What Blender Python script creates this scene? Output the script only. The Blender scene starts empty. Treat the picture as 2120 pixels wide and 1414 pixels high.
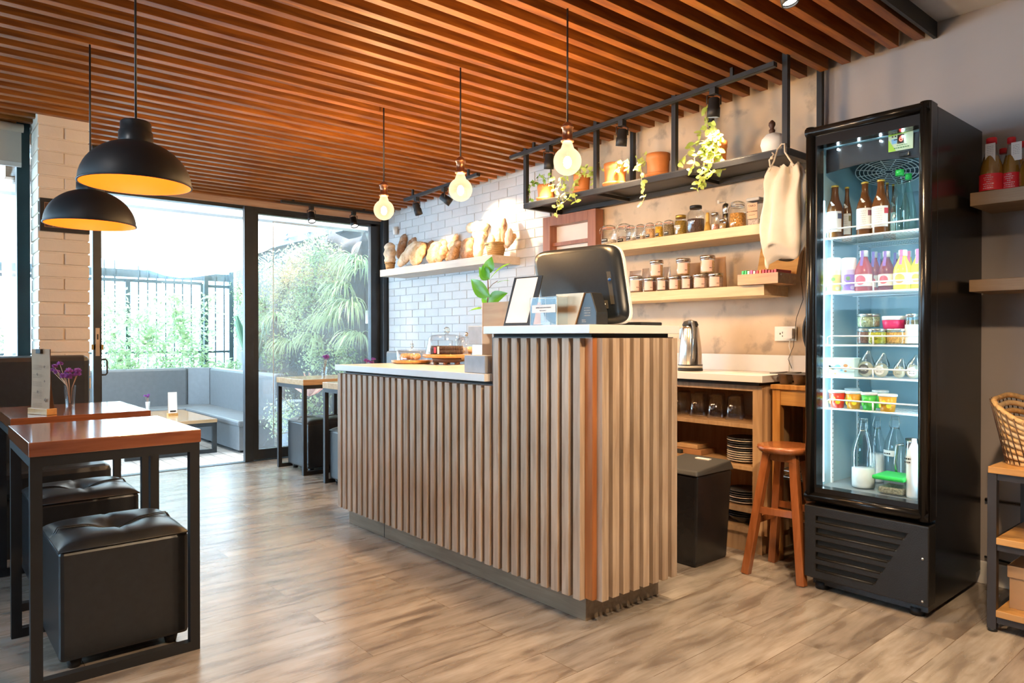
import bpy, bmesh, math, random
from mathutils import Vector, Matrix
random.seed(7)
sc = bpy.context.scene
C = sc.collection
PI = math.pi
# ------------------------------------------------------------------ camera
H, FPX, CX, CY, PIT, YAW = 1.10, 1467.18, 1060.0, 707.0, 0.0066, 0.8626
cam = bpy.data.cameras.new('camera'); camo = bpy.data.objects.new('camera', cam); C.objects.link(camo)
camo.location = (0, 0, H); camo.rotation_euler = (PI/2-PIT, 0, YAW)
cam.sensor_width = 36; cam.lens = 36*FPX/2120; cam.clip_start = 0.05; cam.clip_end = 200
sc.camera = camo
# ------------------------------------------------------------------ sky and exposure
sc.view_settings.view_transform = 'Standard'; sc.view_settings.look = 'None'
sc.view_settings.gamma = 1; sc.view_settings.use_curve_mapping = False
sc.view_settings.exposure = 1.2
w = bpy.data.worlds.new('sky'); sc.world = w; w.use_nodes = True
bg = w.node_tree.nodes['Background']; bg.inputs[0].default_value = (0.47, 0.74, 1.0, 1); bg.inputs[1].default_value = 6.4
sun = bpy.data.lights.new('sun', 'SUN'); sun.energy = 12.0; sun.angle = math.radians(8); sun.color = (1, .96, .9)
suno = bpy.data.objects.new('sun', sun); C.objects.link(suno); suno.rotation_euler = (math.radians(28), math.radians(14), 0)

def spot(name, loc, target, watt, size=70, col=(1, .80, .58), r=.03, blend=.6):
    l = bpy.data.lights.new(name, 'SPOT'); l.energy = watt; l.spot_size = math.radians(size); l.spot_blend = blend; l.color = col; l.shadow_soft_size = r
    o = bpy.data.objects.new(name, l); C.objects.link(o); o.location = loc
    o.rotation_euler = (Vector(target)-Vector(loc)).to_track_quat('-Z', 'Y').to_euler(); return o
def point(name, loc, watt, col=(1, .62, .28), r=.04):
    l = bpy.data.lights.new(name, 'POINT'); l.energy = watt; l.color = col; l.shadow_soft_size = r
    o = bpy.data.objects.new(name, l); C.objects.link(o); o.location = loc; return o
def area(name, loc, target, watt, sx, sy, col):
    l = bpy.data.lights.new(name, 'AREA'); l.shape = 'RECTANGLE'; l.size = sx; l.size_y = sy; l.energy = watt; l.color = col
    o = bpy.data.objects.new(name, l); C.objects.link(o); o.location = loc
    o.rotation_euler = (Vector(target)-Vector(loc)).to_track_quat('-Z', 'Y').to_euler(); return o

# ------------------------------------------------------------------ geometry helpers
FW = Vector((-math.sin(YAW), math.cos(YAW), 0)); RT = Vector((math.cos(YAW), math.sin(YAW), 0)); UPV = Vector((0, 0, 1))
FWD = FW*math.cos(PIT)-UPV*math.sin(PIT); UP = UPV*math.cos(PIT)+FW*math.sin(PIT); ORG = Vector((0, 0, H))
def at(x, y, X=None, Y=None, Z=None):
    """the point of a real plane (X, Y or Z = constant) that shows at pixel x, y"""
    d = RT*((x-CX)/FPX)-UP*((y-CY)/FPX)+FWD
    t = (X-ORG.x)/d.x if X is not None else (Y-ORG.y)/d.y if Y is not None else (Z-ORG.z)/d.z
    return ORG+d*t
def depth(p): return (Vector(p)-ORG).dot(FWD)
def pxb(x0, x1, yt, yb, Y=None, X=None, zb=None):
    """centre, base z, radius, height of a standing thing seen between x0..x1, yt..yb in the plane Y (or X)"""
    c = at((x0+x1)/2, yb, X=X, Y=Y); k = depth(c)/FPX; t = at((x0+x1)/2, yt, X=X, Y=Y)
    z = c.z if zb is None else zb
    return c.x, c.y, z, (x1-x0)/2*k, t.z-z
def cz(x): return 2.486+.0386*(x+1.279)      # underside of the ceiling slats

class B:
    def __init__(s): s.v = []; s.f = []; s.m = []; s.sm = []
    def add(s, vs, fs, m=0, smooth=False):
        n = len(s.v); s.v += [Vector(v) for v in vs]
        for f in fs: s.f.append([i+n for i in f]); s.m.append(m); s.sm.append(smooth)
        return s
    def box(s, x0, x1, y0, y1, z0, z1, m=0):
        v = [(x, y, z) for z in (z0, z1) for y in (y0, y1) for x in (x0, x1)]
        return s.add(v, [(0,2,3,1),(4,5,7,6),(0,1,5,4),(2,6,7,3),(0,4,6,2),(1,3,7,5)], m)
    def hexa(s, v, m=0):       # 8 corners, bottom four then top four, each counter-clockwise
        return s.add(v, [(3,2,1,0),(4,5,6,7),(0,1,5,4),(1,2,6,5),(2,3,7,6),(3,0,4,7)], m)
    def beam(s, a, b, w, h, m=0, up=(0,0,1)):
        a = Vector(a); b = Vector(b); d = (b-a).normalized(); sx = d.cross(Vector(up))
        if sx.length < 1e-4: sx = d.cross(Vector((1,0,0)))
        sx.normalize(); sy = sx.cross(d).normalized(); sx *= w/2; sy *= h/2
        return s.hexa([a-sx-sy, a+sx-sy, a+sx+sy, a-sx+sy, b-sx-sy, b+sx-sy, b+sx+sy, b-sx+sy], m)
    def lathe(s, prof, c=(0,0,0), n=24, m=0, caps=True, smooth=True, sx=1, sy=1, M=None):
        vs = []; fs = []; c = Vector(c)
        for r, z in prof:
            for k in range(n):
                a = 2*PI*k/n; p = Vector((r*math.cos(a)*sx, r*math.sin(a)*sy, z))
                vs.append((M @ p if M else p)+c)
        L = len(prof)
        for i in range(L-1):
            for k in range(n):
                a = i*n+k; b = i*n+(k+1)%n; fs.append((a, b, b+n, a+n))
        s.add(vs, fs, m, smooth)
        if caps:
            o = len(s.v)-L*n
            if prof[0][0] > 1e-5: s.f.append([o+k for k in range(n)][::-1]); s.m.append(m); s.sm.append(False)
            if prof[-1][0] > 1e-5: s.f.append([o+(L-1)*n+k for k in range(n)]); s.m.append(m); s.sm.append(False)
        return s
    def cyl(s, c, r, h, n=20, m=0, r2=None, smooth=True): return s.lathe([(r, 0), (r if r2 is None else r2, h)], c, n, m, True, smooth)
    def tube(s, pts, r, n=8, m=0, r2=None):
        pts = [Vector(p) for p in pts]; L = len(pts); vs = []; fs = []
        up = Vector((0,0,1)); prev = None
        for i, p in enumerate(pts):
            d = (pts[min(i+1, L-1)]-pts[max(i-1, 0)]).normalized()
            if prev is None: u = d.orthogonal().normalized()
            else:
                u = prev-d*prev.dot(d)
                u = u.normalized() if u.length > 1e-5 else d.orthogonal().normalized()
            prev = u; w_ = d.cross(u); rr = r if r2 is None else r+(r2-r)*i/(L-1)
            for k in range(n):
                a = 2*PI*k/n; vs.append(p+u*math.cos(a)*rr+w_*math.sin(a)*rr)
        for i in range(L-1):
            for k in range(n): a = i*n+k; b = i*n+(k+1)%n; fs.append((a, b, b+n, a+n))
        s.add(vs, fs, m, True); o = len(s.v)-L*n
        s.f.append([o+k for k in range(n)][::-1]); s.m.append(m); s.sm.append(False)
        s.f.append([o+(L-1)*n+k for k in range(n)]); s.m.append(m); s.sm.append(False)
        return s
    def sph(s, c, r, n=16, m=0, sc_=(1,1,1), M=None):
        prof = [(max(math.sin(PI*i/(n//2))*r, 1e-6), -math.cos(PI*i/(n//2))*r*sc_[2]) for i in range(n//2+1)]
        return s.lathe(prof, c, n, m, False, True, sc_[0], sc_[1], M)
    def prism(s, poly, axis, a, b, m=0):    # polygon extruded along axis 'x','y','z'
        def P(u, v, t): return (t, u, v) if axis == 'x' else (u, t, v) if axis == 'y' else (u, v, t)
        n = len(poly); vs = [P(u, v, a) for u, v in poly]+[P(u, v, b) for u, v in poly]
        return s.add(vs, [list(range(n))[::-1], [n+i for i in range(n)]]+[(i, (i+1)%n, n+(i+1)%n, n+i) for i in range(n)], m)
    def quad(s, a, b, c, d, m=0): return s.add([a, b, c, d], [(0,1,2,3)], m)
    def xf(s, M):
        s.v = [M @ v for v in s.v]; return s
    def mesh(s, name, mats, off=Vector((0,0,0))):
        me = bpy.data.meshes.new(name); me.from_pydata([tuple(v-off) for v in s.v], [], s.f)
        for m in (mats if isinstance(mats, (list, tuple)) else [mats]): me.materials.append(m)
        me.polygons.foreach_set('material_index', s.m); me.polygons.foreach_set('use_smooth', s.sm)
        bm = bmesh.new(); bm.from_mesh(me); bmesh.ops.recalc_face_normals(bm, faces=bm.faces); bm.to_mesh(me); bm.free()
        me.update(); return me
def rootloc(o):
    v = Vector(o.location)
    while o.parent: o = o.parent; v += Vector(o.location)
    return v
def bevel(o, wdt, seg=2):
    m = o.modifiers.new('bevel', 'BEVEL'); m.width = wdt; m.segments = seg; m.limit_method = 'ANGLE'; m.angle_limit = math.radians(40); m.harden_normals = False; return o
def P(name, b, mats, parent, label=None, bv=0, kind=None):
    o = bpy.data.objects.new(name, b.mesh(name, mats, rootloc(parent))); C.objects.link(o); o.parent = parent
    if label: o['label'] = label
    if kind: o['kind'] = kind
    if bv: bevel(o, bv)
    return o
def T(name, label, cat, loc, group=None):
    o = bpy.data.objects.new(name, None); C.objects.link(o); o.location = loc; o.empty_display_size = .05
    o['label'] = label; o['category'] = cat
    if group: o['group'] = group
    return o
def S(name, b, mats, label, cat, group=None, bv=0, org=None, kind=None):
    org = Vector(org) if org is not None else Vector((sum(v.x for v in b.v)/len(b.v), sum(v.y for v in b.v)/len(b.v), min(v.z for v in b.v)))
    o = bpy.data.objects.new(name, b.mesh(name, mats, org)); C.objects.link(o); o.location = org
    o['label'] = label; o['category'] = cat
    if group: o['group'] = group
    if kind: o['kind'] = kind
    if bv: bevel(o, bv)
    return o
def struct(name, b, mats, bv=0, parent=None):
    o = bpy.data.objects.new(name, b.mesh(name, mats)); C.objects.link(o)
    if parent: o.parent = parent
    else: o['kind'] = 'structure'
    if bv: bevel(o, bv)
    return o
def dup(root, loc, label=None, rz=None, group=None, scale=None):
    r = root.copy(); C.objects.link(r); r.location = loc
    if rz is not None: r.rotation_euler = (0, 0, rz)
    if scale: r.scale = scale
    if label: r['label'] = label
    if group: r['group'] = group
    for ch in list(root.children):
        c = ch.copy(); C.objects.link(c); c.parent = r
        for g in list(ch.children):
            d = g.copy(); C.objects.link(d); d.parent = c
    return r
def cut(o, cb):                                  # boolean difference, applied to the mesh
    co = bpy.data.objects.new('cutter', cb.mesh('cutter', [], rootloc(o.parent) if o.parent else Vector(o.location))); C.objects.link(co)
    if o.parent: co.parent = o.parent
    else: co.location = o.location
    m = o.modifiers.new('cut', 'BOOLEAN'); m.object = co; m.operation = 'DIFFERENCE'; m.solver = 'EXACT'
    bpy.context.view_layer.update()
    dg = bpy.context.evaluated_depsgraph_get(); me = bpy.data.meshes.new_from_object(o.evaluated_get(dg))
    o.modifiers.clear(); o.data = me; bpy.data.objects.remove(co)
def text(name, s, size, M, mat, parent, ext=.0004, align='CENTER'):
    cu = bpy.data.curves.new('t', 'FONT'); cu.body = s; cu.size = size; cu.extrude = ext; cu.align_x = align; cu.align_y = 'CENTER'; cu.resolution_u = 2
    to = bpy.data.objects.new('t', cu); C.objects.link(to); bpy.context.view_layer.update()
    me = bpy.data.meshes.new_from_object(to.evaluated_get(bpy.context.evaluated_depsgraph_get()))
    bpy.data.objects.remove(to); me.transform(M); me.transform(Matrix.Translation(-rootloc(parent)))
    me.materials.clear(); me.materials.append(mat)
    o = bpy.data.objects.new(name, me); C.objects.link(o); o.parent = parent; return o
def facing(loc, ax=(1,0,0), up=(0,0,1)):         # matrix that puts text's x along ax and its y along up
    x = Vector(ax).normalized(); y = Vector(up).normalized(); z = x.cross(y)
    return Matrix(((x.x,y.x,z.x,loc[0]),(x.y,y.y,z.y,loc[1]),(x.z,y.z,z.z,loc[2]),(0,0,0,1)))

# ------------------------------------------------------------------ materials
def newmat(name):
    m = bpy.data.materials.new(name); m.use_nodes = True; nt = m.node_tree; p = nt.nodes['Principled BSDF']; return m, nt, p
def N(nt, t, **k):
    n = nt.nodes.new(t)
    for a, v in k.items(): setattr(n, a, v)
    return n
def coords(nt, scale=(1,1,1), kind='Object'):
    tc = N(nt, 'ShaderNodeTexCoord'); mp = N(nt, 'ShaderNodeMapping'); mp.inputs['Scale'].default_value = scale
    nt.links.new(tc.outputs[kind], mp.inputs[0]); return mp.outputs[0]
def ramp(nt, fac, stops):
    r = N(nt, 'ShaderNodeValToRGB'); e = r.color_ramp.elements
    while len(e) < len(stops): e.new(.5)
    for i, (p, c) in enumerate(stops): e[i].position = p; e[i].color = (*c, 1)
    nt.links.new(fac, r.inputs[0]); return r.outputs[0]
def noise(nt, vec, scale=5, detail=4, dist=0):
    n = N(nt, 'ShaderNodeTexNoise'); n.inputs['Scale'].default_value = scale; n.inputs['Detail'].default_value = detail; n.inputs['Distortion'].default_value = dist
    nt.links.new(vec, n.inputs['Vector']); return n.outputs['Fac']
def bump(nt, p, h, strength=.3, dist=.01):
    b = N(nt, 'ShaderNodeBump'); b.inputs['Strength'].default_value = strength; b.inputs['Distance'].default_value = dist
    nt.links.new(h, b.inputs['Height']); nt.links.new(b.outputs[0], p.inputs['Normal'])
def plain(name, col, rough=.5, metal=0, var=.12, scale=8, bmp=0, coat=0, spec=.5, sub=0):
    m, nt, p = newmat(name); v = coords(nt)
    f = noise(nt, v, scale, 4)
    c0 = tuple(max(0, c*(1-var)) for c in col); c1 = tuple(min(1, c*(1+var)) for c in col)
    nt.links.new(ramp(nt, f, [(.3, c0), (.7, c1)]), p.inputs['Base Color'])
    p.inputs['Roughness'].default_value = rough; p.inputs['Metallic'].default_value = metal; p.inputs['Coat Weight'].default_value = coat
    p.inputs['Specular IOR Level'].default_value = spec
    if sub: p.inputs['Subsurface Weight'].default_value = sub; p.inputs['Subsurface Radius'].default_value = (.02, .01, .01)
    if bmp: bump(nt, p, noise(nt, v, scale*12, 5), bmp, .004)
    return m
def wood(name, c0, c1, axis='x', rough=.45, scale=1.0, coat=0, stain=None):
    m, nt, p = newmat(name)
    st = {'x': (1.2, 14, 14), 'y': (14, 1.2, 14), 'z': (14, 14, 1.2)}[axis]
    v = coords(nt, tuple(a*scale for a in st)); f = noise(nt, v, 3.0, 8, .6)
    col = ramp(nt, f, [(.28, c0), (.72, c1)])
    v2 = coords(nt, (1,1,1)); f2 = noise(nt, v2, 2.2, 2)
    mx = N(nt, 'ShaderNodeMixRGB', blend_type='MULTIPLY'); mx.inputs[0].default_value = .6
    nt.links.new(col, mx.inputs[1]); nt.links.new(ramp(nt, f2, [(.3, (.72,.72,.72)), (.65, (1,1,1))]), mx.inputs[2])
    nt.links.new(mx.outputs[0], p.inputs['Base Color'])
    p.inputs['Roughness'].default_value = rough; p.inputs['Coat Weight'].default_value = coat; p.inputs['Coat Roughness'].default_value = .12
    bump(nt, p, f, .15, .003); return m
def perpiece(m, amount=.35):                      # tone of each separate piece (random per island)
    nt = m.node_tree; p = nt.nodes['Principled BSDF']; src = p.inputs['Base Color'].links[0].from_socket
    g = N(nt, 'ShaderNodeNewGeometry'); r = ramp(nt, g.outputs['Random Per Island'], [(0, (1-amount,)*3), (1, (1,1,1))])
    mx = N(nt, 'ShaderNodeMixRGB', blend_type='MULTIPLY'); mx.inputs[0].default_value = 1
    nt.links.new(src, mx.inputs[1]); nt.links.new(r, mx.inputs[2]); nt.links.new(mx.outputs[0], p.inputs['Base Color']); return m
def glass(name, tint=(.96,.98,.98), refl=.10, rough=.02):
    m, nt, p = newmat(name); nt.nodes.remove(p); out = nt.nodes['Material Output']
    t = N(nt, 'ShaderNodeBsdfTransparent'); t.inputs[0].default_value = (*tint, 1)
    g = N(nt, 'ShaderNodeBsdfGlossy'); g.inputs['Roughness'].default_value = rough
    lw = N(nt, 'ShaderNodeLayerWeight'); lw.inputs[0].default_value = .35
    mr = N(nt, 'ShaderNodeMapRange'); mr.inputs[3].default_value = refl*.5; mr.inputs[4].default_value = min(.9, refl*5)
    nt.links.new(lw.outputs['Facing'], mr.inputs[0]); mx = N(nt, 'ShaderNodeMixShader')
    nt.links.new(mr.outputs[0], mx.inputs[0]); nt.links.new(t.outputs[0], mx.inputs[1]); nt.links.new(g.outputs[0], mx.inputs[2]); nt.links.new(mx.outputs[0], out.inputs[0]); return m
def emit(name, col, s):
    m, nt, p = newmat(name); p.inputs['Base Color'].default_value = (*col, 1); p.inputs['Emission Color'].default_value = (*col, 1); p.inputs['Emission Strength'].default_value = s; return m
def leafy(name, c0, c1, rough=.45, trans=.25):
    m, nt, p = newmat(name); g = N(nt, 'ShaderNodeNewGeometry')
    nt.links.new(ramp(nt, g.outputs['Random Per Island'], [(0, c0), (1, c1)]), p.inputs['Base Color'])
    p.inputs['Roughness'].default_value = rough; out = nt.nodes['Material Output']
    tr = N(nt, 'ShaderNodeBsdfTranslucent'); tr.inputs[0].default_value = (*c1, 1); mx = N(nt, 'ShaderNodeMixShader'); mx.inputs[0].default_value = trans
    nt.links.new(p.outputs[0], mx.inputs[1]); nt.links.new(tr.outputs[0], mx.inputs[2]); nt.links.new(mx.outputs[0], out.inputs[0]); return m

def floor_mat():
    m, nt, p = newmat('wood_look_floor')
    tc = N(nt, 'ShaderNodeTexCoord'); mp = N(nt, 'ShaderNodeMapping'); mp.inputs['Rotation'].default_value = (0, 0, PI/2)
    nt.links.new(tc.outputs['Object'], mp.inputs[0]); v = mp.outputs[0]
    br = N(nt, 'ShaderNodeTexBrick'); br.inputs['Scale'].default_value = 1; br.inputs['Brick Width'].default_value = 1.22; br.inputs['Row Height'].default_value = .18
    br.inputs['Mortar Size'].default_value = .0012; br.inputs['Color1'].default_value = (0,0,0,1); br.inputs['Color2'].default_value = (1,1,1,1); br.inputs['Mortar'].default_value = (.5,.5,.5,1); br.offset = .37
    nt.links.new(v, br.inputs['Vector'])
    # grain stretched along the planks, shifted from plank to plank
    add = N(nt, 'ShaderNodeVectorMath', operation='MULTIPLY_ADD'); add.inputs[1].default_value = (3.7, 1.3, 2); nt.links.new(br.outputs['Color'], add.inputs[0]); nt.links.new(v, add.inputs[2])
    mp2 = N(nt, 'ShaderNodeMapping'); mp2.inputs['Scale'].default_value = (1.0, 5.5, 1); nt.links.new(add.outputs[0], mp2.inputs[0])
    f = noise(nt, mp2.outputs[0], 3.4, 14, .55)
    mp3 = N(nt, 'ShaderNodeMapping'); mp3.inputs['Scale'].default_value = (2, 3.2, 1); nt.links.new(add.outputs[0], mp3.inputs[0])
    f2 = noise(nt, mp3.outputs[0], 1.6, 5, .3)
    col = ramp(nt, f, [(.26, (.15,.12,.10)), (.40, (.285,.245,.205)), (.52, (.385,.345,.30)), (.72, (.48,.44,.395))])
    c2 = ramp(nt, f2, [(.32, (.72,.70,.69)), (.62, (1.06,1.03,1.0))])
    mx = N(nt, 'ShaderNodeMixRGB', blend_type='MULTIPLY'); mx.inputs[0].default_value = .9; nt.links.new(col, mx.inputs[1]); nt.links.new(c2, mx.inputs[2])
    c3 = ramp(nt, br.outputs['Color'], [(0, (.84,.80,.78)), (1, (1.05,1.04,1.02))])
    mx2 = N(nt, 'ShaderNodeMixRGB', blend_type='MULTIPLY'); mx2.inputs[0].default_value = 1; nt.links.new(mx.outputs[0], mx2.inputs[1]); nt.links.new(c3, mx2.inputs[2])
    mx3 = N(nt, 'ShaderNodeMixRGB', blend_type='MIX'); mx3.inputs[2].default_value = (.16,.11,.07,1); nt.links.new(br.outputs['Fac'], mx3.inputs[0]); nt.links.new(mx2.outputs[0], mx3.inputs[1])
    kv = N(nt, 'ShaderNodeTexVoronoi'); kv.inputs['Scale'].default_value = 1.0; mp4 = N(nt, 'ShaderNodeMapping'); mp4.inputs['Scale'].default_value = (2.4, 5.5, 1); nt.links.new(add.outputs[0], mp4.inputs[0]); nt.links.new(mp4.outputs[0], kv.inputs['Vector'])
    kn = ramp(nt, kv.outputs['Distance'], [(.03, (.42,.38,.36)), (.12, (1,1,1))]); mx5 = N(nt, 'ShaderNodeMixRGB', blend_type='MULTIPLY'); mx5.inputs[0].default_value = .7; nt.links.new(mx3.outputs[0], mx5.inputs[1]); nt.links.new(kn, mx5.inputs[2])
    fg_ = N(nt, 'ShaderNodeMapping'); fg_.inputs['Scale'].default_value = (5, 60, 1); nt.links.new(add.outputs[0], fg_.inputs[0]); mx6 = N(nt, 'ShaderNodeMixRGB', blend_type='MULTIPLY'); mx6.inputs[0].default_value = .5; nt.links.new(mx5.outputs[0], mx6.inputs[1]); nt.links.new(ramp(nt, noise(nt, fg_.outputs[0], 2, 4, .3), [(.3, (.80,.78,.76)), (.6, (1,1,1))]), mx6.inputs[2])
    nt.links.new(mx6.outputs[0], p.inputs['Base Color'])
    rr = ramp(nt, f, [(.3, (.30,)*3), (.7, (.22,)*3)]); nt.links.new(rr, p.inputs['Roughness'])
    bump(nt, p, f, .12, .002); return m
def concrete_mat():
    m, nt, p = newmat('bare_concrete'); v = coords(nt)
    f = noise(nt, v, 2.2, 8, .4); g = noise(nt, v, 9, 6, .2)
    a = ramp(nt, f, [(.3, (.50,.375,.255)), (.6, (.66,.52,.38)), (.8, (.70,.58,.46))])
    b = ramp(nt, g, [(.30, (.55,.56,.60)), (.44, (1,1,1))])
    mx = N(nt, 'ShaderNodeMixRGB', blend_type='MULTIPLY'); mx.inputs[0].default_value = .85; nt.links.new(a, mx.inputs[1]); nt.links.new(b, mx.inputs[2])
    nt.links.new(mx.outputs[0], p.inputs['Base Color']); p.inputs['Roughness'].default_value = .75; bump(nt, p, g, .25, .006); return m
def louvre_tile(): pass

M = {}
M['floor'] = floor_mat()
M['concrete'] = concrete_mat()
M['taupe'] = plain('taupe_wall_paint', (.41,.37,.355), .8, var=.05, scale=2, bmp=.15)
M['brick'] = perpiece(plain('white_painted_brick', (.60,.60,.61), .55, var=.04, scale=6, bmp=.3), .08)
M['brickc'] = perpiece(plain('cream_painted_brick', (.78,.67,.54), .55, var=.05, scale=6, bmp=.3), .08)
M['mortar'] = plain('painted_mortar', (.50,.50,.51), .8, var=.05)
M['slat'] = perpiece(wood('greyed_pine', (.44,.305,.21), (.72,.56,.42), 'z', .55), .22)
M['back'] = wood('gap_shade_board', (.055,.017,.005), (.09,.032,.010), 'z', .4)  # backing wood, darkened to carry the shade between the slats
M['cslat'] = perpiece(wood('oiled_ceiling_timber', (.17,.040,.005), (.46,.150,.015), 'y', .5), .35)
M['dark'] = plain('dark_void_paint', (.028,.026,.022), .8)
M['kick'] = wood('kick_board', (.25,.18,.12), (.38,.29,.20), 'x', .5)
M['quartz'] = plain('pale_quartz_top', (.80,.78,.76), .28, var=.03)
M['white'] = plain('white_paint', (.82,.81,.79), .5, var=.03)
M['ceilw'] = plain('ceiling_plaster', (.62,.59,.55), .8, var=.04)
M['black'] = plain('black_metal', (.020,.020,.022), .5, .2)
M['bframe'] = plain('charcoal_aluminium', (.045,.05,.055), .35, .5)
M['leather'] = plain('black_leather', (.019,.020,.022), .34, var=.15, scale=30, bmp=.12, spec=.6)
M['leatherg'] = plain('grey_vinyl', (.14,.155,.17), .4, var=.06, scale=20, bmp=.08)
M['ttop'] = wood('varnished_red_wood', (.22,.055,.02), (.38,.13,.048), 'y', .16, coat=.8)
M['ttop2'] = wood('varnished_oak', (.52,.30,.14), (.68,.44,.24), 'y', .2, coat=.6)
M['pine'] = wood('pale_pine', (.66,.46,.24), (.80,.61,.36), 'x', .5)
M['oak'] = wood('oak_board', (.27,.165,.09), (.42,.28,.165), 'x', .5)
M['ash'] = wood('ash_shelf', (.62,.52,.42), (.74,.64,.54), 'x', .5)
M['orangewood'] = wood('honey_wood', (.46,.19,.04), (.66,.32,.09), 'z', .32, coat=.4)
M['honeyx'] = wood('honey_wood_horizontal', (.50,.24,.06), (.70,.38,.12), 'x', .35, coat=.3)
M['stool'] = wood('red_brown_stool_wood', (.26,.075,.02), (.42,.14,.045), 'z', .25, coat=.6)
M['cab'] = wood('cabinet_wood', (.42,.25,.12), (.58,.37,.20), 'z', .45)
M['redwood'] = wood('red_frame_wood', (.26,.09,.045), (.38,.15,.075), 'z', .4)
M['steel'] = plain('brushed_steel', (.62,.60,.58), .22, 1, var=.05)
M['chrome'] = plain('chrome', (.8,.8,.8), .08, 1, var=.02)
M['copper'] = plain('antique_copper', (.30,.14,.08), .3, .9)
M['terra'] = plain('terracotta', (.60,.21,.06), .5, var=.1, scale=14)
M['glass'] = glass('clear_glass')
M['pane'] = glass('window_pane', (.94,.97,.97), .05)
M['dglass'] = glass('green_bottle_glass', (.72,.93,.82), .12)
M['rubber'] = plain('orange_rubber', (.75,.25,.12), .5)
M['wwire'] = plain('white_coated_wire', (.85,.87,.88), .35)
M['cream'] = plain('cream_cotton', (.66,.57,.45), .85, var=.04, scale=20, bmp=.1)
M['paper'] = plain('white_paper', (.86,.82,.79), .7, var=.03)
M['kraft'] = plain('kraft_paper', (.40,.235,.13), .75, var=.06, scale=15)
M['pink'] = plain('pink_label', (.86,.56,.47), .6, var=.03)
M['ink'] = plain('black_ink', (.03,.025,.02), .6)
M['red'] = plain('red_label', (.75,.03,.03), .4)
M['green'] = plain('green_plastic', (.03,.62,.10), .35)
M['bulb'] = None
m, nt, p = newmat('lit_bulb_glass'); M['bulb'] = m; nt.nodes.remove(p); out = nt.nodes['Material Output']
e = N(nt, 'ShaderNodeEmission'); e.inputs[0].default_value = (1,.70,.38,1); e.inputs[1].default_value = .95
t = N(nt, 'ShaderNodeBsdfTransparent'); mx = N(nt, 'ShaderNodeMixShader'); lw = N(nt, 'ShaderNodeLayerWeight'); lw.inputs[0].default_value = .5
mr = N(nt, 'ShaderNodeMapRange'); mr.inputs[3].default_value = .30; mr.inputs[4].default_value = .70; nt.links.new(lw.outputs['Facing'], mr.inputs[0])
nt.links.new(mr.outputs[0], mx.inputs[0]); nt.links.new(t.outputs[0], mx.inputs[1]); nt.links.new(e.outputs[0], mx.inputs[2]); nt.links.new(mx.outputs[0], out.inputs[0])
M['crystal'] = glass('crystal_knob', (.88,.93,.92), .25)
M['fil'] = emit('glowing_filament', (1,.72,.38), 40)
M['led'] = emit('white_led', (.75,.92,1), 25)
M['spotface'] = emit('lit_spot_lens', (1,.93,.82), 12)
#==SCENE==
# ================================================================== THE ROOM
struct('floor', B().box(-6.32, 2.6, -3.2, 3.80, -.06, 0), M['floor'])
# back wall: brick part, concrete part, painted part
XB, XP = -3.826, -1.80
wb = struct('wall_back', B().box(-6.25, XP, 3.665, 3.85, -.06, 2.75, 0).box(XP, 2.6, 3.655, 3.85, 0, 2.75, 1), [M['concrete'], M['taupe']])
def bricks(x0, x1, z0, z1, y, bw=.215, bh=.0715, gap=.006, dp=.02, rnd=.0012, ax='x'):
    b = B(); row = 0; z = z0
    while z < z1-.004:
        x = x0-(bw/2 if row % 2 else 0); zt = min(z+bh-gap, z1)
        while x < x1:
            a = max(x, x0); c = min(x+bw-gap, x1)
            if c-a > .01:
                d = random.uniform(-rnd, rnd)
                if ax == 'x': b.box(a, c, y+d, y+dp, z, zt)
                else: b.box(y-dp, y+d, a, c, z, zt)
            x += bw
        z += bh; row += 1
    return b
struct('brick_facing', bricks(-6.14, XB, 0, 2.40, 3.648), M['brick'], .002, wb)
struct('mortar_bed', B().box(-6.14, XB, 3.654, 3.664, 0, 2.42), M['mortar'], 0, wb)
struct('wall_right', B().box(2.6, 2.75, -3.2, 3.85, 0, 2.75), M['taupe'])
struct('wall_front', B().box(-5.1, 2.75, -3.35, -3.2, 0, 1.45).box(-5.1, 2.75, -3.35, -3.2, 2.3, 2.75).box(-1.6, 2.75, -3.35, -3.2, 1.45, 2.3), M['taupe'])
struct('added_window', B().box(-5.1,-1.6,-3.28,-3.27,1.45,2.3), M['pane'])  # unseen window, added for cool daylight on the counter front
struct('baseboard_back', B().box(XP, 2.6, 3.640, 3.655, 0, .10), M['white'], .003)
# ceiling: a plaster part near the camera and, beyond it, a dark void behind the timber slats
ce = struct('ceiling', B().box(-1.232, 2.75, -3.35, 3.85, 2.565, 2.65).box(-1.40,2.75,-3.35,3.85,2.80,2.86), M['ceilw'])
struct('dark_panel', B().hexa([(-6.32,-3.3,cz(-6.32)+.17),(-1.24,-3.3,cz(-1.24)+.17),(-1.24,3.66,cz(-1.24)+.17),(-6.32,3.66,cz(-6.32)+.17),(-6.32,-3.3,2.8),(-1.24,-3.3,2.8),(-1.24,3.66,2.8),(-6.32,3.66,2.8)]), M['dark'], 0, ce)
struct('edge_board', B().box(-1.24, -1.225, -3.2, 3.655, 2.49, 2.60), M['black'], 0, ce)
sl = B(); x = -1.279
while x > -6.22:
    y0 = .62 if x < -5.12 else -3.15; z = cz(x)
    sl.box(x-.022, x+.022, y0, 3.60, z, z+.09); x -= .112+random.uniform(-.003, .003)
struct('timber_slats', sl, M['cslat'], .0015, ce)
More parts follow.
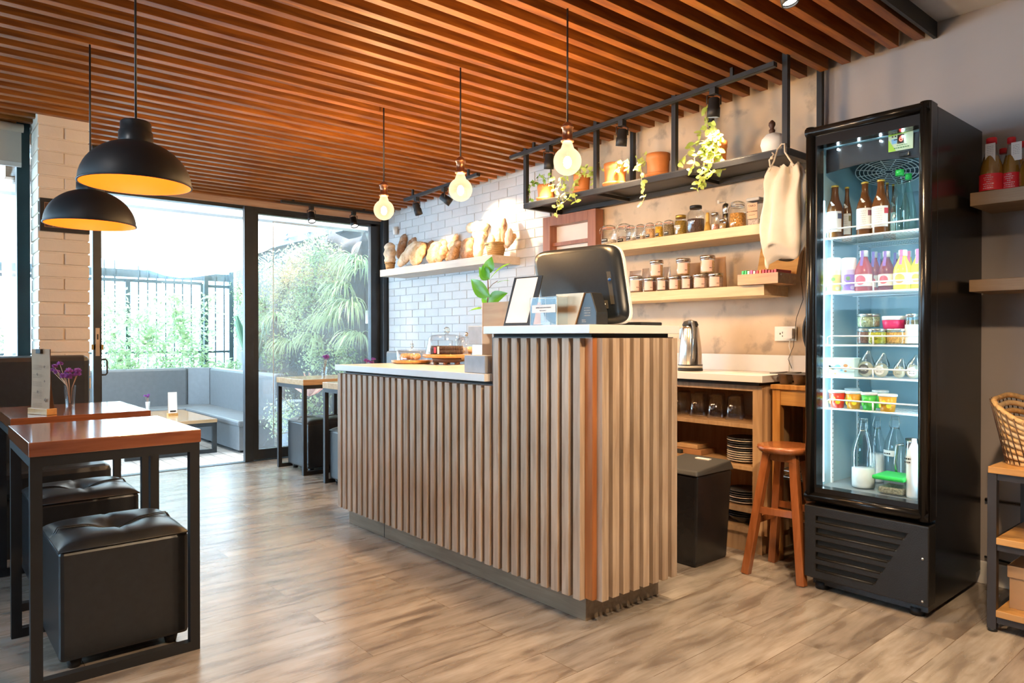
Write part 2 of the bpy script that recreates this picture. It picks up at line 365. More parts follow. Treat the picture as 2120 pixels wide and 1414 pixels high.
# window wall (far left): sliding glass with charcoal frames, a wooden header above
struct('trim_1', B().box(-6.30, -6.20, .55, 3.66, 2.245, 2.50), wood('header_wood', (.50,.30,.19), (.66,.45,.32), 'y', .5))
d1 = struct('door_1', B().box(-6.30,-6.22, .6, 3.62, 2.215, 2.245).box(-6.30,-6.22, .6, 3.62, -.02, .004), M['bframe'])
p0 = at(505, 900, X=-6.20).y; p1 = at(535, 900, X=-6.24).y
lf = B().box(-6.22, -6.17, p0, p0+.075, .01, 2.235).box(-6.29, -6.23, p0+.06, p1, .01, 2.235)
lf.box(-6.29, -6.23, p1, 3.56, .01, .10).box(-6.29, -6.23, p1, 3.56, 2.19, 2.235).box(-6.29,-6.23,3.50,3.60,.01,2.235)
struct('leaf_frame', lf, M['bframe'], .003, d1)
m, nt, p = newmat('glare_haze_pane'); out = nt.nodes['Material Output']; df = N(nt, 'ShaderNodeBsdfTranslucent'); df.inputs[0].default_value = (.9,.95,1,1); t_ = N(nt, 'ShaderNodeBsdfTransparent'); g_ = N(nt, 'ShaderNodeBsdfGlossy'); g_.inputs['Roughness'].default_value = .02  # translucent veil in the glass stands in for glare haze
m1 = N(nt, 'ShaderNodeMixShader'); m1.inputs[0].default_value = .055; m2 = N(nt, 'ShaderNodeMixShader'); m2.inputs[0].default_value = .07; nt.links.new(t_.outputs[0], m1.inputs[1]); nt.links.new(df.outputs[0], m1.inputs[2]); nt.links.new(m1.outputs[0], m2.inputs[1]); nt.links.new(g_.outputs[0], m2.inputs[2]); nt.links.new(m2.outputs[0], out.inputs[0]); nt.nodes.remove(p)
struct('leaf_pane', B().box(-6.265, -6.258, p1-.01, 3.51, .09, 2.2), m, 0, d1)
struct('etched_line', B().box(-6.2572,-6.2570, 2.52,2.526,.22,2.14).box(-6.2572,-6.2570,2.52,2.9,.22,.226).box(-6.2572,-6.2570,2.52,2.95,2.134,2.14), M['white'], 0, d1)
struct('trim_2', B().box(-6.30, -6.16, 3.60, 3.66, 0, 2.30), M['bframe'], .003)
# open leaf swung into the room, edge towards the camera
d2 = struct('door_2', B().box(-5.30, -5.25, .925, .975, .01, 2.34).box(-6.2,-5.25,.93,.97,.01,.1).box(-6.2,-5.25,.93,.97,2.22,2.30).box(-6.22,-6.15,.925,.975,.01,2.32), M['bframe'], .003)
struct('leaf_pane', B().box(-6.16, -5.29, .947, .953, .09, 2.23), M['pane'], 0, d2)
zt = at(200, 679, X=-5.25).z; zb = at(200, 737, X=-5.25).z
struct('lock_plate', B().box(-5.25, -5.245, .938, .962, zb, zt), plain('brass_plate', (.48,.36,.27), .35, .8), .001, d2)
struct('keyhole', B().box(-5.245,-5.2435,.946,.954,zt-.075,zt-.04), M['ink'], 0, d2)
struct('hinge_tab', B().box(-5.27,-5.25,.915,.985,zb+.04,zb+.075), plain('brass', (.5,.34,.14), .3, .9), .002, d2)
hz0 = at(215, 744, X=-5.27).z; hz1 = at(215, 776, X=-5.27).z
struct('door_handle', B().tube([(-5.27,.97,hz0),(-5.27,1.0,hz0),(-5.27,1.008,hz0-.012),(-5.27,1.008,hz1+.012),(-5.27,1.0,hz1),(-5.27,.97,hz1)], .006), M['bframe'], 0, d2)
# brick column and the window left of it
co = B(); z = 0; row = 0
while z < 2.34:
    for (a, c) in ([(.571, .695), (.70, .825)] if row % 2 else [(.571, .825)]):
        co.box(-5.06, -4.77+random.uniform(-.002,.002), a+random.uniform(-.002,.002), c+random.uniform(-.003,.003), z+.003, z+.067)
    z += .072; row += 1
cl = struct('wall_column', B().box(-5.05, -4.778, .578, .818, 0, 2.36), M['brickc'])
struct('column_bricks', co, M['brickc'], .004, cl)
wn = struct('window_1', B().box(-5.12,-5.04,.50,.565,0,2.36).box(-5.12,-5.06,-3.2,.55,0,.12).box(-5.12,-5.06,-3.2,.55,2.28,2.36).box(-5.12,-5.06,-1.3,-1.23,0,2.3), plain('teal_black_frame', (.02,.05,.06), .3, .4), .003)
struct('pane', B().box(-5.093, -5.087, -3.2, .51, .1, 2.29), M['pane'], 0, wn)
struct('window_2', B().box(-6.25,-5.1,.588,.594,.08,2.25).box(-6.25,-5.1,.57,.61,0,.08).box(-6.25,-5.1,.57,.61,2.25,2.45), [M['pane']])
bl = T('roller_blind', 'beige fabric roller blind pulled partly down at the window left of the brick column', 'blind', (-5.0, -.6, 2.08))
P('fabric', B().box(-5.008,-5.004,-3.1,.52,2.115,2.33), plain('beige_blind_cloth', (.52,.45,.36), .8, var=.04), bl)
P('roller', B().tube([(-5.005,-3.1,2.315),(-5.005,.53,2.315)], .024, 12), plain('beige_roll', (.60,.52,.42), .7), bl)
P('bottom_rail', B().box(-5.014,-4.998,-3.1,.52,2.088,2.115), plain('blind_rail', (.66,.62,.56), .5), bl, bv=.003)

# ================================================================== COUNTER
ct = T('service_counter', 'slatted timber bar counter with low and high white tops, mid room', 'counter', (-2.8, 2.2, 0))
XL, XM, XR = -3.83, -2.43, -1.80
P('kick_board', B().box(XL+.02,-1.889,1.993,2.442,0,.115), M['kick'], ct, bv=.002)
P('kick_joint', B().box(-3.405,-3.402,1.9915,1.9935,0,.10), M['ink'], ct)
P('backing_board', B().box(XL+.005,-1.828,1.966,2.46,.105,.89).box(XM,-1.828,1.966,2.46,.89,1.098), M['back'], ct)
P('lit_corner', B().box(-1.864,-1.826,1.962,1.986,.105,1.097), wood('lit_corner_board', (.34,.11,.03), (.50,.19,.06), 'z', .4), ct, 'corner of the backing board in a lit orange-brown')  # backing corner as its own piece, its lit look put into the colour
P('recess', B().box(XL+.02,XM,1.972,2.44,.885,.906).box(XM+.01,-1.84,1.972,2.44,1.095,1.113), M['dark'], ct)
sb = B(); x = -1.866; i = 0
while x > XL+.02:
    sb.box(x-.037, x, 1.936, 1.967, .10+random.uniform(-.002,.002), 1.095 if x > XM+.035 else .885); x -= .0606
P('front_slats', sb, M['slat'], ct, bv=.0015)
sb = B(); y = 1.988
for k in range(8): sb.box(-1.830, XR, y, y+.037, .10+random.uniform(-.002,.002), 1.095); y += .0610
P('side_slats', sb, M['slat'], ct, bv=.0015)
P('low_worktop', B().box(XL-.015, XM+.002, 1.92, 2.52, .904, .937), M['quartz'], ct, bv=.0015)
P('high_worktop', B().box(XM-.005, XR-.002, 1.92, 2.47, 1.113, 1.146), M['quartz'], ct, bv=.0015)
P('end_panel', B().box(XM-.012, XM, 1.975, 2.46, .937, 1.113), M['honeyx'], ct, 'honey wood end panel')

# ================================================================== TABLES, STOOLS, BOOTH
def table(x0, x1, y0, y1, h, label, top, th=.045, tube=.032, name='cafe_table', group=None, z0=0, fr='black'):
    t = T(name, label, 'table', ((x0+x1)/2, (y0+y1)/2, z0), group)
    P('tabletop', B().box(x0, x1, y0, y1, h-th, h), M[top], t, bv=.002)
    s = tube
    for a in (x0+.004, x1-s-.004):
        P('leg_frame', B().box(a, a+s, y0+.004, y0+s+.004, z0, h-th).box(a, a+s, y1-s-.004, y1-.004, z0, h-th).box(a, a+s, y0+s+.004, y1-s-.004, z0, z0+s).box(a, a+s, y0+s+.004, y1-s-.004, h-th-s, h-th), M[fr], t)
    for a in (y0+.004, y1-s-.004): P('rail', B().box(x0+s+.004, x1-s-.004, a, a+s, h-th-s, h-th-.001), M[fr], t)
    return t
table(-3.17, -2.605, .285, .79, .775, 'red-brown wooden cafe table nearest the camera, bare top', 'ttop', group='red-brown cafe tables')
table(-4.01, -3.42, .315, .825, .775, 'red-brown wooden cafe table carrying the menu stand and flower glass', 'ttop', group='red-brown cafe tables')
def cushion(x0, x1, y0, y1, z0, z1, puff=.03, n=16, dent=True, m=None):
    """box cube body with a puffed and tufted top, one skin"""
    b = B(); vs = []; cx_, cy_ = (x0+x1)/2, (y0+y1)/2
    for j in range(n+1):
        for i in range(n+1):
            u = 2*i/n-1; v = 2*j/n-1
            e = max(0, (1-abs(u)**5))*max(0, (1-abs(v)**5)); z = z1-puff+puff*e**.5
            if dent:
                r = math.hypot(u, v); z -= .034*math.exp(-(r/.30)**2)
                z -= .006*(math.exp(-(u/.035)**2)+math.exp(-(v/.035)**2))*e
            vs.append((cx_+u*(x1-x0)/2, cy_+v*(y1-y0)/2, z))
    fs = [(j*(n+1)+i, j*(n+1)+i+1, (j+1)*(n+1)+i+1, (j+1)*(n+1)+i) for j in range(n) for i in range(n)]
    b.add(vs, fs, 0, True); return b
def cube_stool(loc, label, w=.40, d=.40, h=.42, mat='leather', group='black leather cube stools'):
    x, y = loc; t = T('cube_stool', label, 'stool', (x, y, 0), group)
    P('top_cushion', cushion(x-w/2, x+w/2, y-d/2, y+d/2, h-.03, h+.014, .035, 24), M[mat], t)
    body = B(); n = 10
    P('body', B().box(x-w/2+.001, x+w/2-.001, y-d/2+.001, y+d/2-.001, .035, h-.021), M[mat], t, bv=.014)
    pts = [(x-w/2,y-d/2),(x+w/2,y-d/2),(x+w/2,y+d/2),(x-w/2,y+d/2),(x-w/2,y-d/2)]
    P('piping', B().tube([(a,b_,h-.022) for a,b_ in pts], .0028, 6), M[mat], t)
    b = B()
    for s_ in (-1, 1):
        b.tube([(x+s_*.012*(1 if 1 else 1), y+q*d/2*.97, h+.014-.034*math.exp(-(q/.30)**2)-.035*(abs(q)>.93)+.001) for q in [k/10 for k in range(-10, 11)]], .0022, 6)
    P('strap', b, M[mat], t)
    for sx in (-1, 1):
        for sy in (-1, 1): P('foot', B().lathe([(.018,0),(.026,.036)], (x+sx*(w/2-.05), y+sy*(d/2-.05), 0), 12), M['black'], t)
    return t
cube_stool((-2.895, .575), 'black leather cube stool under the nearest cafe table')
cube_stool((-3.715, .60), 'black leather cube stool under the table with the menu stand')
bo = T('booth_seat', 'dark leather booth bench with high back against the brick column', 'bench', (-4.45, .2, 0))
P('seat', B().box(-4.62,-4.22,-1.8,.83,.30,.43), M['leather'], bo, bv=.03)
P('base', B().box(-4.66,-4.26,-1.78,.81,0,.30), M['leather'], bo, bv=.008)
P('backrest', B().box(-4.75,-4.62,-1.8,.80,.28,.995), M['leather'], bo, bv=.03)
# tables along the right of the window, behind the counter
table(-5.85, -5.32, 2.385, 2.93, .76, 'pale oak cafe table beside the glass door, with a purple flower', 'ttop2', group='pale oak tables', tube=.03)
table(-4.98, -4.42, 2.385, 2.93, .76, 'pale oak cafe table partly hidden behind the low end of the counter', 'ttop2', group='pale oak tables', tube=.03)
cube_stool((-5.58, 2.65), 'black leather cube stool tucked under the oak table beside the glass door')
cube_stool((-4.74, 2.62), 'black leather cube stool half hidden behind the counter end')
wb2 = T('wall_bench', 'pale blue-grey upholstered bench against the white brick wall', 'bench', (-5.1,3.4,0))
P('backrest', B().box(-5.95,-4.3,3.50,3.64,.3,.965), M['leatherg'], wb2, bv=.02)
P('seat', B().box(-5.95,-4.3,3.1,3.50,.1,.43), M['leatherg'], wb2, bv=.02)

# ================================================================== LAMPS
def pendant_dome(c, rim_z, label):
    x, y = c; t = T('pendant_lamp', label, 'lamp', (x, y, rim_z), 'black dome pendant lamps'); R = .18; hh = .155
    prof = [(R*math.cos(a)+.0, hh*math.sin(a)) for a in [i*PI/2*.80/12 for i in range(13)]]
    out = [(r, rim_z+z) for r, z in prof]
    P('shade', B().lathe(out+[(.052, rim_z+.152)], (x,y,0), 48, caps=False), M['black'], t)
    P('inner_shade', B().lathe([(r-.0025, z-.002) for r, z in out]+[(.0, rim_z+.147)], (x,y,0), 48, caps=False), plain('orange_enamel', (.90,.27,.012), .5, var=.02), t, 'orange enamel inside')
    P('rim', B().lathe([(R-.003,rim_z-.002),(R+.003,rim_z-.002),(R+.003,rim_z+.003),(R-.003,rim_z+.003)], (x,y,0), 48, caps=False), M['black'], t)
    P('neck', B().lathe([(.056,rim_z+.146),(.055,rim_z+.185),(.050,rim_z+.188),(.050,rim_z+.215),(.046,rim_z+.222),(.01,rim_z+.226)], (x,y,0), 28, caps=False), M['bframe'], t)
    P('cord', B().tube([(x,y,rim_z+.22),(x,y,cz(x)+.10)], .004), M['black'], t)
    P('light_bulb', B().sph((x,y,rim_z+.10), .028), emit('warm_bulb', (1,.7,.4), 4), t)
    point('dome_light', (x,y,rim_z+.055), 1.0, (1,.70,.40), .03)
pendant_dome((-2.768,.622), 1.637, 'nearer and larger-looking black dome pendant with orange inside')
pendant_dome((-3.612,.628), 1.598, 'farther black dome pendant hanging in front of the brick column')
def bulb_pendant(x, label):
    y = 2.085; zc = 1.826; R = .058
    t = T('bulb_pendant', label, 'lamp', (x, y, zc-.06), 'bare filament bulb pendants')
    P('globe', B().lathe([(max(R*math.sin(a),1e-5), zc-R*math.cos(a)) for a in [i*PI*.84/14 for i in range(15)]]+[(.021,zc+.072),(.019,zc+.085)], (x,y,0), 28, caps=False), M['bulb'], t)
    P('filament', B().sph((x,y,zc-.004), .017, sc_=(1,1,1.5)), M['fil'], t)
    P('socket', B().lathe([(.020,zc+.078),(.027,zc+.08),(.027,zc+.088),(.021,zc+.092),(.021,zc+.135),(.026,zc+.137),(.026,zc+.142),(.017,zc+.155),(.009,zc+.162)], (x,y,0), 24), M['copper'], t)
    P('cord', B().tube([(x,y,zc+.155),(x,y,cz(x)+.10)], .004), M['black'], t)
    point('bulb_light', (x,y,zc), 31, (1,.60,.26), .055)
bulb_pendant(-2.082, 'bare globe bulb pendant nearest the camera, above the counter')
bulb_pendant(-2.825, 'middle one of the three bare globe bulb pendants')
bulb_pendant(-3.562, 'farthest bare globe bulb pendant, near the window corner')
# bare spots added out of view to brighten floor, counter front and counter end
for (x, y, tx, ty, wt) in ((-.2,1.7,-1.1,1.7,62),(-2.3,-.6,-2.5,1.9,10),(-.3,1.2,-1.8,2.2,74)):
    spot('added_spot', (x,y,2.40), (tx,ty,.6), wt, 95, (1,.94,.90) if x < -2 else (1,.70,.42) if x < -.25 else (1,.72,.44), .05)
# ================================================================== BACK COUNTER, CABINET, SHELVES
cb = T('open_cabinet', 'open wooden cabinet with three shelves below the white back worktop', 'cabinet', (-2.3, 3.4, 0))
cx0, cx1, cy0 = -3.05, -1.875, 3.25
P('side_panel', B().box(cx1-.052, cx1, cy0, 3.645, .10, .855), M['cab'], cb, bv=.001)
P('side_panel', B().box(-2.74, -2.69, cy0, 3.645, .10, .855), M['cab'], cb, bv=.001)
P('top_rail', B().box(-2.69, cx1-.052, cy0, 3.645, .825, .855), M['cab'], cb)
P('plinth', B().box(cx0, cx1-.01, cy0+.02, 3.6, 0, .10), M['cab'], cb)
P('back_panel', B().box(-2.69, cx1-.05, 3.63, 3.645, .1, .85), M['cab'], cb)
for z in (.655, .44, .225): P('shelf', B().box(-2.69, cx1-.052, cy0+.005, 3.63, z-.022, z), M['cab'], cb, bv=.001)
P('bottom_shelf', B().box(-2.69, cx1-.052, cy0, 3.63, .10, .125), M['cab'], cb)
P('side_slats', B().box(cx1, cx1+.018, 3.27, 3.35, .10, .85).box(cx1, cx1+.018, 3.40, 3.49, .10, .85).box(cx1, cx1+.018, 3.53, 3.62, .10, .85), M['cab'], cb, bv=.001)
wk = T('back_worktop', 'white stone back worktop with upstand along the concrete wall', 'worktop', (-2.4, 3.4, .87))
P('slab', B().box(-3.1, -1.845, 3.20, 3.645, .873, .908), M['quartz'], wk, bv=.0015)
P('support_strip', B().box(-3.05, -1.88, 3.23, 3.64, .855, .873), M['dark'], wk)
P('upstand', B().box(-3.1, -1.70, 3.632, 3.648, .908, 1.0), M['quartz'], wk, bv=.001)
def shelf(name, x0, x1, y0, z1, th, mat, label):
    return S(name, B().box(x0, x1, y0, 3.648, z1-th, z1), M[mat], label, 'shelf', bv=.002)
ZB = 1.722; ZJ = 1.69; ZL = 1.373
shelf('wall_shelf', -5.83, -4.165, 3.37, ZB, .062, 'ash', 'pale wooden shelf full of bread on the white brick wall')
shelf('wall_shelf', -3.15, -1.935, 3.38, ZJ, .054, 'pine', 'upper pine wall shelf with the row of clamp jars')
shelf('wall_shelf', -3.15, -1.951, 3.40, ZL, .056, 'pine', 'lower pine wall shelf with steel-lidded tea jars and the tea box')
shelf('wall_shelf', -1.004, .35, 3.37, 1.698, .055, 'oak', 'upper oak shelf with red-capped juice bottles right of the fridge')
shelf('wall_shelf', -1.006, .35, 3.37, 1.337, .05, 'oak', 'bare lower oak shelf to the right of the fridge')
# wooden frame on the wall
fr = B(); fz = 1.975
fr.box(-3.82,-3.745,3.57,3.647,1.30,fz).box(-3.37,-3.295,3.57,3.647,1.30,fz).box(-3.745,-3.37,3.57,3.647,fz-.07,fz)
wf = T('wooden_lattice', 'red-brown open wooden frame with a crossbar, where brick wall meets concrete', 'frame', (-3.55,3.6,1.3))
P('outer_frame', fr, M['redwood'], wf, bv=.002)
P('crossbar', B().box(-3.745,-3.37,3.60,3.63,1.76,1.785), M['redwood'], wf)
P('inner_panel', B().box(-3.745,-3.37,3.64,3.647,1.3,1.905), plain('pinkish_panel', (.72,.64,.58), .6, var=.04), wf)

# ---- hanging black shelf
bs = T('hanging_shelf', 'long black steel shelf hung from the ceiling, with potted plants', 'shelf', (-2.7, 3.4, 1.985))
x0, x1, y0, y1, zs = -3.675, -1.745, 3.25, 3.63, 1.985
P('shelf_frame', B().box(x0,x1,y0,y0+.03,zs,zs+.03).box(x0,x1,y1-.03,y1,zs,zs+.03).box(x0,x0+.03,y0+.03,y1-.03,zs,zs+.03).box(x1-.03,x1,y0+.03,y1-.03,zs,zs+.03).box(-3.05,-3.02,y0+.03,y1-.03,zs,zs+.02).box(-2.38,-2.35,y0+.03,y1-.03,zs,zs+.02), M['black'], bs, bv=.001)
P('shelf_board', B().box(x0+.002,x1-.002,y0+.002,y1-.002,zs+.03,zs+.036), plain('black_steel_sheet', (.06,.058,.055), .45, .3), bs)
for x in (x0, -3.02, -2.43, x1-.028):
    P('post', B().box(x,x+.028,y0,y0+.028,zs+.036,cz(x)+.05), M['black'], bs, bv=.001)
for x in (-3.02, -2.43, x1-.028):
    P('post', B().box(x,x+.028,y1-.03,y1-.002,zs+.036,cz(x)+.05), M['black'], bs, bv=.001)
ZP = zs+.036
# ---- spotlights and tracks
def track(a, b, label):
    t = T('lighting_track', label, 'track', (Vector(a)+Vector(b))/2)
    for q in (.12,.88): c_ = Vector(a).lerp(Vector(b), q); P('hanger', B().box(c_.x-.008,c_.x+.008,c_.y-.008,c_.y+.008,c_.z+.005,cz(c_.x)+.01), M['black'], t)
    P('rail', B().beam(a, b, .034, .022), M['black'], t); P('groove', B().beam(Vector(a)-Vector((0,0,.0118)), Vector(b)-Vector((0,0,.0118)), .012, .001), M['bframe'], t)
def head(top, aim, label, watt=0, size=70, ln=.10, col=(1,.71,.42), r=.031):
    top = Vector(top); t = T('spotlight', label, 'spotlight', top, 'black track spotlights')
    d = (Vector(aim)-top).normalized(); piv = top-Vector((0,0,.085)); a = piv-d*ln*.35; b = piv+d*ln*.65
    P('adapter', B().box(top.x-.018,top.x+.018,top.y-.018,top.y+.018,top.z-.035,top.z), M['black'], t, bv=.002)
    sd = d.cross(Vector((0,0,1))); sd = sd.normalized()*(r+.005) if sd.length > 1e-3 else Vector((r+.005,0,0))
    P('yoke', B().tube([top-Vector((0,0,.03)), top-Vector((0,0,.04))+sd, piv+sd], .0035, 6).tube([top-Vector((0,0,.04)), top-Vector((0,0,.04))-sd, piv-sd], .0035, 6), M['black'], t)
    q = Vector((0,0,1)).rotation_difference(d).to_matrix()
    P('can', B().lathe([(r*.6,0),(r*.95,.008),(r*.95,ln*.5),(r*1.06,ln*.52),(r*1.06,ln),(r*.9,ln)], a, 24, M=q, caps=False).lathe([(0.0001,.001),(r*.6,0)], a, 24, M=q, caps=False), M['black'], t)
    P('lens', B().lathe([(0.0001,ln-.012),(r*.93,ln-.012)], a, 24, M=q, caps=False), M['spotface'] if watt else M['bframe'], t)
    if watt: spot('spot_beam', b+d*.004, b+d, watt, size, col, .025)
def tz(x): return 2.418+.0386*(x+1.781)
track((-3.747,3.2,tz(-3.747)), (-1.78,3.2,tz(-1.78)), 'long black lighting track in front of the hanging shelf')
def tp(px, Y=3.2):
    p = at(px, 200, Y=Y); return (p.x, Y, tz(p.x)-.011)
head(tp(1137), (-3.52,3.30,1.5), 'lit spotlight half hidden behind the nearest globe bulb', 38, 100)
head(tp(1288), (-2.93,3.30,1.5), 'black spotlight above the plain terracotta pot', 36, 105)
head(tp(1478), (-2.24,3.30,1.5), 'black spotlight above the bushy trailing plant', 34, 105)
track((-5.20,3.25,2.268), (-4.18,3.25,2.31), 'short black lighting track above the bread shelf')
head((-5.02,3.25,2.268), (-5.10,3.5,1.8), 'black spotlight above the left end of the bread shelf', 14, 90)  # beam and bright lens added to an unlit head, to brighten the bread
head((-4.62,3.25,2.285), (-4.40,3.62,1.98), 'black spotlight turned to the bread and brick wall, beside the middle bulb', 38, 85)
track((-6.02,2.50,2.285), (-6.02,3.42,2.285), 'black lighting track along the top of the glass door')
head((-6.02,2.78,2.275), (-5.3,2.6,.8), 'lit spotlight above the glass door, left one of two', 18, 80)
head((-6.02,3.20,2.275), (-5.3,3.1,.8), 'lit spotlight above the glass door, nearer the corner', 18, 80)
track((-1.72,.2,2.455), (-1.5,2.5,2.455), 'black lighting track at the top edge above the counter front')
Lp = at(1637,7,Z=2.38); dL = (Vector((-1.0,2.6,.9))-Lp).normalized()
head(Lp-dL*.065+Vector((0,0,.085)), Lp+dL, 'lit spotlight at the very top of the picture', 30, 80)
S('power_box', B().box(-1.52,-1.47,2.42,2.56,2.50,2.53), M['black'], 'small black power box between the last ceiling slats', 'box')

# ---- plants and pots
def leaf(b, p, d, up, L, W, m=0, fold=.25, curl=.2, seg=3):
    """one leaf blade: base p, direction d, surface normal up"""
    d = Vector(d).normalized(); s = d.cross(Vector(up))
    s = s.normalized() if s.length > 1e-4 else d.orthogonal().normalized(); u = s.cross(d).normalized()
    vs = []; n = seg
    for i in range(n+1):
        t = i/n; c = Vector(p)+d*(L*t)-u*(curl*L*t*t); ww = W/2*math.sin(PI*min(1, (t*.88+.07)))**.8
        vs += [c-s*ww+u*ww*fold, c, c+s*ww+u*ww*fold]
    fs = []
    for i in range(n):
        a = 3*i; fs += [(a, a+1, a+4, a+3), (a+1, a+2, a+5, a+4)]
    b.add(vs, fs, m, True)
def pot(x, y, z, r, h, label, saucer=True, name='terracotta_pot'):
    t = T(name, label, 'plant pot', (x, y, z), 'terracotta pots on the black shelf')
    if saucer: P('saucer', B().lathe([(r*.9,0),(r*1.12,.018),(r*1.14,.026),(r*1.06,.026),(r*.95,.012)], (x,y,z), 32), M['terra'], t)
    z0 = z+(.013 if saucer else 0)
    P('pot_body', B().lathe([(r*.88,0),(r*.95,h*.7),(r,h*.72),(r,h),(r*.93,h),(r*.9,h*.9),(.0001,h*.88)], (x,y,z0), 32, caps=False).lathe([(.0001,0),(r*.88,0)], (x,y,z0), 32, caps=False), M['terra'], t)
    P('soil', B().lathe([(.0001,h*.9),(r*.9,h*.9)], (x,y,z0), 24, caps=False), plain('potting_soil', (.05,.035,.025), .9), t)
    return t, z0+h
M['leafy'] = leafy('yellow_green_leaf', (.30,.42,.06), (.62,.72,.20))
M['leafd'] = leafy('mid_green_leaf', (.10,.24,.03), (.28,.45,.09))
M['vine'] = plain('pale_vine_stem', (.55,.50,.22), .6)
def vines(t, paths, lw, mat='leafy', step=.035, rnd=random):
    st = B(); lv = B()
    for pts in paths:
        pts = [Vector(p) for p in pts]; fine = []
        for i in range(len(pts)-1):
            for k in range(4):
                q = pts[i].lerp(pts[i+1], k/4); fine.append(q+Vector([rnd.uniform(-.006,.006) for _ in range(3)]))
        fine.append(pts[-1]); st.tube(fine, .0018, 5)
        acc = 0
        for i in range(1, len(fine)):
            acc += (fine[i]-fine[i-1]).length
            if acc > step or i == len(fine)-1:
                acc = 0
                for _ in range(2):
                    d = Vector((rnd.uniform(-1,1), rnd.uniform(-1,.5), rnd.uniform(-.9,.4)))
                    leaf(lv, fine[i], d, (rnd.uniform(-.4,.4), -1, rnd.uniform(-.1,.9)), lw*rnd.uniform(.6,1.05), lw*rnd.uniform(.5,.75))
    P('stems', st, M['vine'], t); P('leaves', lv, M[mat], t)
def pp(px, py, Y): Y = min(Y, 3.283); p = at(px, py, Y=Y); return (p.x, Y, p.z)
def potat(xl, xr, yt, yb, Y, label, **k):
    X, Y_, z, r, h = pxb(xl, xr, yt, yb, Y=Y, zb=ZP); return pot(X, Y, ZP, r, h-.013, label, **k)
t, zt_ = potat(1112, 1150, 384, 417, 3.34, 'small terracotta pot with round-leaved plant at the far end of the black shelf')
vines(t, [[pp(1132,380,3.36),pp(1125,362,3.38),pp(1112,372,3.34),pp(1098,385,3.3)],[pp(1130,382,3.42),pp(1140,360,3.4),pp(1148,372,3.35)],[pp(1125,385,3.4),pp(1108,375,3.35),pp(1092,395,3.3),pp(1100,412,3.28)],[pp(1135,383,3.4),pp(1147,388,3.34),pp(1150,400,3.3)]], .035, 'leafd', .022)
t, zt_ = potat(1187, 1222, 362, 401, 3.34, 'terracotta pot with long trailing yellow vine behind the second post')
vines(t, [[pp(1204,360,3.42),pp(1185,350,3.36),pp(1165,365,3.3),pp(1155,395,3.26),pp(1158,420,3.24),pp(1153,445,3.23)],[pp(1200,360,3.4),pp(1178,358,3.3),pp(1165,385,3.25),pp(1172,415,3.23),pp(1150,430,3.23)],[pp(1206,360,3.4),pp(1190,375,3.3),pp(1185,395,3.24),pp(1192,418,3.23)],[pp(1206,358,3.4),pp(1222,350,3.36),pp(1240,338,3.33),pp(1246,352,3.3)],[pp(1205,358,3.4),pp(1196,345,3.4),pp(1214,345,3.36),pp(1225,362,3.34)],[pp(1205,358,3.4),pp(1230,362,3.35),pp(1225,380,3.33)]], .036, 'leafy', .022)
t, zt_ = potat(1250, 1297, 340, 387, 3.34, 'plain terracotta pot with a few hanging leaves, centre of the black shelf')
vines(t, [[pp(1270,340,3.42),pp(1278,335,3.36),pp(1280,350,3.36)],[pp(1280,340,3.42),pp(1296,332,3.38),pp(1302,348,3.34)]], .042, 'leafy', .04)
t, zt_ = potat(1338, 1387, 320, 366, 3.34, 'wide terracotta pot with one long vine hanging down to the jars')
vines(t, [[pp(1345,320,3.42),pp(1330,318,3.36),pp(1328,342,3.28),pp(1320,350,3.26)],[pp(1342,320,3.4),pp(1334,335,3.3),pp(1328,350,3.25),pp(1332,385,3.23),pp(1333,412,3.23),pp(1326,424,3.23)],[pp(1340,320,3.4),pp(1322,328,3.34),pp(1318,350,3.3)]], .038, 'leafy', .045)
t, zt_ = potat(1462, 1505, 294, 345, 3.34, 'terracotta pot with the bushiest trailing plant, brightly lit by the spotlight')
vs_ = [[pp(1478,295,3.42),pp(1470,270,3.40),pp(1462,240,3.40),pp(1461,222,3.40)],[pp(1480,295,3.42),pp(1450,290,3.34),pp(1430,305,3.3),pp(1418,325,3.28),pp(1405,338,3.27)],[pp(1475,295,3.4),pp(1455,312,3.3),pp(1440,328,3.24),pp(1432,355,3.23)],[pp(1478,300,3.4),pp(1460,330,3.25),pp(1452,360,3.23),pp(1445,392,3.23)],[pp(1482,300,3.4),pp(1470,335,3.26),pp(1458,365,3.23),pp(1452,385,3.23)],[pp(1485,300,3.4),pp(1478,330,3.26),pp(1468,350,3.23),pp(1475,358,3.22)]]
for k in range(16):
    a = random.uniform(1440,1496); b_ = random.uniform(262,345); vs_.append([pp(1478,300,3.42),pp((a+1478)/2,b_-8,3.36),pp(a,b_+12,3.32)])
vines(t, vs_, .042, 'leafy', .026)
S('dried_stem', B().tube([pp(1365,322,3.5),pp(1362,300,3.5),pp(1368,290,3.5),pp(1356,278,3.5)], .0018, 5), M['leafd'], 'thin climbing plant tip above the wide terracotta pot', 'plant') if False else None
vz = T('round_vase', 'white round vase with a dark carved stopper on the black shelf', 'vase', (*at(1602,330,Y=3.36).xy, ZP))
X, _, _, r, h = pxb(1575, 1628, 246, 322, Y=3.36, zb=ZP)
P('vase_body', B().lathe([(r*.45,0),(r*.85,r*.28),(r,r*.85),(r*.92,r*1.25),(r*.6,r*1.62),(r*.15,r*1.78)], (vz.location.x,3.36,ZP), 36), M['white'], vz)
P('stopper', B().lathe([(.012,r*1.74),(.016,r*2.0),(.009,r*2.15),(.017,r*2.4),(.016,r*2.6),(.004,r*2.8)], (vz.location.x-.01,3.36,ZP), 14), plain('dark_carved_wood', (.07,.03,.02), .5), vz)

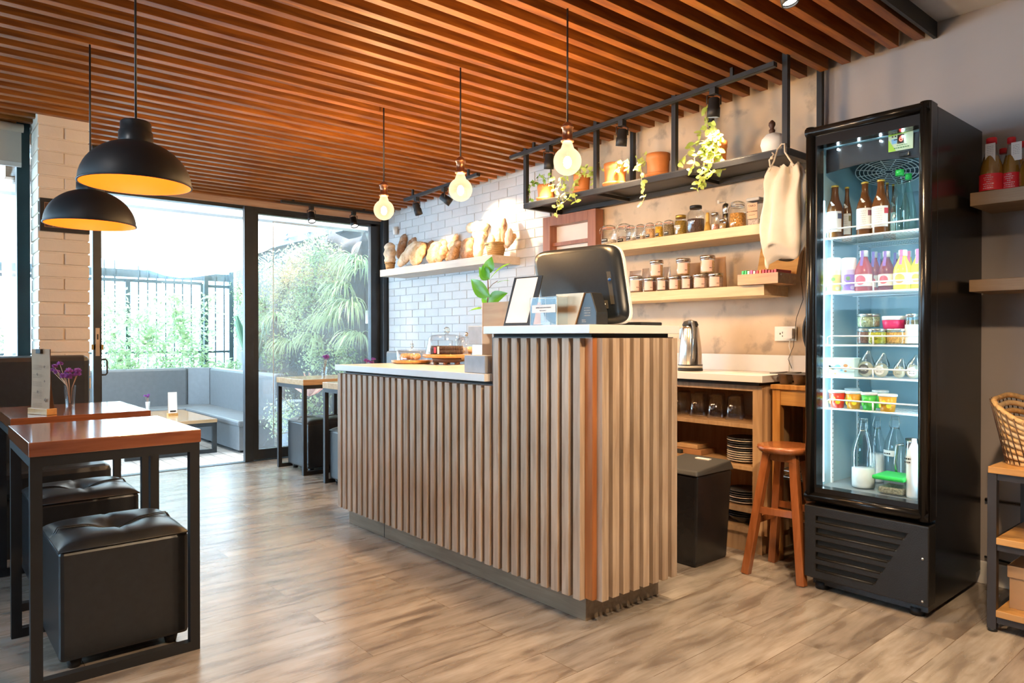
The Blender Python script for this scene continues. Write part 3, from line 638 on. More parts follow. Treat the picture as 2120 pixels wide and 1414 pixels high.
# ---- jars
RJ = random.Random(3)
M['fill'] = {}
def fillm(n, c, sc_=60):
    if n not in M['fill']:
        m, nt, p = newmat(n); v = coords(nt); vo = N(nt, 'ShaderNodeTexVoronoi'); vo.inputs['Scale'].default_value = sc_*4; nt.links.new(v, vo.inputs['Vector'])
        nt.links.new(ramp(nt, vo.outputs['Color'], [(.2, tuple(q*.55 for q in c)), (.8, tuple(min(1,q*1.2) for q in c))]), p.inputs['Base Color']); p.inputs['Roughness'].default_value = .8; M['fill'][n] = m
    return M['fill'][n]
def inkrows(b, x, y, z, w_, n, gap, r=None, h=.0022):
    """rows of tiny print, curved round a jar of radius r"""
    for k in range(n):
        a = -w_/2; zz = z-k*gap
        while a < w_/2:
            l = RJ.uniform(.003,.008)
            if r:
                t0 = a/r; t1 = min(a+l, w_/2)/r
                b.quad((x+r*math.sin(t0),y-r*math.cos(t0),zz),(x+r*math.sin(t1),y-r*math.cos(t1),zz),(x+r*math.sin(t1),y-r*math.cos(t1),zz+h),(x+r*math.sin(t0),y-r*math.cos(t0),zz+h))
            else: b.box(x+a, x+min(a+l, w_/2), y-.0004, y, zz, zz+h)
            a += l+.002
def patch(x, y, z0, z1, r, a0, a1, n=10):        # curved label
    b = B(); vs = []
    for i in range(n+1):
        a = a0+(a1-a0)*i/n; vs += [(x+r*math.sin(a), y-r*math.cos(a), z0), (x+r*math.sin(a), y-r*math.cos(a), z1)]
    return b.add(vs, [(2*i,2*i+2,2*i+3,2*i+1) for i in range(n)], 0, True)
GJ = 'jars on the upper pine shelf'
def clampjar(x, y, z, r, h, label, fill=None, fh=.5, ring='rubber', group=GJ, lab=True):
    t = T('clamp_jar', label, 'jar', (x, y, z), group)
    P('jar_glass', B().lathe([(.0001,.002),(r*.86,.002),(r*.98,.012),(r,h*.2),(r,h*.58),(r*.9,h*.72),(r*.74,h*.80),(r*.74,h*.84)], (x,y,z), 24, caps=False), M['glass'], t)
    P('glass_lid', B().lathe([(r*.80,h*.86),(r*.82,h*.90),(r*.72,h*.97),(r*.45,h),(.0001,h)], (x,y,z), 24, caps=False), M['glass'], t)
    P('seal_ring', B().lathe([(r*.76,h*.835),(r*.84,h*.84),(r*.84,h*.862),(r*.76,h*.865)], (x,y,z), 24, caps=False), M[ring], t)
    wv = B().tube([(x+r*.87*math.cos(a), y+r*.87*math.sin(a), z+h*.79) for a in [k*PI/8 for k in range(17)]], .0012, 5)
    wv.tube([(x-r*.6,y-r*.62,z+h*.79),(x-r*.72,y-r*.72,z+h*.93),(x-r*.85,y-r*.8,z+h*.76),(x-r*.95,y-r*.72,z+h*.58),(x-r*.78,y-r*.86,z+h*.60),(x-r*.6,y-r*.72,z+h*.8)], .0014, 5)
    wv.tube([(x-r*.6,y-r*.6,z+h*.93),(x,y,z+h*1.015),(x+r*.6,y+r*.6,z+h*.93)], .0014, 5)
    P('wire_clamp', wv, M['steel'], t)
    if fill: P('contents', B().lathe([(.0001,.006),(r*.86,.006),(r*.93,.014),(r*.94,h*fh),(.0001,h*fh+r*.06)], (x,y,z), 20, caps=False), fill, t)
    if lab:
        b = patch(x, y, z+h*.12, z+h*.30, r*1.006, -.5, .55); P('label', b, M['ink'], t, 'black label with white writing')
        b2 = B(); inkrows(b2, x, y, z+h*.22, r*.8, 1, .01, r*1.012, .004); P('label_writing', b2, M['white'], t)
    return t
def cj(i0, i1, yt, yb, Y, label, **k):           # positions read from the enlarged photo of the upper shelf
    X, Y_, z, r, h = pxb(1220+i0*.2122, 1220+i1*.2122, 380+yt*.2122, 380+yb*.2122, Y=Y, zb=ZJ)
    return clampjar(X, Y, ZJ, r, h, label, **k)
cj(115,268,410,580,3.45,'clear clamp jar, first from the left on the upper pine shelf', fill=fillm('sugar',(.75,.66,.58)), fh=.25)
cj(272,410,392,560,3.55,'second clamp jar on the upper shelf, behind its neighbours', fill=fillm('oats',(.62,.42,.33)), fh=.4)
cj(358,455,410,548,3.44,'third clamp jar on the upper shelf, small with rubber seal', fill=fillm('salt',(.7,.6,.52)), fh=.25)
cj(456,545,398,540,3.44,'fourth clamp jar on the upper shelf, with black name label', fill=fillm('sugar2',(.72,.58,.46)), fh=.3)
cj(547,640,385,528,3.44,'clamp jar of pale pink powder on the upper shelf', fill=fillm('pink_powder',(.82,.50,.28)), fh=.62)
cj(642,722,372,518,3.44,'clamp jar of bright yellow turmeric on the upper shelf', fill=fillm('turmeric',(.80,.46,.03)), fh=.68)
cj(724,830,358,510,3.44,'clamp jar of brown sticks beside the olive jar', fill=fillm('sticks',(.30,.22,.12)), fh=.72)
def lidjar(x, y, z, r, h, label, fill, fh, lid, lh=.012, glassm='glass', group=GJ, neck=.8, name='jar', lr=None, labp=None):
    t = T(name, label, 'jar', (x, y, z), group); hb = h-lh
    P('jar_glass', B().lathe([(.0001,.001),(r*.9,.001),(r,.01),(r,hb*.72),(r*.96,hb*.82),(r*neck,hb*.93),(r*neck,hb)], (x,y,z), 24, caps=False), M[glassm], t)
    P('lid', B().lathe([(r*neck*1.06,hb-.002),(r*neck*1.06,h-.002),(r*neck,h)], (x,y,z), 24), lid, t)
    P('contents', B().lathe([(.0001,.005),(r*.88,.005),(r*.94,.013),(r*.95,h*fh),(.0001,h*fh)], (x,y,z), 20, caps=False), fill, t)
    if labp: P('label', patch(x,y,z+hb*labp[0],z+hb*labp[1],r*1.008,labp[2],labp[3]), labp[4], t)
    return t
def lj(i0, i1, yt, yb, Y, label, *a, **k):
    X, Y_, z, r, h = pxb(1220+i0*.2122, 1220+i1*.2122, 380+yt*.2122, 380+yb*.2122, Y=Y, zb=ZJ)
    return lidjar(X, Y, ZJ, r, h, label, *a, **k)
gold = plain('gold_lid', (.55,.36,.08), .3, .8)
t = lj(832,952,312,495,3.46,'olive jar with gold lid and handwritten mark on the upper shelf', fillm('olives',(.42,.26,.04)), .72, gold, .016)
b2 = B(); inkrows(b2, t.location.x, 3.46, ZJ+.055, .045, 2, .008, .0405, .005); P('handwriting', b2, M['white'], t)
lj(955,1122,218,482,3.46,'big clear jar of dark cloves with black lid on the upper shelf', fillm('cloves',(.11,.06,.045)), .52, M['black'], .016, neck=.66)
X, _, _, r, h = pxb(1220+1118*.2122, 1220+1190*.2122, 380+285*.2122, 380+460*.2122, Y=3.45, zb=ZJ)
t = T('bamboo_whisk', 'bamboo tea whisk standing on its tines between the clove jar and salt shaker', 'whisk', (X,3.45,ZJ))
M['bamboo'] = wood('bamboo', (.62,.34,.05), (.80,.50,.12), 'z', .5)
P('handle', B().lathe([(r*.42,h*.5),(r*.5,h*.56),(r*.5,h*.9),(r*.4,h),(.001,h)], (X,3.45,ZJ), 16), M['bamboo'], t)
b = B()
for k in range(30):
    a = 2*PI*k/30; b.tube([(X+r*.42*math.cos(a),3.45+r*.42*math.sin(a),ZJ+h*.52),(X+r*.75*math.cos(a),3.45+r*.75*math.sin(a),ZJ+h*.25),(X+r*math.cos(a),3.45+r*math.sin(a),ZJ)], .0016, 4)
P('tines', b, M['bamboo'], t)
lj(1190,1262,287,450,3.44,'tall spice shaker of pink salt on the upper shelf', fillm('pink_salt',(.85,.42,.30)), .36, M['steel'], .014, neck=.92, name='spice_shaker')
lj(1270,1335,350,440,3.43,'short spice shaker in front of the steel grinder', fillm('pepper_mix',(.62,.42,.20)), .6, M['steel'], .010, neck=.92, name='spice_shaker')
X, _, _, r, h = pxb(1220+1300*.2122, 1220+1365*.2122, 380+195*.2122, 380+430*.2122, Y=3.52, zb=ZJ)
t = T('coffee_grinder', 'slim steel hand coffee grinder with crank on the upper pine shelf', 'grinder', (X,3.52,ZJ))
P('body', B().lathe([(r,0),(r,h*.62),(r*.93,h*.63),(r*.93,h*.66),(r,h*.67),(r,h*.95),(r*.6,h)], (X,3.52,ZJ), 24), M['steel'], t)
P('crank', B().tube([(X,3.52,ZJ+h),(X,3.52,ZJ+h+.006),(X-.035,3.50,ZJ+h+.006)], .003), M['steel'], t)
P('crank_knob', B().cyl((X-.035,3.50,ZJ+h+.002), .006, .018, 12), M['paper'], t)
cj(1365,1530,175,425,3.46,'large clamp jar of orange granola on the upper shelf', fill=fillm('granola',(.66,.32,.07),35), fh=.55, ring='steel', lab=False)
X, _, _, r, h = pxb(1220+1530*.2122, 1220+1660*.2122, 380+135*.2122, 380+405*.2122, Y=3.42, zb=ZJ)
t = T('storage_canister', 'square clear canister with grey lid and kraft label at the shelf end', 'canister', (X,3.47,ZJ), GJ)
P('canister_glass', B().box(X-r,X+r,3.42,3.52,ZJ+.001,ZJ+h*.88), M['glass'], t, bv=.004)
P('lid', B().box(X-r-.004,X+r+.004,3.416,3.524,ZJ+h*.88,ZJ+h), plain('grey_lid', (.48,.47,.46), .4), t, bv=.006)
P('contents', B().box(X-r+.004,X+r-.004,3.425,3.515,ZJ+.004,ZJ+h*.22), fillm('flour',(.75,.60,.50)), t)
P('label', B().box(X-r*.9,X+r*.75,3.4185,3.4195,ZJ+h*.25,ZJ+h*.80), plain('kraft_label', (.72,.42,.25), .6), t)
text('label_writing', 'TARO', .016, facing((X-.004,3.418,ZJ+h*.70)), M['ink'], t)
text('label_writing', 'HOT POWDER', .0095, facing((X-.004,3.418,ZJ+h*.50)), M['ink'], t)
b2 = B(); inkrows(b2, X-.004, 3.418, ZJ+h*.37, .035, 1, .01); b2.box(X-.035,X+.026,3.4177,3.4182,ZJ+h*.59,ZJ+h*.592).box(X-.035,X+.026,3.4177,3.4182,ZJ+h*.42,ZJ+h*.422); P('label_lines', b2, M['ink'], t)
# tea jars
GT = 'steel-lidded tea jars on the lower pine shelf'
def teajar(x, y, z, r, h, label, fill, turn=.55):
    t = lidjar(x, y, z, r, h, label, fill, .72, M['steel'], .017, neck=1.0, group=GT, name='tea_jar')
    P('label', patch(x, y, z+h*.10, z+h*.74, r*1.012, turn-.75, turn+.75), M['pink'], t, 'pink label')
    b2 = B(); rr = r*1.02; b2.xf(Matrix()); a = turn+.35
    for k in range(4):
        a0 = a+k*.09; b2.quad((x+rr*math.sin(a0),y-rr*math.cos(a0),z+h*.28),(x+rr*math.sin(a0+.06),y-rr*math.cos(a0+.06),z+h*.28),(x+rr*math.sin(a0+.06),y-rr*math.cos(a0+.06),z+h*.33),(x+rr*math.sin(a0),y-rr*math.cos(a0),z+h*.33))
    P('label_writing', b2, M['ink'], t); return t
tj = [(390,525,902,1065,'leftmost tea jar in the front row beside the monitor',(.50,.33,.25)),(530,655,922,1060,'second front-row tea jar, dark leaves',(.30,.13,.10)),(657,773,915,1050,'third front-row tea jar, blackish leaves',(.18,.13,.14)),
      (775,895,905,1040,'fourth front-row tea jar, golden contents',(.72,.45,.20)),(898,1010,897,1035,'fifth front-row tea jar, dark contents',(.16,.10,.11)),(1014,1160,885,1025,'sixth front-row tea jar, wide pink label',(.66,.45,.36)),(1164,1303,877,1015,'rightmost front-row tea jar with wide pink label',(.58,.42,.38))]
tops = {}
for i, (a, c, yt, yb, lab, f) in enumerate(tj):
    X, _, _, r, h = pxb(1220+a*.2122, 1220+c*.2122, 380+yt*.2122, 380+yb*.2122, Y=3.455, zb=ZL); tops[i] = ZL+h; teajar(X, 3.455, ZL, r*.97, h, lab, fillm('tea%d'%i, f), .35)
for (a, c, yt, yb, u, lab, f) in [(592,722,752,920,1,'tea jar stacked on the left, on the dark-leaf jars',(.75,.45,.22)),(847,985,735,905,4,'tea jar stacked in the middle of the row',(.75,.45,.20)),(1082,1225,705,885,5,'tallest-standing tea jar, stacked on the right',(.80,.52,.26))]:
    zb_ = tops[u]+.001 if u != 1 else max(tops[1], tops[2])+.001
    if u == 4: zb_ = max(tops[3], tops[4])+.001
    if u == 5: zb_ = max(tops[5], tops[6])+.001
    X, _, _, r, h = pxb(1220+a*.2122, 1220+c*.2122, 380+yt*.2122, 380+yb*.2122, Y=3.47, zb=zb_); teajar(X, 3.47, zb_, r*.97, max(h,.09), lab, fillm('teb%d'%u, f), .5)
def pouch(i0, i1, yt, yb, Y, m, label, name='paper_pouch'):
    a = at(1220+i0*.2122, 380+yb*.2122, Y=Y); c = at(1220+i1*.2122, 380+yt*.2122, Y=Y); x0, x1, z0, z1 = a.x, c.x, ZL, c.z
    b = B(); n = 8; vs = []
    for j in range(n+1):
        v = j/n; th = .028*(1-v)**.7+.002; ww = (x1-x0)/2*(1-.06*v)
        for i in range(13):
            u = 2*PI*i/12; vs.append(((x0+x1)/2+ww*math.copysign(abs(math.cos(u))**.6, math.cos(u)), Y+th*math.sin(u), z0+(z1-z0)*v))
    b.add(vs, [(j*13+i, j*13+i+1, (j+1)*13+i+1, (j+1)*13+i) for j in range(n) for i in range(12)], 0, True)
    return S(name, b, m, label, 'bag')
clearp = glass('clear_plastic_bag', (.80,.76,.74), .22, .2)
pouch(390,512,845,1010,3.56,clearp,'clear plastic bag behind the leftmost tea jar','plastic_pouch')
pouch(518,588,825,1000,3.585,clearp,'clear plastic bag behind the second tea jar','plastic_pouch')
pouch(722,792,810,1000,3.57,clearp,'clear plastic bag right of the left stacked jar','plastic_pouch')
pouch(975,1085,770,990,3.58,M['kraft'],'brown paper pouch between the two right stacked jars')
pouch(1215,1335,712,990,3.56,M['kraft'],'tall kraft pouch right of the stacked tea jars')
# tea box with open lid
X0, X1 = -2.085, -1.855
tb = T('tea_box', 'honey wooden tea box with open lid full of coloured tea sachets', 'box', ((X0+X1)/2, 3.46, ZL))
P('box_front', B().box(X0,X1,3.365,3.375,ZL+.001,ZL+.056), M['honeyx'], tb); P('box_side', B().box(X1-.01,X1,3.375,3.55,ZL+.001,ZL+.056), M['honeyx'], tb)
P('box_side', B().box(X0,X0+.01,3.375,3.55,ZL+.001,ZL+.056), M['honeyx'], tb); P('box_back', B().box(X0+.01,X1-.01,3.54,3.55,ZL+.001,ZL+.056), M['honeyx'], tb)
P('box_bottom', B().box(X0+.01,X1-.01,3.375,3.54,ZL+.001,ZL+.006), M['honeyx'], tb)
P('lid', B().hexa([(X0,3.552,ZL+.056),(X1,3.552,ZL+.056),(X1,3.565,ZL+.056),(X0,3.565,ZL+.056),(X0,3.60,ZL+.215),(X1,3.60,ZL+.215),(X1,3.613,ZL+.215),(X0,3.613,ZL+.215)]), M['honeyx'], tb)
P('latch', B().sph((X1+.002,3.39,ZL+.045), .004), M['chrome'], tb)
tc_ = [('green',(.05,.55,.12)),('white',(.85,.80,.78)),('pink',(.80,.12,.35)),('red',(.75,.06,.06)),('dark_red',(.5,.03,.05)),('orange',(.85,.30,.05))]
for k in range(12):
    nm, c = tc_[[0,0,1,2,1,3,5,3,4,3,4,3][k]]; x = X0+.014+k*.0168
    if nm+'_sachet' not in M: M[nm+'_sachet'] = plain(nm+'_sachet', c, .35)
    dz = random.uniform(.008,.018); S('tea_sachet', B().hexa([(x,3.38,ZL+.008),(x+.011,3.38,ZL+.008),(x+.011,3.53,ZL+.008),(x,3.53,ZL+.008),(x+.003,3.378,ZL+.062+dz),(x+.0145,3.378,ZL+.062+dz),(x+.0145,3.53,ZL+.064+dz),(x+.003,3.53,ZL+.064+dz)]), M[nm+'_sachet'], nm.replace('_',' ')+' tea sachet, '+['leftmost','second','third','fourth','fifth','sixth','seventh','eighth','ninth','tenth','eleventh','rightmost'][k]+' in the open wooden tea box', 'tea bag', 'tea sachets in the wooden box')
p_ = at(1540,560,Y=3.5); S('round_tin', B().lathe([(.024,-.009),(.026,-.007),(.026,.007),(.024,.009)], (p_.x,3.5,ZL+.0265), 24, M=Matrix.Rotation(PI/2,3,'X')), M['black'], 'small black round tin standing on edge left of the tea box', 'tin')

# ---- breads
def crust(name, c0, c1, flour=.5):
    m, nt, p = newmat(name); v = coords(nt); f = noise(nt, v, 30, 8, 1.0); g = noise(nt, v, 9, 6, .8)
    a = ramp(nt, f, [(.3, c0), (.55, c1)]); mx = N(nt, 'ShaderNodeMixRGB'); nt.links.new(ramp(nt, g, [(.42,(0,0,0)),(.62,(flour,)*3)]), mx.inputs[0]); nt.links.new(a, mx.inputs[1]); mx.inputs[2].default_value = (.86,.76,.64,1)
    nt.links.new(mx.outputs[0], p.inputs['Base Color']); p.inputs['Roughness'].default_value = .75; bump(nt, p, noise(nt, v, 38, 8, 1.0), .6, .012); return m
M['crust'] = crust('golden_crust', (.42,.19,.06), (.68,.40,.19), .5); M['crustd'] = crust('dark_crust', (.20,.08,.035), (.42,.21,.10), .35); M['crustp'] = crust('floured_crust', (.60,.38,.20), (.80,.60,.40), .8)
def loaf(p0, p1, r, m, label, name='bread_loaf', sy=.75, Y=3.5, twist=0, rad=None, n=32, bumps=.06):
    a = Vector(at(780+p0[0]*.1698, 400+p0[1]*.1698, Y=Y)); b_ = Vector(at(780+p1[0]*.1698, 400+p1[1]*.1698, Y=Y+(.06 if not twist else twist)))
    R = r*1.12*.1698*depth(a)/FPX; b = B(); L = 26; d = (b_-a); u = d.cross(Vector((0,1,0))).normalized(); v = d.normalized().cross(u); vs = []
    ph = random.uniform(0,6)
    for i in range(L+1):
        t = i/L; rr = R*max(0.001, (1-abs(2*t-1)**3.0))**.5*(1+bumps*math.sin(ph+t*19)+.012*math.sin(ph*2+t*47))
        if rad: rr *= rad(t)
        for k in range(n):
            q = 2*PI*k/n; vs.append(a+d*t+u*rr*math.cos(q)*(1+bumps*.45*math.sin(3*q+ph+t*7)+.012*math.sin(9*q+t*31+ph))+v*rr*sy*math.sin(q))
    b.add(vs, [(i*n+k, i*n+(k+1)%n, (i+1)*n+(k+1)%n, (i+1)*n+k) for i in range(L) for k in range(n)], 0, True)
    zmin = min(q.z for q in b.v)
    if rad is None and p0[1] > 760 and zmin < ZB: b.xf(Matrix.Translation((0,0,ZB-zmin+.001)))
    return S(name, b, M[m], label, 'bread', 'loaves on the bread shelf')
loaf((165,880),(155,600),78,'crustp','upright floury round-topped loaf in the small basket, far left', Y=3.46, twist=.01, bumps=.1)
loaf((262,800),(345,495),52,'crustd','pointed dark baguette leaning up behind the long loaf','baguette', Y=3.58)
loaf((380,640),(492,545),38,'crustd','short dark roll end peeking above the long loaf','bread_roll', Y=3.6)
loaf((262,890),(500,590),60,'crustp','long pale loaf leaning to the right near the left basket', Y=3.46)
loaf((440,880),(560,590),118,'crust','broad flat ciabatta leaning second from the left', Y=3.47, sy=.35)
loaf((600,700),(700,580),40,'crustd','dark crust tip between the two broad loaves','bread_roll', Y=3.6)
loaf((660,860),(740,590),105,'crust','large bright loaf in the left middle of the shelf', Y=3.50, sy=.5)
loaf((730,840),(850,640),70,'crust','torn-looking seeded loaf in front of the bright loaf', Y=3.44, sy=.6, bumps=.14)
loaf((850,830),(985,490),48,'crust','slim golden baguette leaning in the middle of the shelf','baguette', Y=3.56)
loaf((930,820),(1000,570),62,'crust','curled golden loaf beside the dark seeded loaf', Y=3.47, bumps=.16)
loaf((1090,800),(1110,560),108,'crustd','dark seed-crusted loaf in the right middle of the shelf', Y=3.5, sy=.6)
loaf((1080,520),(1090,480),90,'crustp','pale loaf lying on top of the seeded loaf', Y=3.55, sy=.6) if False else None
loaf((1235,800),(1250,500),78,'crustp','tall pale loaf standing left of the wicker basket', Y=3.47, sy=.6)
loaf((1090,430),(1360,400),62,'crustp','pale oblong loaf at the very top of the bread pile', Y=3.56, twist=.0, sy=.8)
loaf((1180,560),(1330,440),80,'crustp','floury loaf under the topmost loaf', Y=3.58, twist=0)
loaf((530,800),(600,600),60,'crustd','brown loaf wedged behind the broad flat ciabatta', Y=3.58)
loaf((760,800),(820,560),70,'crustp','floury tall loaf at the back behind the torn loaf', Y=3.59)
loaf((890,820),(960,640),60,'crust','golden loaf in front of the slim baguette', Y=3.43)
loaf((1150,800),(1180,520),66,'crust','narrow loaf between the seeded loaf and the tall pale loaf', Y=3.56)
for k, (p0, p1, r, mm, lab) in enumerate([((1420,650),(1385,520),48,'crust','stubby baguette on the left inside the right basket'),((1480,660),(1500,420),46,'crust','baguette standing at the centre left of the right basket'),((1540,660),(1555,300),44,'crustd','tallest baguette rising from the right basket'),((1600,640),(1620,430),52,'crustp','pale baguette at the back of the right basket'),((1560,670),(1690,490),44,'crust','baguette leaning right out of the right basket'),((1490,600),(1530,520),44,'crustp','small roll at the front of the right basket')]):
    loaf(p0, p1, r, mm, lab, 'baguette', Y=3.47+.02*(k%3), rad=lambda t: 1.0)
M['wicker'] = None
m, nt, p = newmat('wicker'); M['wicker'] = m; v = coords(nt); wv_ = N(nt, 'ShaderNodeTexWave', wave_type='BANDS', bands_direction='Z'); wv_.inputs['Scale'].default_value = 45; wv_.inputs['Distortion'].default_value = 3; nt.links.new(v, wv_.inputs['Vector'])
nt.links.new(ramp(nt, wv_.outputs['Fac'], [(.2,(.34,.17,.05)),(.7,(.72,.44,.18))]), p.inputs['Base Color']); bump(nt, p, wv_.outputs['Fac'], .8, .006); p.inputs['Roughness'].default_value = .6
def rbasket(x, y, z, r0, r1, h, label):
    t = T('bread_basket', label, 'basket', (x,y,z)); P('basket_body', B().lathe([(.0001,.0),(r0,0),(r1,h),(r1-.006,h),(r0-.005,.006)], (x,y,z), 32, caps=False, sy=.8), M['wicker'], t)
    P('basket_rim', B().lathe([(r1+.004,h-.006),(r1+.005,h+.004),(r1-.006,h+.005),(r1-.008,h-.004)], (x,y,z), 32, caps=False, sy=.8), M['wicker'], t)
X, _, _, r, h = pxb(780+1300*.1698,780+1600*.1698,400+615*.1698,400+760*.1698,Y=3.48,zb=ZB); rbasket(X,3.48,ZB,r*.72,r,h,'round wicker basket of baguettes at the right end of the bread shelf')
X, _, _, r, h = pxb(780+92*.1698,780+235*.1698,400+850*.1698,400+925*.1698,Y=3.45,zb=ZB); rbasket(X,3.45,ZB,r*.8,r,h,'small wicker basket at the left end of the bread shelf')
S('wall_cup', B().lathe([(.018,0),(.028,.075),(.026,.075),(.017,.003)], (*at(818,486,Y=3.62).xy, at(818,486,Y=3.62).z), 16), M['white'], 'small white cup-shaped holder on the brick wall near the window corner', 'holder')
# ================================================================== THINGS ON THE BACK WORKTOP AND AROUND
ZW = .908
X, _, _, r, h = pxb(1403, 1455, 664, 754, Y=3.38, zb=ZW)
kt = T('electric_kettle', 'brushed steel electric kettle with dark handle on the back worktop', 'kettle', (X,3.38,ZW)); r *= .93
P('power_base', B().lathe([(r*1.05,0),(r*1.05,.012),(r*1.0,.016)], (X,3.38,ZW), 36), M['black'], kt)
P('body', B().lathe([(r*1.03,.016),(r*1.03,.036),(r,.04),(r*.93,h*.45),(r*.72,h*.84),(r*.60,h*.90)], (X,3.38,ZW), 40), M['steel'], kt)
P('band', B().lathe([(r*1.035,.030),(r*1.035,.036)], (X,3.38,ZW), 36, caps=False), M['black'], kt)
P('lid', B().lathe([(r*.60,h*.895),(r*.62,h*.92),(r*.5,h*.985),(.0001,h*1.02)], (X,3.38,ZW), 30, sx=1.15), M['black'], kt)
hp = [(X+r*.35,3.34,ZW+h*.97),(X+r*.75,3.33,ZW+h*.97),(X+r*1.05,3.32,ZW+h*.83),(X+r*1.12,3.31,ZW+h*.55),(X+r*1.05,3.31,ZW+h*.25),(X+r*.85,3.32,ZW+h*.16),(X+r*.72,3.33,ZW+h*.3)]
P('handle', B().tube(hp, .0105, 10), plain('grey_handle', (.14,.14,.14), .3, .4), kt)
P('handle_trim', B().tube([(p_[0]+.004,p_[1]-.0105,p_[2]) for p_ in hp[2:5]], .002, 6), M['chrome'], kt)
P('spout', B().hexa([(X-r*.95,3.36,ZW+h*.62),(X-r*.7,3.36,ZW+h*.6),(X-r*.7,3.40,ZW+h*.6),(X-r*.95,3.40,ZW+h*.62),(X-r*.85,3.355,ZW+h*.84),(X-r*.5,3.35,ZW+h*.88),(X-r*.5,3.41,ZW+h*.88),(X-r*.85,3.405,ZW+h*.84)]), M['steel'], kt, bv=.004)
# wall socket, charger, cords
ot = T('wall_socket', 'white double wall socket with a charger plugged in, above the back worktop', 'socket', (-1.967,3.652,1.07))
P('plate', B().box(-2.03,-1.905,3.648,3.655,1.077,1.157), M['white'], ot, bv=.002)
P('socket_hole', B().box(-2.0,-1.994,3.6465,3.648,1.112,1.122), M['ink'], ot); P('socket_hole', B().box(-1.985,-1.979,3.6465,3.648,1.118,1.128), M['ink'], ot); P('socket_hole', B().box(-1.985,-1.979,3.6465,3.648,1.100,1.108), M['ink'], ot)
ch = T('phone_charger', 'white plug-in charger with a thin cable', 'charger', (-1.93,3.63,1.09))
P('charger_body', B().box(-1.965,-1.91,3.615,3.648,1.09,1.145), M['white'], ch, bv=.004)
P('cable', B().tube([(-1.93,3.63,1.092),(-1.935,3.63,1.05),(-1.925,3.628,1.02),(-1.93,3.62,.97),(-1.92,3.60,.915)], .0028, 6), M['white'], ch)
S('thin_wire', B().tube([(-1.86,3.64,1.56),(-1.875,3.64,1.42),(-1.862,3.64,1.30),(-1.90,3.64,1.20),(-1.893,3.61,1.12),(-1.90,3.61,1.05),(-1.93,3.61,.98),(-1.915,3.62,.93)], .0016, 5), M['ink'], 'thin dark wire running down the concrete wall past the socket', 'wire')
# side table by the fridge
stb = T('side_table', 'honey-brown wooden side table squeezed between cabinet and fridge', 'table', (-1.68,3.4,0)); zT = .865
P('tabletop', B().box(-1.83,-1.545,3.25,3.61,zT-.022,zT), M['orangewood'], stb, bv=.002)
P('apron', B().box(-1.785,-1.59,3.265,3.285,zT-.10,zT-.022), M['honeyx'], stb)
for a in (-1.825, -1.59):
    for c in (3.26, 3.565): P('leg', B().box(a,a+.04,c,c+.04,0,zT-.022), M['orangewood'], stb, bv=.001)
P('lower_shelf', B().box(-1.785,-1.59,3.27,3.6,.40,.415), M['dark'], stb)
S('wire_tray', B().tube([(-1.78,3.24,.45),(-1.57,3.24,.45),(-1.57,3.5,.45),(-1.78,3.5,.45),(-1.78,3.24,.45)], .004).tube([(-1.77,3.25,.418),(-1.58,3.25,.418),(-1.58,3.49,.418),(-1.77,3.49,.418),(-1.77,3.25,.418)], .003), M['steel'], 'thin metal tray rim on the lower shelf of the side table', 'tray')
mt = T('muffin_tin', 'grey metal loaf tin tray with cups on top of the side table', 'baking tin', (-1.7,3.3,zT)); g_ = plain('grey_nonstick', (.26,.24,.23), .45, .6)
b = B(); b.box(-1.84,-1.53,3.26,3.27,zT+.052,zT+.058).box(-1.84,-1.53,3.415,3.425,zT+.052,zT+.058)
for k in range(5): b.box(-1.84+k*.075,-1.83+k*.075,3.27,3.415,zT+.052,zT+.058)
P('rim', b, g_, mt)
for k in range(4):
    x = -1.797+k*.075; P('cup', B().lathe([(.0001,.002),(.022,.002),(.032,.052)], (x,3.342,zT), 20, caps=False, sy=1.9), g_, mt)
tr = T('round_tray', 'large round dark tray leaning against the wall behind the fridge', 'tray', (-1.70,3.60,.925)); Mr = Matrix.Rotation(PI/2,3,'X')
rt_ = .20; b = B().lathe([(.0001,.0),(rt_*.93,.0),(rt_*.95,.03),(rt_,.03)], (-1.665,3.585,1.125), 48, M=Mr, caps=False)
P('rim', B().lathe([(rt_*.92,.0),(rt_*.94,.022),(rt_*1.0,.024),(rt_*.99,.0)], (-1.655,3.640,1.128), 48, M=Mr, caps=False), M['black'], tr)
P('tray_face', B().lathe([(.0001,.004),(rt_*.94,.004)], (-1.655,3.640,1.128), 48, M=Mr, caps=False), plain('brown_tray', (.17,.09,.05), .5), tr)
# bar stool
bx, by = -1.665, 3.10
bs_ = T('bar_stool', 'round red-brown wooden bar stool left of the fridge', 'stool', (bx,by,0)); zs_ = .60
P('seat', B().lathe([(.09,zs_-.032),(.120,zs_-.03),(.130,zs_-.016),(.127,zs_-.004),(.112,zs_),(.0001,zs_-.006)], (bx,by,0), 48), M['stool'], bs_)
lg = [(-.19,.02),(.0,-.0),(-.12,.25),(.10,.20)]
lg = [(-.125,-.135),(.128,-.10),(-.135,.125),(.115,.12)]
for (a, c) in lg:
    P('leg', B().beam((bx+a,by+c,0.0),(bx+a*.46,by+c*.46,zs_-.03), .036, .036, up=(0,1,0)), M['stool'], bs_, bv=.003)
def lpt(i, z): a, c = lg[i]; t = z/(zs_-.03); s_ = 1-.54*t; return Vector((bx+a*s_, by+c*s_, z))
for i, j, z in ((0,1,.30),(1,3,.25),(3,2,.30),(2,0,.25)): P('stretcher', B().beam(lpt(i,z), lpt(j,z), .020, .032), M['stool'], bs_, bv=.002)
P('seat_brace', B().box(bx-.07,bx+.07,by-.07,by+.07,zs_-.07,zs_-.031), M['stool'], bs_, bv=.003)
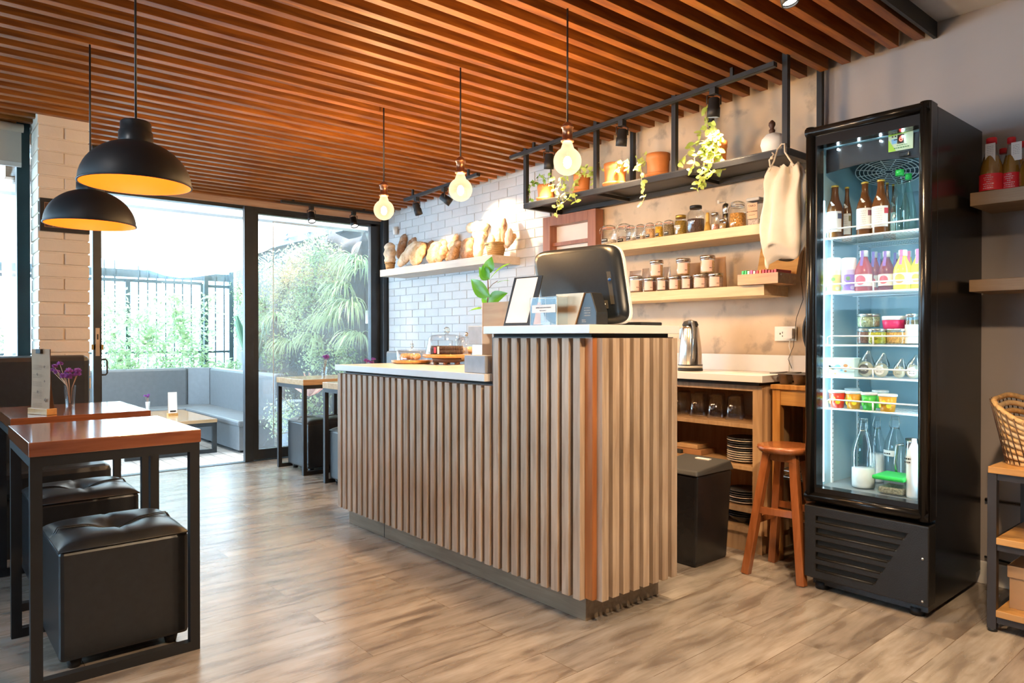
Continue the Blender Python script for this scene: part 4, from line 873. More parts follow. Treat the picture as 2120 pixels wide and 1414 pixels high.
# pedal bin
bi = T('waste_bin', 'tall black plastic swing-lid bin in front of the open cabinet', 'bin', (-2.08,2.98,0))
P('bin_body', B().hexa([(-2.22,2.845,0),(-1.985,2.845,0),(-1.985,3.115,0),(-2.22,3.115,0),(-2.245,2.83,.44),(-1.965,2.83,.44),(-1.965,3.13,.44),(-2.245,3.13,.44)]), plain('glossy_black_plastic', (.015,.015,.017), .25), bi, bv=.012)
P('bin_lid', B().hexa([(-2.25,2.822,.44),(-1.96,2.822,.44),(-1.96,3.138,.44),(-2.25,3.138,.44),(-2.24,2.835,.462),(-1.97,2.835,.462),(-1.97,3.12,.487),(-2.24,3.12,.487)]), plain('matt_black_plastic', (.045,.045,.045), .5), bi, bv=.006)
P('lid_slot', B().box(-2.13,-2.05,3.05,3.075,.481,.486), M['paper'], bi, 'pale strip on the lid')
P('side_grooves', B().box(-2.232,-2.18,2.834,2.842,.02,.40), M['dark'], bi)
# glasses, plates and boxes inside the cabinet
gp = None; gm = glass('tumbler_glass', (.80,.80,.82), .14)
for k in range(9):
    row = k//5; x = -2.56+(k%5)*.115+row*.05; y = 3.36+row*.13
    if k == 0: x = -2.50
    if gp is None:
        gp = T('drinking_glass', 'upside-down clear tumbler', 'glass', (x,y,.656), 'tumblers on the top shelf of the cabinet')
        P('tumbler_glass', B().lathe([(.043,0),(.045,.004),(.034,.125),(.0001,.126)], (x,y,.656), 24, caps=False), gm, gp)
        P('base_ring', B().lathe([(.034,.118),(.032,.127),(.0001,.128)], (x,y,.656), 20, caps=False), gm, gp)
        gp['label'] = 'front left tumbler on the top shelf of the open cabinet'
    else: dup(gp, (x,y,.656), ['','second','third','fourth','rightmost'][k%5]+' tumbler in the front row on the top cabinet shelf' if row == 0 else ['first','second','third','fourth'][k-5]+' tumbler from the left in the back row, top cabinet shelf')
dark_plate = plain('dark_stoneware', (.05,.05,.055), .35); light_plate = plain('cream_stoneware', (.62,.56,.48), .35)
def plate_mesh(r, hh, th=.006):
    return B().lathe([(.0001,0),(r*.5,0),(r*.98,hh),(r,hh+.002),(r*.97,hh+.004),(r*.5,th),(.0001,th)], (0,0,0), 36, caps=False)
pm = [plate_mesh(.092,.012).mesh('plate', m_) for m_ in (dark_plate, light_plate)]
ordn = ['lowest','second','third','fourth','fifth','sixth','seventh','eighth','ninth','tenth','topmost']
def plate(x, y, z, which, label, group, name='plate'):
    o = bpy.data.objects.new(name, pm[which]); C.objects.link(o); o.location = (x,y,z); o['label'] = label; o['category'] = 'plate'; o['group'] = group; return o
for k in range(11): plate(-2.045, 3.375, .4405+k*.0115, [1,1,1,1,1,0,1,0,0,1,0][k], ordn[k]+' plate of the tall stack on the middle cabinet shelf'+('' if k in (0,10) else ', counted upwards'), 'tall plate stack')
for k in range(6): plate(-2.045, 3.375, .2255+k*.0115, [1,0,1,0,0,0][k], ordn[k]+' plate of the low stack on the lower cabinet shelf', 'low plate stack')
bm_ = B().lathe([(.0001,0),(.05,0),(.09,.035),(.092,.038),(.086,.036),(.05,.006),(.0001,.006)], (0,0,0), 32, caps=False).mesh('bowl', dark_plate)
for k in range(4):
    o = bpy.data.objects.new('bowl', bm_); C.objects.link(o); o.location = (-2.045,3.37,.1265+k*.011); o['label'] = ordn[k]+' dark bowl of the stack at the bottom of the cabinet'; o['category'] = 'bowl'; o['group'] = 'bowl stack'
S('lunch_box', B().box(-2.12,-1.96,3.28,3.5,.42*0+.198*0+.2015-.0,.2015+.0) if False else B().box(-2.60,-2.42,3.33,3.5,.4405,.462), M['dark'], 'dark flat box at the back of the middle cabinet shelf', 'box', bv=.003)
S('card_box', B().box(-2.48,-2.30,3.35,3.50,.4405,.470), plain('brown_card', (.35,.17,.07), .6), 'small brown box lying on the middle cabinet shelf', 'box', bv=.002)
S('card_box', B().box(-2.47,-2.33,3.36,3.49,.4715,.495), plain('tan_card', (.50,.30,.14), .6), 'tan box on top of the brown box in the cabinet', 'box', bv=.002)
# canvas bag hanging from the shelf corner
def cloth_bag():
    a = at(1598,340,Y=3.22); z1 = at(1630,345,Y=3.2).z; z0 = at(1620,538,Y=3.2).z; xc = at(1627,450,Y=3.2).x; hw = .100
    t = T('canvas_bag', 'cream cotton drawstring bag hanging from the right end of the black shelf', 'bag', (xc,3.18,z0)); b = B(); n = 56; L = 30; vs = []
    for j in range(L+1):
        v = j/L; z = z0+(z1-z0)*v
        ww = hw*(1.0+.06*math.sin(v*5))*(1 if v < .86 else 1-.30*(v-.86)/.14); th = .05*math.sin(PI*min(1,v*.85+.14))**.5*(1-.25*v)*min(1,v*7+.08)+.003
        if v < .12: ww *= .90+.10*(v/.12)**.6
        for i in range(n):
            u = 2*PI*i/n; fold = .016*math.sin(u*7+1.2*math.sin(v*4))*(.25+.75*v)+.007*math.sin(u*3+v*9)+(.008*math.sin(u*17) if v > .9 else 0)
            zz = z+(.018*math.sin(u*3+1) if v < .15 else 0)+(.010*math.sin(u*11) if v > .93 else 0)+.022*(1-v)*math.cos(u)
            vs.append((xc+(ww+fold)*math.copysign(abs(math.cos(u))**.8, math.cos(u)), 3.18+(th+fold*min(1,v*4+.05))*math.sin(u), zz))
    b.add(vs, [(j*n+i, j*n+(i+1)%n, (j+1)*n+(i+1)%n, (j+1)*n+i) for j in range(L) for i in range(n)]+[[i for i in range(n)][::-1]], 0, True)
    P('bag_cloth', b, M['cream'], t)
    e = (-1.76,3.238,ZP+.002)
    b = B().tube([(xc-.06,3.15,z1-.02),(xc-.045,3.17,z1+.03),(e[0]-.02,3.22,e[2]-.015),(e[0]-.005,3.235,e[2]+.012),(e[0]+.01,3.235,e[2]+.010),(e[0]+.03,3.20,e[2]-.04),(xc+.06,3.16,z1-.01)], .0042, 8)
    b.tube([(xc-.05,3.145,z1),(xc-.058,3.15,z1+.035),(xc-.04,3.16,z1+.06),(e[0]-.035,3.20,e[2]-.03)], .004, 8).sph((xc-.048,3.155,z1+.045), .008, 10)
    P('drawstring', b, M['cream'], t)
cloth_bag()

# ================================================================== FRIDGE
fx0, fx1, fy0, fy1, fz1 = -1.52, -1.025, 3.0, 3.61, 2.008
fg = T('display_fridge', 'tall black glass-door drinks fridge against the back wall', 'fridge', (-1.27,3.3,0))
FB = plain('black_enamel', (.009,.009,.009), .26); FF = plain('black_door_frame', (.016,.014,.013), .22, .5)
ci = plain('fridge_liner', (.40,.58,.65), .4, var=.02)
P('cabinet_shell', B().box(fx0+.01,fx0+.03,fy0+.07,fy1,.07,fz1-.004).box(fx1-.03,fx1-.004,fy0+.07,fy1,.07,fz1-.004).box(fx0+.03,fx1-.03,fy1-.03,fy1,.07,fz1-.004).box(fx0+.03,fx1-.03,fy0+.07,fy1-.03,fz1-.04,fz1-.004).box(fx0+.03,fx1-.03,fy0+.07,fy1-.03,.07,.10), FB, fg)
ix0, ix1, iy1, iz0, iz1 = fx0+.034, fx1-.034, fy1-.035, .445, 1.93
P('liner', B().quad((ix0,fy0+.07,iz0),(ix0,iy1,iz0),(ix0,iy1,iz1),(ix0,fy0+.07,iz1)).quad((ix1,fy0+.07,iz0),(ix1,iy1,iz0),(ix1,iy1,iz1),(ix1,fy0+.07,iz1)).quad((ix0,iy1,iz0),(ix1,iy1,iz0),(ix1,iy1,iz1),(ix0,iy1,iz1)).quad((ix0,fy0+.07,iz1),(ix1,fy0+.07,iz1),(ix1,iy1,iz1),(ix0,iy1,iz1)), ci, fg)
P('liner_floor', B().box(ix0,ix1,fy0+.07,iy1,iz0-.02,iz0), plain('grey_liner_floor', (.22,.25,.26), .35), fg)
# inner shelf rails with slots
for (yy) in (3.16, 3.42): 
    P('shelf_rail', B().box(ix0,ix0+.006,yy,yy+.014,iz0,1.70), M['wwire'], fg)
    b = B(); z = iz0+.02
    while z < 1.68: b.box(ix0+.006,ix0+.0065,yy+.005,yy+.009,z,z+.006); z += .02
    P('rail_slots', b, M['ink'], fg)
# door frame
dz0, dz1 = .385, fz1; gx0, gx1, gz0, gz1 = -1.474, -1.068, .447, 1.925
dr = P('door', B().box(fx0,gx0,fy0,fy0+.06,dz0,dz1).box(gx1,fx1+.002,fy0,fy0+.06,dz0,dz1).box(gx0,gx1,fy0,fy0+.06,dz0,gz0).box(gx0,gx1,fy0,fy0+.06,gz1,dz1), FF, fg, bv=0)
def molding():
    b = B()
    for (a, c, r_) in (((fx0+.018,dz0+.02),(fx0+.018,dz1-.02),.019),((fx1-.018,dz0+.02),(fx1-.018,dz1-.02),.021)):
        b.tube([(a[0],fy0-.001,a[1]-.02),(c[0],fy0-.001,c[1]+.02)], r_, 20)
    b.tube([(fx0,fy0-.001,dz1-.02),(fx1,fy0-.001,dz1-.02)], .020, 20).tube([(fx0,fy0-.001,dz0+.02),(fx1,fy0-.001,dz0+.02)], .020, 20)
    return b
o = P('door_moulding', molding(), FF, dr)
P('gasket', B().box(fx0+.01,fx1-.01,fy0+.06,fy0+.07,dz0+.01,dz1-.01) if False else B().box(fx1-.006,fx1+.0005,fy0+.06,fy0+.07,dz0+.01,dz1-.01), M['dark'], dr)
P('door_glass', B().box(gx0,gx1,fy0+.030,fy0+.034,gz0,gz1), glass('fridge_glass', (.93,.97,.99), .015), dr)
P('top_hinge', B().box(fx1-.035,fx1-.005,fy0+.02,fy0+.06,fz1,fz1+.008), M['steel'], dr)
# header panel with curved lower edge
hzl, hzr = at(1705,360,Y=fy0+.085).z, at(1900,329,Y=fy0+.085).z
cv = [(gx0, gz1-.002), (gx0, hzl)]+[(gx0+(gx1-gx0)*k/10, hzl+(hzr-hzl)*k/10+.018*math.sin(PI*k/10)) for k in range(1, 10)]+[(gx1, hzr), (gx1, gz1-.002)]
hd = P('header_panel', B().prism(cv, 'y', fy0+.085, fy0+.092), plain('dark_header', (.010,.009,.009), .35), fg)
for k, xx in enumerate([at(q, 280, Y=fy0+.078).x for q in (1735,1778,1823,1869)]):
    P('led_light', B().sph((xx,fy0+.078,gz1-.012), .0045, 12), M['led'], hd)
    l = spot('fridge_led', (xx,fy0+.075,gz1-.014), (xx,fy0+.12,1.6), .05, 110, (.72,.90,1), .008)
cp0 = at(1840, 305, Y=fy0+.082); cp1 = at(1890, 262, Y=fy0+.082); px0, px1 = at(1840,290,Y=fy0+.082).x, at(1891,290,Y=fy0+.082).x; pz0, pz1 = at(1866,311,Y=fy0+.082).z, at(1866,270,Y=fy0+.082).z
cpn = P('control_panel', B().box(px0,px1,fy0+.079,fy0+.083,pz0,pz1), plain('pale_green_panel', (.70,.86,.62), .4), hd, 'pale green control panel')
xm = (px0+px1)/2; fy_ = fy0+.0785
P('panel_print', B().prism([(px0,pz0),(px0+.03,pz0),(px0,pz0+.05)], 'y', fy_-.0006, fy_).prism([(px0,pz1-.018),(px1,pz1-.010),(px1,pz1),(px0,pz1)], 'y', fy_-.0006, fy_), plain('lime_print', (.45,.80,.06), .4), cpn)
P('panel_badge', B().prism([(px0+.014,pz0+.030),(px0+.032,pz0+.030),(px0+.034,pz0+.050),(px0+.012,pz0+.050)], 'y', fy_-.0007, fy_), plain('blue_print', (.25,.55,.90), .4), cpn)
P('display_window', B().box(xm-.012,xm+.012,fy_-.0015,fy_,pz0+.028,pz0+.064), M['ink'], cpn)
text('display_digit', '6', .034, facing((xm+.002,fy_-.002,pz0+.046)), emit('red_led', (1,.06,.04), 3), cpn)
P('display_minus', B().box(xm-.026,xm-.013,fy_-.001,fy_,pz0+.044,pz0+.048), M['ink'], cpn)
b2 = B(); inkrows(b2, xm+.005, fy_-.0005, pz0+.020, .04, 1, .01); inkrows(b2, xm+.005, fy_-.0005, pz0+.009, .06, 1, .01, h=.004); P('panel_writing', b2, plain('green_ink', (.08,.30,.10), .5), cpn)
for q in (0, 1): P('panel_dot', B().cyl((0,0,0), .003, .001, 10).xf(Matrix.Translation((px0+.016+q*.012,fy_,pz0+.060)) @ Matrix.Rotation(PI/2,4,'X')), M['ink'], cpn)
P('lock', B().box(xm-.005,xm+.035,fy0+.070,fy0+.084,pz0-.03,pz0-.010), FB, hd, bv=.004)
# fan grille on the inner ceiling slope
fc = at(1840,352,Y=3.36)-Vector((0,0,.008)); Mf = Matrix.Rotation(-.383,4,'X'); b = B()
for k in range(1, 9):
    rr = .014*k; b.tube([Matrix.Translation(fc) @ (Mf @ Vector((rr*1.25*math.cos(a),rr*math.sin(a),0))) for a in [q*PI/16 for q in range(33)]], .0022, 5)
for k in range(12):
    a = k*PI/6; b.tube([Matrix.Translation(fc) @ (Mf @ Vector((.02*math.cos(a),.02*math.sin(a),0))), Matrix.Translation(fc) @ (Mf @ Vector((.14*math.cos(a),.112*math.sin(a),0)))], .0022, 5)
fgr = P('fan_grille', b, M['wwire'], fg)
P('fan_housing', B().hexa([(ix0+.1,3.20,fc.z+.078),(ix1,3.20,fc.z+.078),(ix1,3.56,fc.z-.067),(ix0+.14,3.56,fc.z-.067),(ix0+.1,3.20,1.92),(ix1,3.20,1.92),(ix1,3.56,1.92),(ix0+.1,3.56,1.92)]), ci, fg)
P('fan_void', B().lathe([(.0001,0),(.115,0)], fc+Vector((0,.0,.004)), 36, caps=False, M=Mf.to_3x3(), sx=1.2), plain('dark_blue_void', (.03,.06,.08), .6), fg)
# wire shelves with guard rails
def wshelf(z, fx_=None, y0_=3.085):
    b = B(); b.tube([(ix0+.004,y0_,z),(ix1-.004,y0_,z)], .0042, 8).tube([(ix0+.004,3.54,z),(ix1-.004,3.54,z)], .0032, 6)
    x = ix0+.010
    while x < ix1: b.tube([(x,y0_,z),(x,3.54,z)], .0013, 4); x += .0145
    b.tube([(ix0+.02,3.33,z-.003),(ix1-.02,3.33,z-.003)], .003, 6)
    s_ = P('wire_shelf', b, M['wwire'], fg)
    P('guard_rail', B().tube([(ix0+.022,y0_,z),(ix0+.022,y0_-.002,z+.034),(ix0+.032,y0_-.002,z+.040),(ix1-.022,y0_-.002,z+.040),(ix1-.012,y0_-.002,z+.034),(ix1-.012,y0_,z)], .0036, 8).tube([((ix0+ix1)/2,y0_,z),((ix0+ix1)/2,y0_-.002,z+.040)], .0036, 8), M['wwire'], s_)
SH = [1.531, 1.290, 1.063, .924, .785]
for z in SH: wshelf(z)
P('light_strip', B().box(ix0+.001,ix0+.005,fy0+.078,fy0+.088,.46,1.70), emit('led_strip', (.70,.90,1), 3), fg)
area('fridge_strip', (ix0+.012,fy0+.085,1.08), (ix1,3.40,1.08), 1.0, .02, 1.15, (.55,.86,1))
area('fridge_strip', (ix1-.004,fy0+.078,1.08), (ix0,3.42,1.08), .8, .02, 1.15, (.60,.86,1))
# lower grille
bp = P('louvre_panel', B().box(fx0-.002,fx1+.002,fy0-.012,fy0+.06,.055,.368), plain('black_textured_plastic', (.012,.011,.010), .38, bmp=.3, scale=20), fg)
cb_ = B()
for k in range(5):
    z = .303-k*.052; xr = -1.115-k*.028
    cb_.hexa([(fx0+.05,fy0-.05,z),(xr,fy0-.05,z),(xr,fy0+.02,z),(fx0+.05,fy0+.02,z),(fx0+.05,fy0-.05,z+.022),(xr+.012,fy0-.05,z+.022),(xr+.012,fy0+.02,z+.022),(fx0+.05,fy0+.02,z+.022)])
cut(bp, cb_); bevel(bp, .005, 3)
for k in range(5):
    z = .303-k*.052; xr = -1.115-k*.028; P('louvre', B().tube([(fx0+.05,fy0-.009,z-.003),(xr-.004,fy0-.009,z-.003)], .0055, 10), bp.data.materials[0], bp)
P('louvre_void', B().box(fx0+.04,-1.08,fy0+.004,fy0+.008,.07,.35), M['dark'], bp)
for zz in (.24, .075): P('screw', B().sph((fx1-.02,fy0-.013,zz), .006, 10), M['steel'], bp)
P('base_frame', B().box(fx0+.02,fx1-.015,fy0+.03,fy1-.02,.02,.075), FB, fg)
for a in (fx0+.05, fx1-.06):
    for c in (fy0+.03, fy1-.08): P('foot', B().cyl((a,c+.02,0), .028, .03, 16), M['black'], fg)
# ---- contents of the fridge
def fbox(ox, oy, a, c, yt, yb, Y, zb): return pxb(ox+a*.2122, ox+c*.2122, oy+yt*.2122, oy+yb*.2122, Y=Y, zb=zb)
def labr(t, x, y, z0, z1, r, m, a0=-1.25, a1=1.25, name='label'): return P(name, patch(x,y,z0,z1,r*1.012,a0,a1), m, t)
M['amber'] = glass('amber_glass', (.42,.16,.03), .12)
amb_in = plain('beer_brown', (.16,.055,.012), .2)
def beer(a, c, yt, Y, label, side=(.5,.05,.05)):
    X, _, _, r, h = fbox(1660,200,a,c,yt,1330,Y,SH[0]+.003); z = SH[0]+.003
    t = T('beer_bottle', label, 'bottle', (X,Y,z), 'amber bottles on the top fridge shelf')
    P('bottle_glass', B().lathe([(.0001,.001),(r*.9,.001),(r,.006),(r,h*.52),(r*.88,h*.60),(r*.52,h*.74),(r*.40,h*.86),(r*.40,h*.97),(r*.36,h*.975)], (X,Y,z), 24, caps=False), amb_in, t)
    P('cap', B().lathe([(r*.46,h*.965),(r*.46,h*.99),(r*.38,h)], (X,Y,z), 18), plain('yellow_cap', (.75,.52,.10), .35, .4) if 'ycap' not in M else M['ycap'], t)
    labr(t, X, Y, z+h*.12, z+h*.50, r, M['paper']); labr(t, X, Y, z+h*.36, z+h*.46, r*1.008, plain('label_flash', side, .5), .75, 1.3, 'label_flash')
    b2 = B(); inkrows(b2, X, Y, z+h*.44, r*1.1, 7, h*.04, r*1.03, .0015); P('label_writing', b2, plain('grey_ink', (.35,.35,.4), .6), t)
    b2 = B(); [leaf(b2, (X-.002+q*.004,Y-r*.80,z+h*.62+q*.004), (math.cos(q*2.1),-.3,math.sin(q*2.1)), (0,-1,0), .014, .009) for q in range(3)]; P('emblem', b2, M['paper'], t)
    return t
M['ycap'] = plain('yellow_cap', (.75,.52,.10), .35, .4)
beer(245,400,870,3.14,'amber bottle with white label, first at the left on the top fridge shelf',(.1,.12,.2))
beer(395,485,882,3.26,'amber bottle behind and right of the first one, top fridge shelf',(.3,.25,.1))
beer(540,690,835,3.14,'amber bottle with patterned label, middle of the top fridge shelf',(.25,.08,.12))
beer(690,850,812,3.13,'amber bottle with red label flash, beside the green-capped bottle',(.65,.05,.07))
beer(800,862,838,3.30,'amber bottle at the back between red-flash and green-capped bottles',(.2,.2,.2))
beer(866,915,855,3.40,'rearmost amber bottle behind the green-capped bottle',(.2,.2,.2))
def gbottle(a, c, yt, Y, label):
    X, _, _, r, h = fbox(1660,200,a,c,yt,1320,Y,SH[0]+.003); z = SH[0]+.003
    t = T('water_bottle', label, 'bottle', (X,Y,z), 'clear bottles with green caps')
    P('bottle_glass', B().lathe([(.0001,.001),(r*.9,.001),(r,.01),(r,h*.30),(r*.9,h*.45),(r*.45,h*.75),(r*.26,h*.88),(r*.26,h*.92)], (X,Y,z), 28, caps=False), glass('tinted_bottle', (.84,.97,.91), .10), t)
    P('cap', B().lathe([(r*.42,h*.905),(r*.42,h*.995),(r*.38,h)], (X,Y,z), 20), M['green'], t, 'bright green cap')
gbottle(862,1045,715,3.15,'clear bottle with bright green cap, front right on the top fridge shelf')
gbottle(968,1110,752,3.26,'clear green-capped bottle just behind the front one')
# shelf 2
def can(a, c, Y, label, cl, ct_):
    X, _, _, r, h = fbox(1660,480,a,c,250,572,Y,SH[1]+.003); z = SH[1]+.003; t = T('drink_can', label, 'can', (X,Y,z))
    P('can_body', B().lathe([(r*.86,0),(r,.006),(r,h*.94),(r*.88,h*.98)], (X,Y,z), 28), M['wwire'], t)
    labr(t, X, Y, z+.008, z+h*.5, r, cl, -1.5, 1.5); labr(t, X, Y, z+h*.5, z+h*.64, r, ct_, -1.5, 1.5, 'fade_band')
    for q in range(4): P('fruit_print', B().lathe([(.0001,0),(.009,0)], (0,0,0), 12, caps=False).xf(Matrix.Translation((X+r*1.02*math.sin(-.8+q*.55),Y-r*1.03*math.cos(-.8+q*.55),z+.02+.02*(q%3))) @ Matrix.Rotation(-.8+q*.55,4,'Z') @ Matrix.Rotation(PI/2,4,'X')), ct_ if q % 2 else M['leafd'], t)
    P('ring_pull', B().cyl((X,Y,z+h*.975), r*.8, .002, 20), M['steel'], t)
can(245,385,3.13,'tall white and yellow can at the far left of the second fridge shelf',plain('yellow_print', (.85,.75,.12), .4),plain('pale_yellow', (.85,.85,.50), .4))
can(392,528,3.13,'tall white and purple can beside the yellow one',plain('purple_print', (.30,.14,.62), .4),plain('lilac', (.60,.50,.80), .4))
def juice(a, c, yt, Y, label, col, strip, disc, g='juice bottles on the second fridge shelf'):
    X, _, _, r, h = fbox(1660,480,a,c,yt,568,Y,SH[1]+.003); z = SH[1]+.003; t = T('juice_bottle', label, 'bottle', (X,Y,z), g)
    P('bottle_glass', B().lathe([(.0001,.001),(r*.92,.001),(r,.006),(r,h*.48),(r*.90,h*.58),(r*.46,h*.78),(r*.36,h*.86)], (X,Y,z), 28, caps=False), col, t)
    P('cap', B().lathe([(r*.46,h*.85),(r*.46,h*.99),(r*.42,h)], (X,Y,z), 20), M['wwire'], t)
    P('seal_strip', B().box(X-.006,X+.006,Y-r*.48,Y-r*.462,z+h*.84,z+h).quad((X-.006,Y-r*.46,z+h*.85),(X+.006,Y-r*.46,z+h*.85),(X+.006,Y-r*.80,z+h*.62),(X-.006,Y-r*.80,z+h*.62)), strip, t)
    labr(t, X, Y, z+h*.13, z+h*.42, r, M['paper'], -1.4, 1.4)
    for rr_, m_, k_ in ((r*.66,M['paper'],1.03),(r*.55,disc,1.05)):
        vs = [(X+r*k_*math.sin(rr_*math.cos(q*PI/12)/r),Y-r*k_*math.cos(rr_*math.cos(q*PI/12)/r),z+h*.28+rr_*math.sin(q*PI/12)) for q in range(24)]
        P('fruit_disc' if k_ > 1.04 else 'disc_border', B().add(vs+[(X,Y-r*k_*1.01,z+h*.28)], [(q,(q+1)%24,24) for q in range(24)]), m_, t)
rj = plain('red_juice', (.38,.03,.02), .15); rj2 = plain('dark_red_juice', (.20,.02,.02), .15); yj = plain('yellow_juice', (.72,.68,.03), .15); vio = plain('violet_strip', (.25,.12,.5), .4); pnk = plain('pink_strip', (.85,.15,.35), .4)
pkd = plain('pink_disc', (.88,.10,.14), .4); ord_ = plain('orange_disc', (.95,.45,.04), .4)
juice(522,690,185,3.14,'red juice bottle with pink fruit disc, left of the two in front',rj,vio,pkd)
juice(650,765,195,3.24,'red juice bottle in the second row between the front two',rj,vio,pkd)
juice(752,898,190,3.15,'darker red juice bottle, second in front on the second shelf',rj2,vio,pkd)
juice(722,800,205,3.36,'red juice bottle at the very back of the second shelf',rj2,vio,pkd)
juice(872,960,205,3.34,'dark red juice bottle behind the yellow one',rj2,vio,pkd)
juice(902,1068,178,3.13,'yellow juice bottle with orange disc in front on the second shelf',yj,pnk,ord_)
juice(1010,1090,188,3.27,'yellow-green juice bottle behind, between the two yellow ones',yj,pnk,ord_)
juice(1068,1215,168,3.14,'yellow juice bottle at the right edge of the second shelf',yj,pnk,ord_)
# shelf 3
GF = 'preserve jars on the third fridge shelf'
def pj(a, c, yt, yb, Y, label, fill, lid, zb=None, **k):
    zb = SH[2]+.003 if zb is None else zb; X, _, _, r, h = fbox(1660,480,a,c,yt,yb,Y,zb); return lidjar(X,Y,zb,r,h,label,fill,.78,lid,.010,group=GF,neck=.94,name='preserve_jar',**k), zb+h
silv = plain('silver_lid', (.6,.62,.6), .25, .9)
_, za = pj(545,690,942,1082,3.18,'low jar of brown preserve at the left of the third fridge shelf',fillm('br_pres',(.22,.12,.10)),silv)
_, zb2 = pj(655,820,945,1085,3.13,'low jar of yellow-green preserve on the third fridge shelf',fillm('yl_pres',(.55,.52,.05)),silv)
_, zc2 = pj(822,1052,945,1092,3.17,'wide jar of orange preserve with silver lid on the third fridge shelf',fillm('or_pres',(.75,.42,.12)),silv)
pj(548,758,800,938,3.19,'wide jar of pale green preserve stacked on top, left',fillm('gr_pres',(.42,.46,.28)),silv,zb=max(za,zb2)+.001)
X, _, _, r, h = fbox(1660,480,795,1005,822,942,3.19,zc2+.001)
t = T('plastic_tub', 'pink tub with white lid stacked on the orange preserve jar', 'tub', (X,3.19,zc2+.001)); P('tub_body', B().lathe([(r*.9,0),(r,h*.7)], (X,3.19,zc2+.001), 28), plain('magenta_tub', (.72,.03,.15), .35), t); P('tub_lid', B().lathe([(r*1.02,h*.68),(r*1.03,h*.95),(r*.98,h)], (X,3.19,zc2+.001), 28), M['wwire'], t)
X, _, _, r, h = fbox(1660,480,1015,1150,800,1092,3.16,SH[2]+.003)
t = lidjar(X,3.16,SH[2]+.003,r,h,'tall jar with white label at the right of the third fridge shelf',fillm('dk_pres',(.18,.14,.08)),.8,silv,.012,group=GF,neck=.94,name='preserve_jar'); labr(t,X,3.16,SH[2]+.01,SH[2]+h*.68,r,M['paper'])
# shelf 4
X, _, _, r, h = fbox(1660,480,232,540,1228,1405,3.13,SH[3]+.003)
t = T('patterned_carton', 'pale blue carton with yellow fruit pattern on the fourth fridge shelf', 'box', (X,3.16,SH[3]+.003)); P('carton', B().box(X-r,X+r,3.10,3.20,SH[3]+.003,SH[3]+.003+h), plain('pale_blue_card', (.62,.80,.80), .5, var=.05), t, bv=.002)
cols = [plain('lemon_print', (.85,.80,.15), .5), plain('blue_dot_print', (.2,.45,.75), .5), plain('rust_print', (.55,.25,.1), .5)]
for q in range(14):
    x_, z_ = X+random.uniform(-r*.85,r*.85), SH[3]+.01+random.uniform(0,h*.85); rr_ = random.choice((.004,.007,.010)); P('print_spot', B().lathe([(.0001,0),(rr_,0)], (0,0,0), 12, caps=False, sx=1.4).xf(Matrix.Translation((x_,3.0992,z_)) @ Matrix.Rotation(PI/2,4,'X')), cols[q%3], t)
bagm = glass('cellophane', (.86,.92,.93), .25, .12); bisc = plain('pale_round_biscuit', (.62,.58,.45), .6); lab_w = plain('oval_label', (.85,.85,.85), .5)
for q, (a, c, cc, lab) in enumerate([(535,690,(.12,.12,.12),'round pack with black label in cellophane, left of the biscuit bags'),(690,835,(.85,.82,.78),'round pack with white label, second biscuit bag on the fourth shelf'),(880,1000,(.45,.45,.35),'small biscuit bag in the gap, third on the fourth shelf'),(1008,1150,(.88,.84,.78),'round pack with white label at the right end of the fourth shelf')]):
    X, _, _, r, h = fbox(1660,480,a,c,1265,1402,3.14,SH[3]+.003); z = SH[3]+.003
    t = T('biscuit_bag', lab, 'bag', (X,3.15,z), 'biscuit bags on the fourth fridge shelf')
    P('biscuits', B().sph((X,3.15,z+r), r*.96, 20, sc_=(1,.55,1)), bisc, t)
    P('round_label', B().lathe([(.0001,.002),(r*.62,0)], (0,0,0), 20, caps=False).xf(Matrix.Translation((X,3.15-r*.56,z+r)) @ Matrix.Rotation(PI/2,4,'X')), plain('disc_%d' % q, cc, .5), t)
    b2 = B(); inkrows(b2, X, 3.15-r*.59, z+r*1.2, r*.7, 3, .007); P('label_writing', b2, M['ink'] if q else M['paper'], t)
    bb = B(); vs = []; n = 10
    for j in range(7):
        v = j/6
        for i in range(n): u = 2*PI*i/n; rr_ = r*(1.02-.85*v**1.5)*(1+.12*math.sin(i*2.3+j)); vs.append((X+rr_*math.cos(u)+.012*v, 3.15+rr_*.5*math.sin(u), z+r*1.3+v*r*2.0))
    bb.add(vs, [(j*n+i, j*n+(i+1)%n, (j+1)*n+(i+1)%n, (j+1)*n+i) for j in range(6) for i in range(n)], 0, True); P('bag_film', bb, bagm, t)
# shelf 5 cups
def cup(a, c, yt, yb, Y, label, col, col2):
    X, _, _, r, h = fbox(1660,760,a,c,yt,yb,Y,SH[4]+.003); z = SH[4]+.003; t = T('dessert_cup', label, 'cup', (X,Y,z), 'dessert cups on the fifth fridge shelf')
    P('cup_body', B().lathe([(r*.72,0),(r*.93,h*.88)], (X,Y,z), 28), col, t); P('cup_lid', B().lathe([(r*.94,h*.86),(r*1.0,h*.88),(r*1.0,h*.97),(r*.95,h)], (X,Y,z), 28), M['wwire'], t)
    for q in range(3): P('fruit_print', B().lathe([(.0001,0),(.010,0)], (0,0,0), 14, caps=False).xf(Matrix.Translation((X+r*.86*math.sin(-.7+q*.6),Y-r*.88*math.cos(-.7+q*.6),z+h*(.35+.18*(q%2)))) @ Matrix.Rotation(-.7+q*.6,4,'Z') @ Matrix.Rotation(PI/2,4,'X')), col2, t)
og = plain('orange_cup', (.92,.38,.03), .3); rd = plain('red_cup', (.80,.06,.03), .3); gn = plain('green_cup', (.08,.60,.08), .3); ye = plain('yellow_cup_print', (.95,.78,.05), .4)
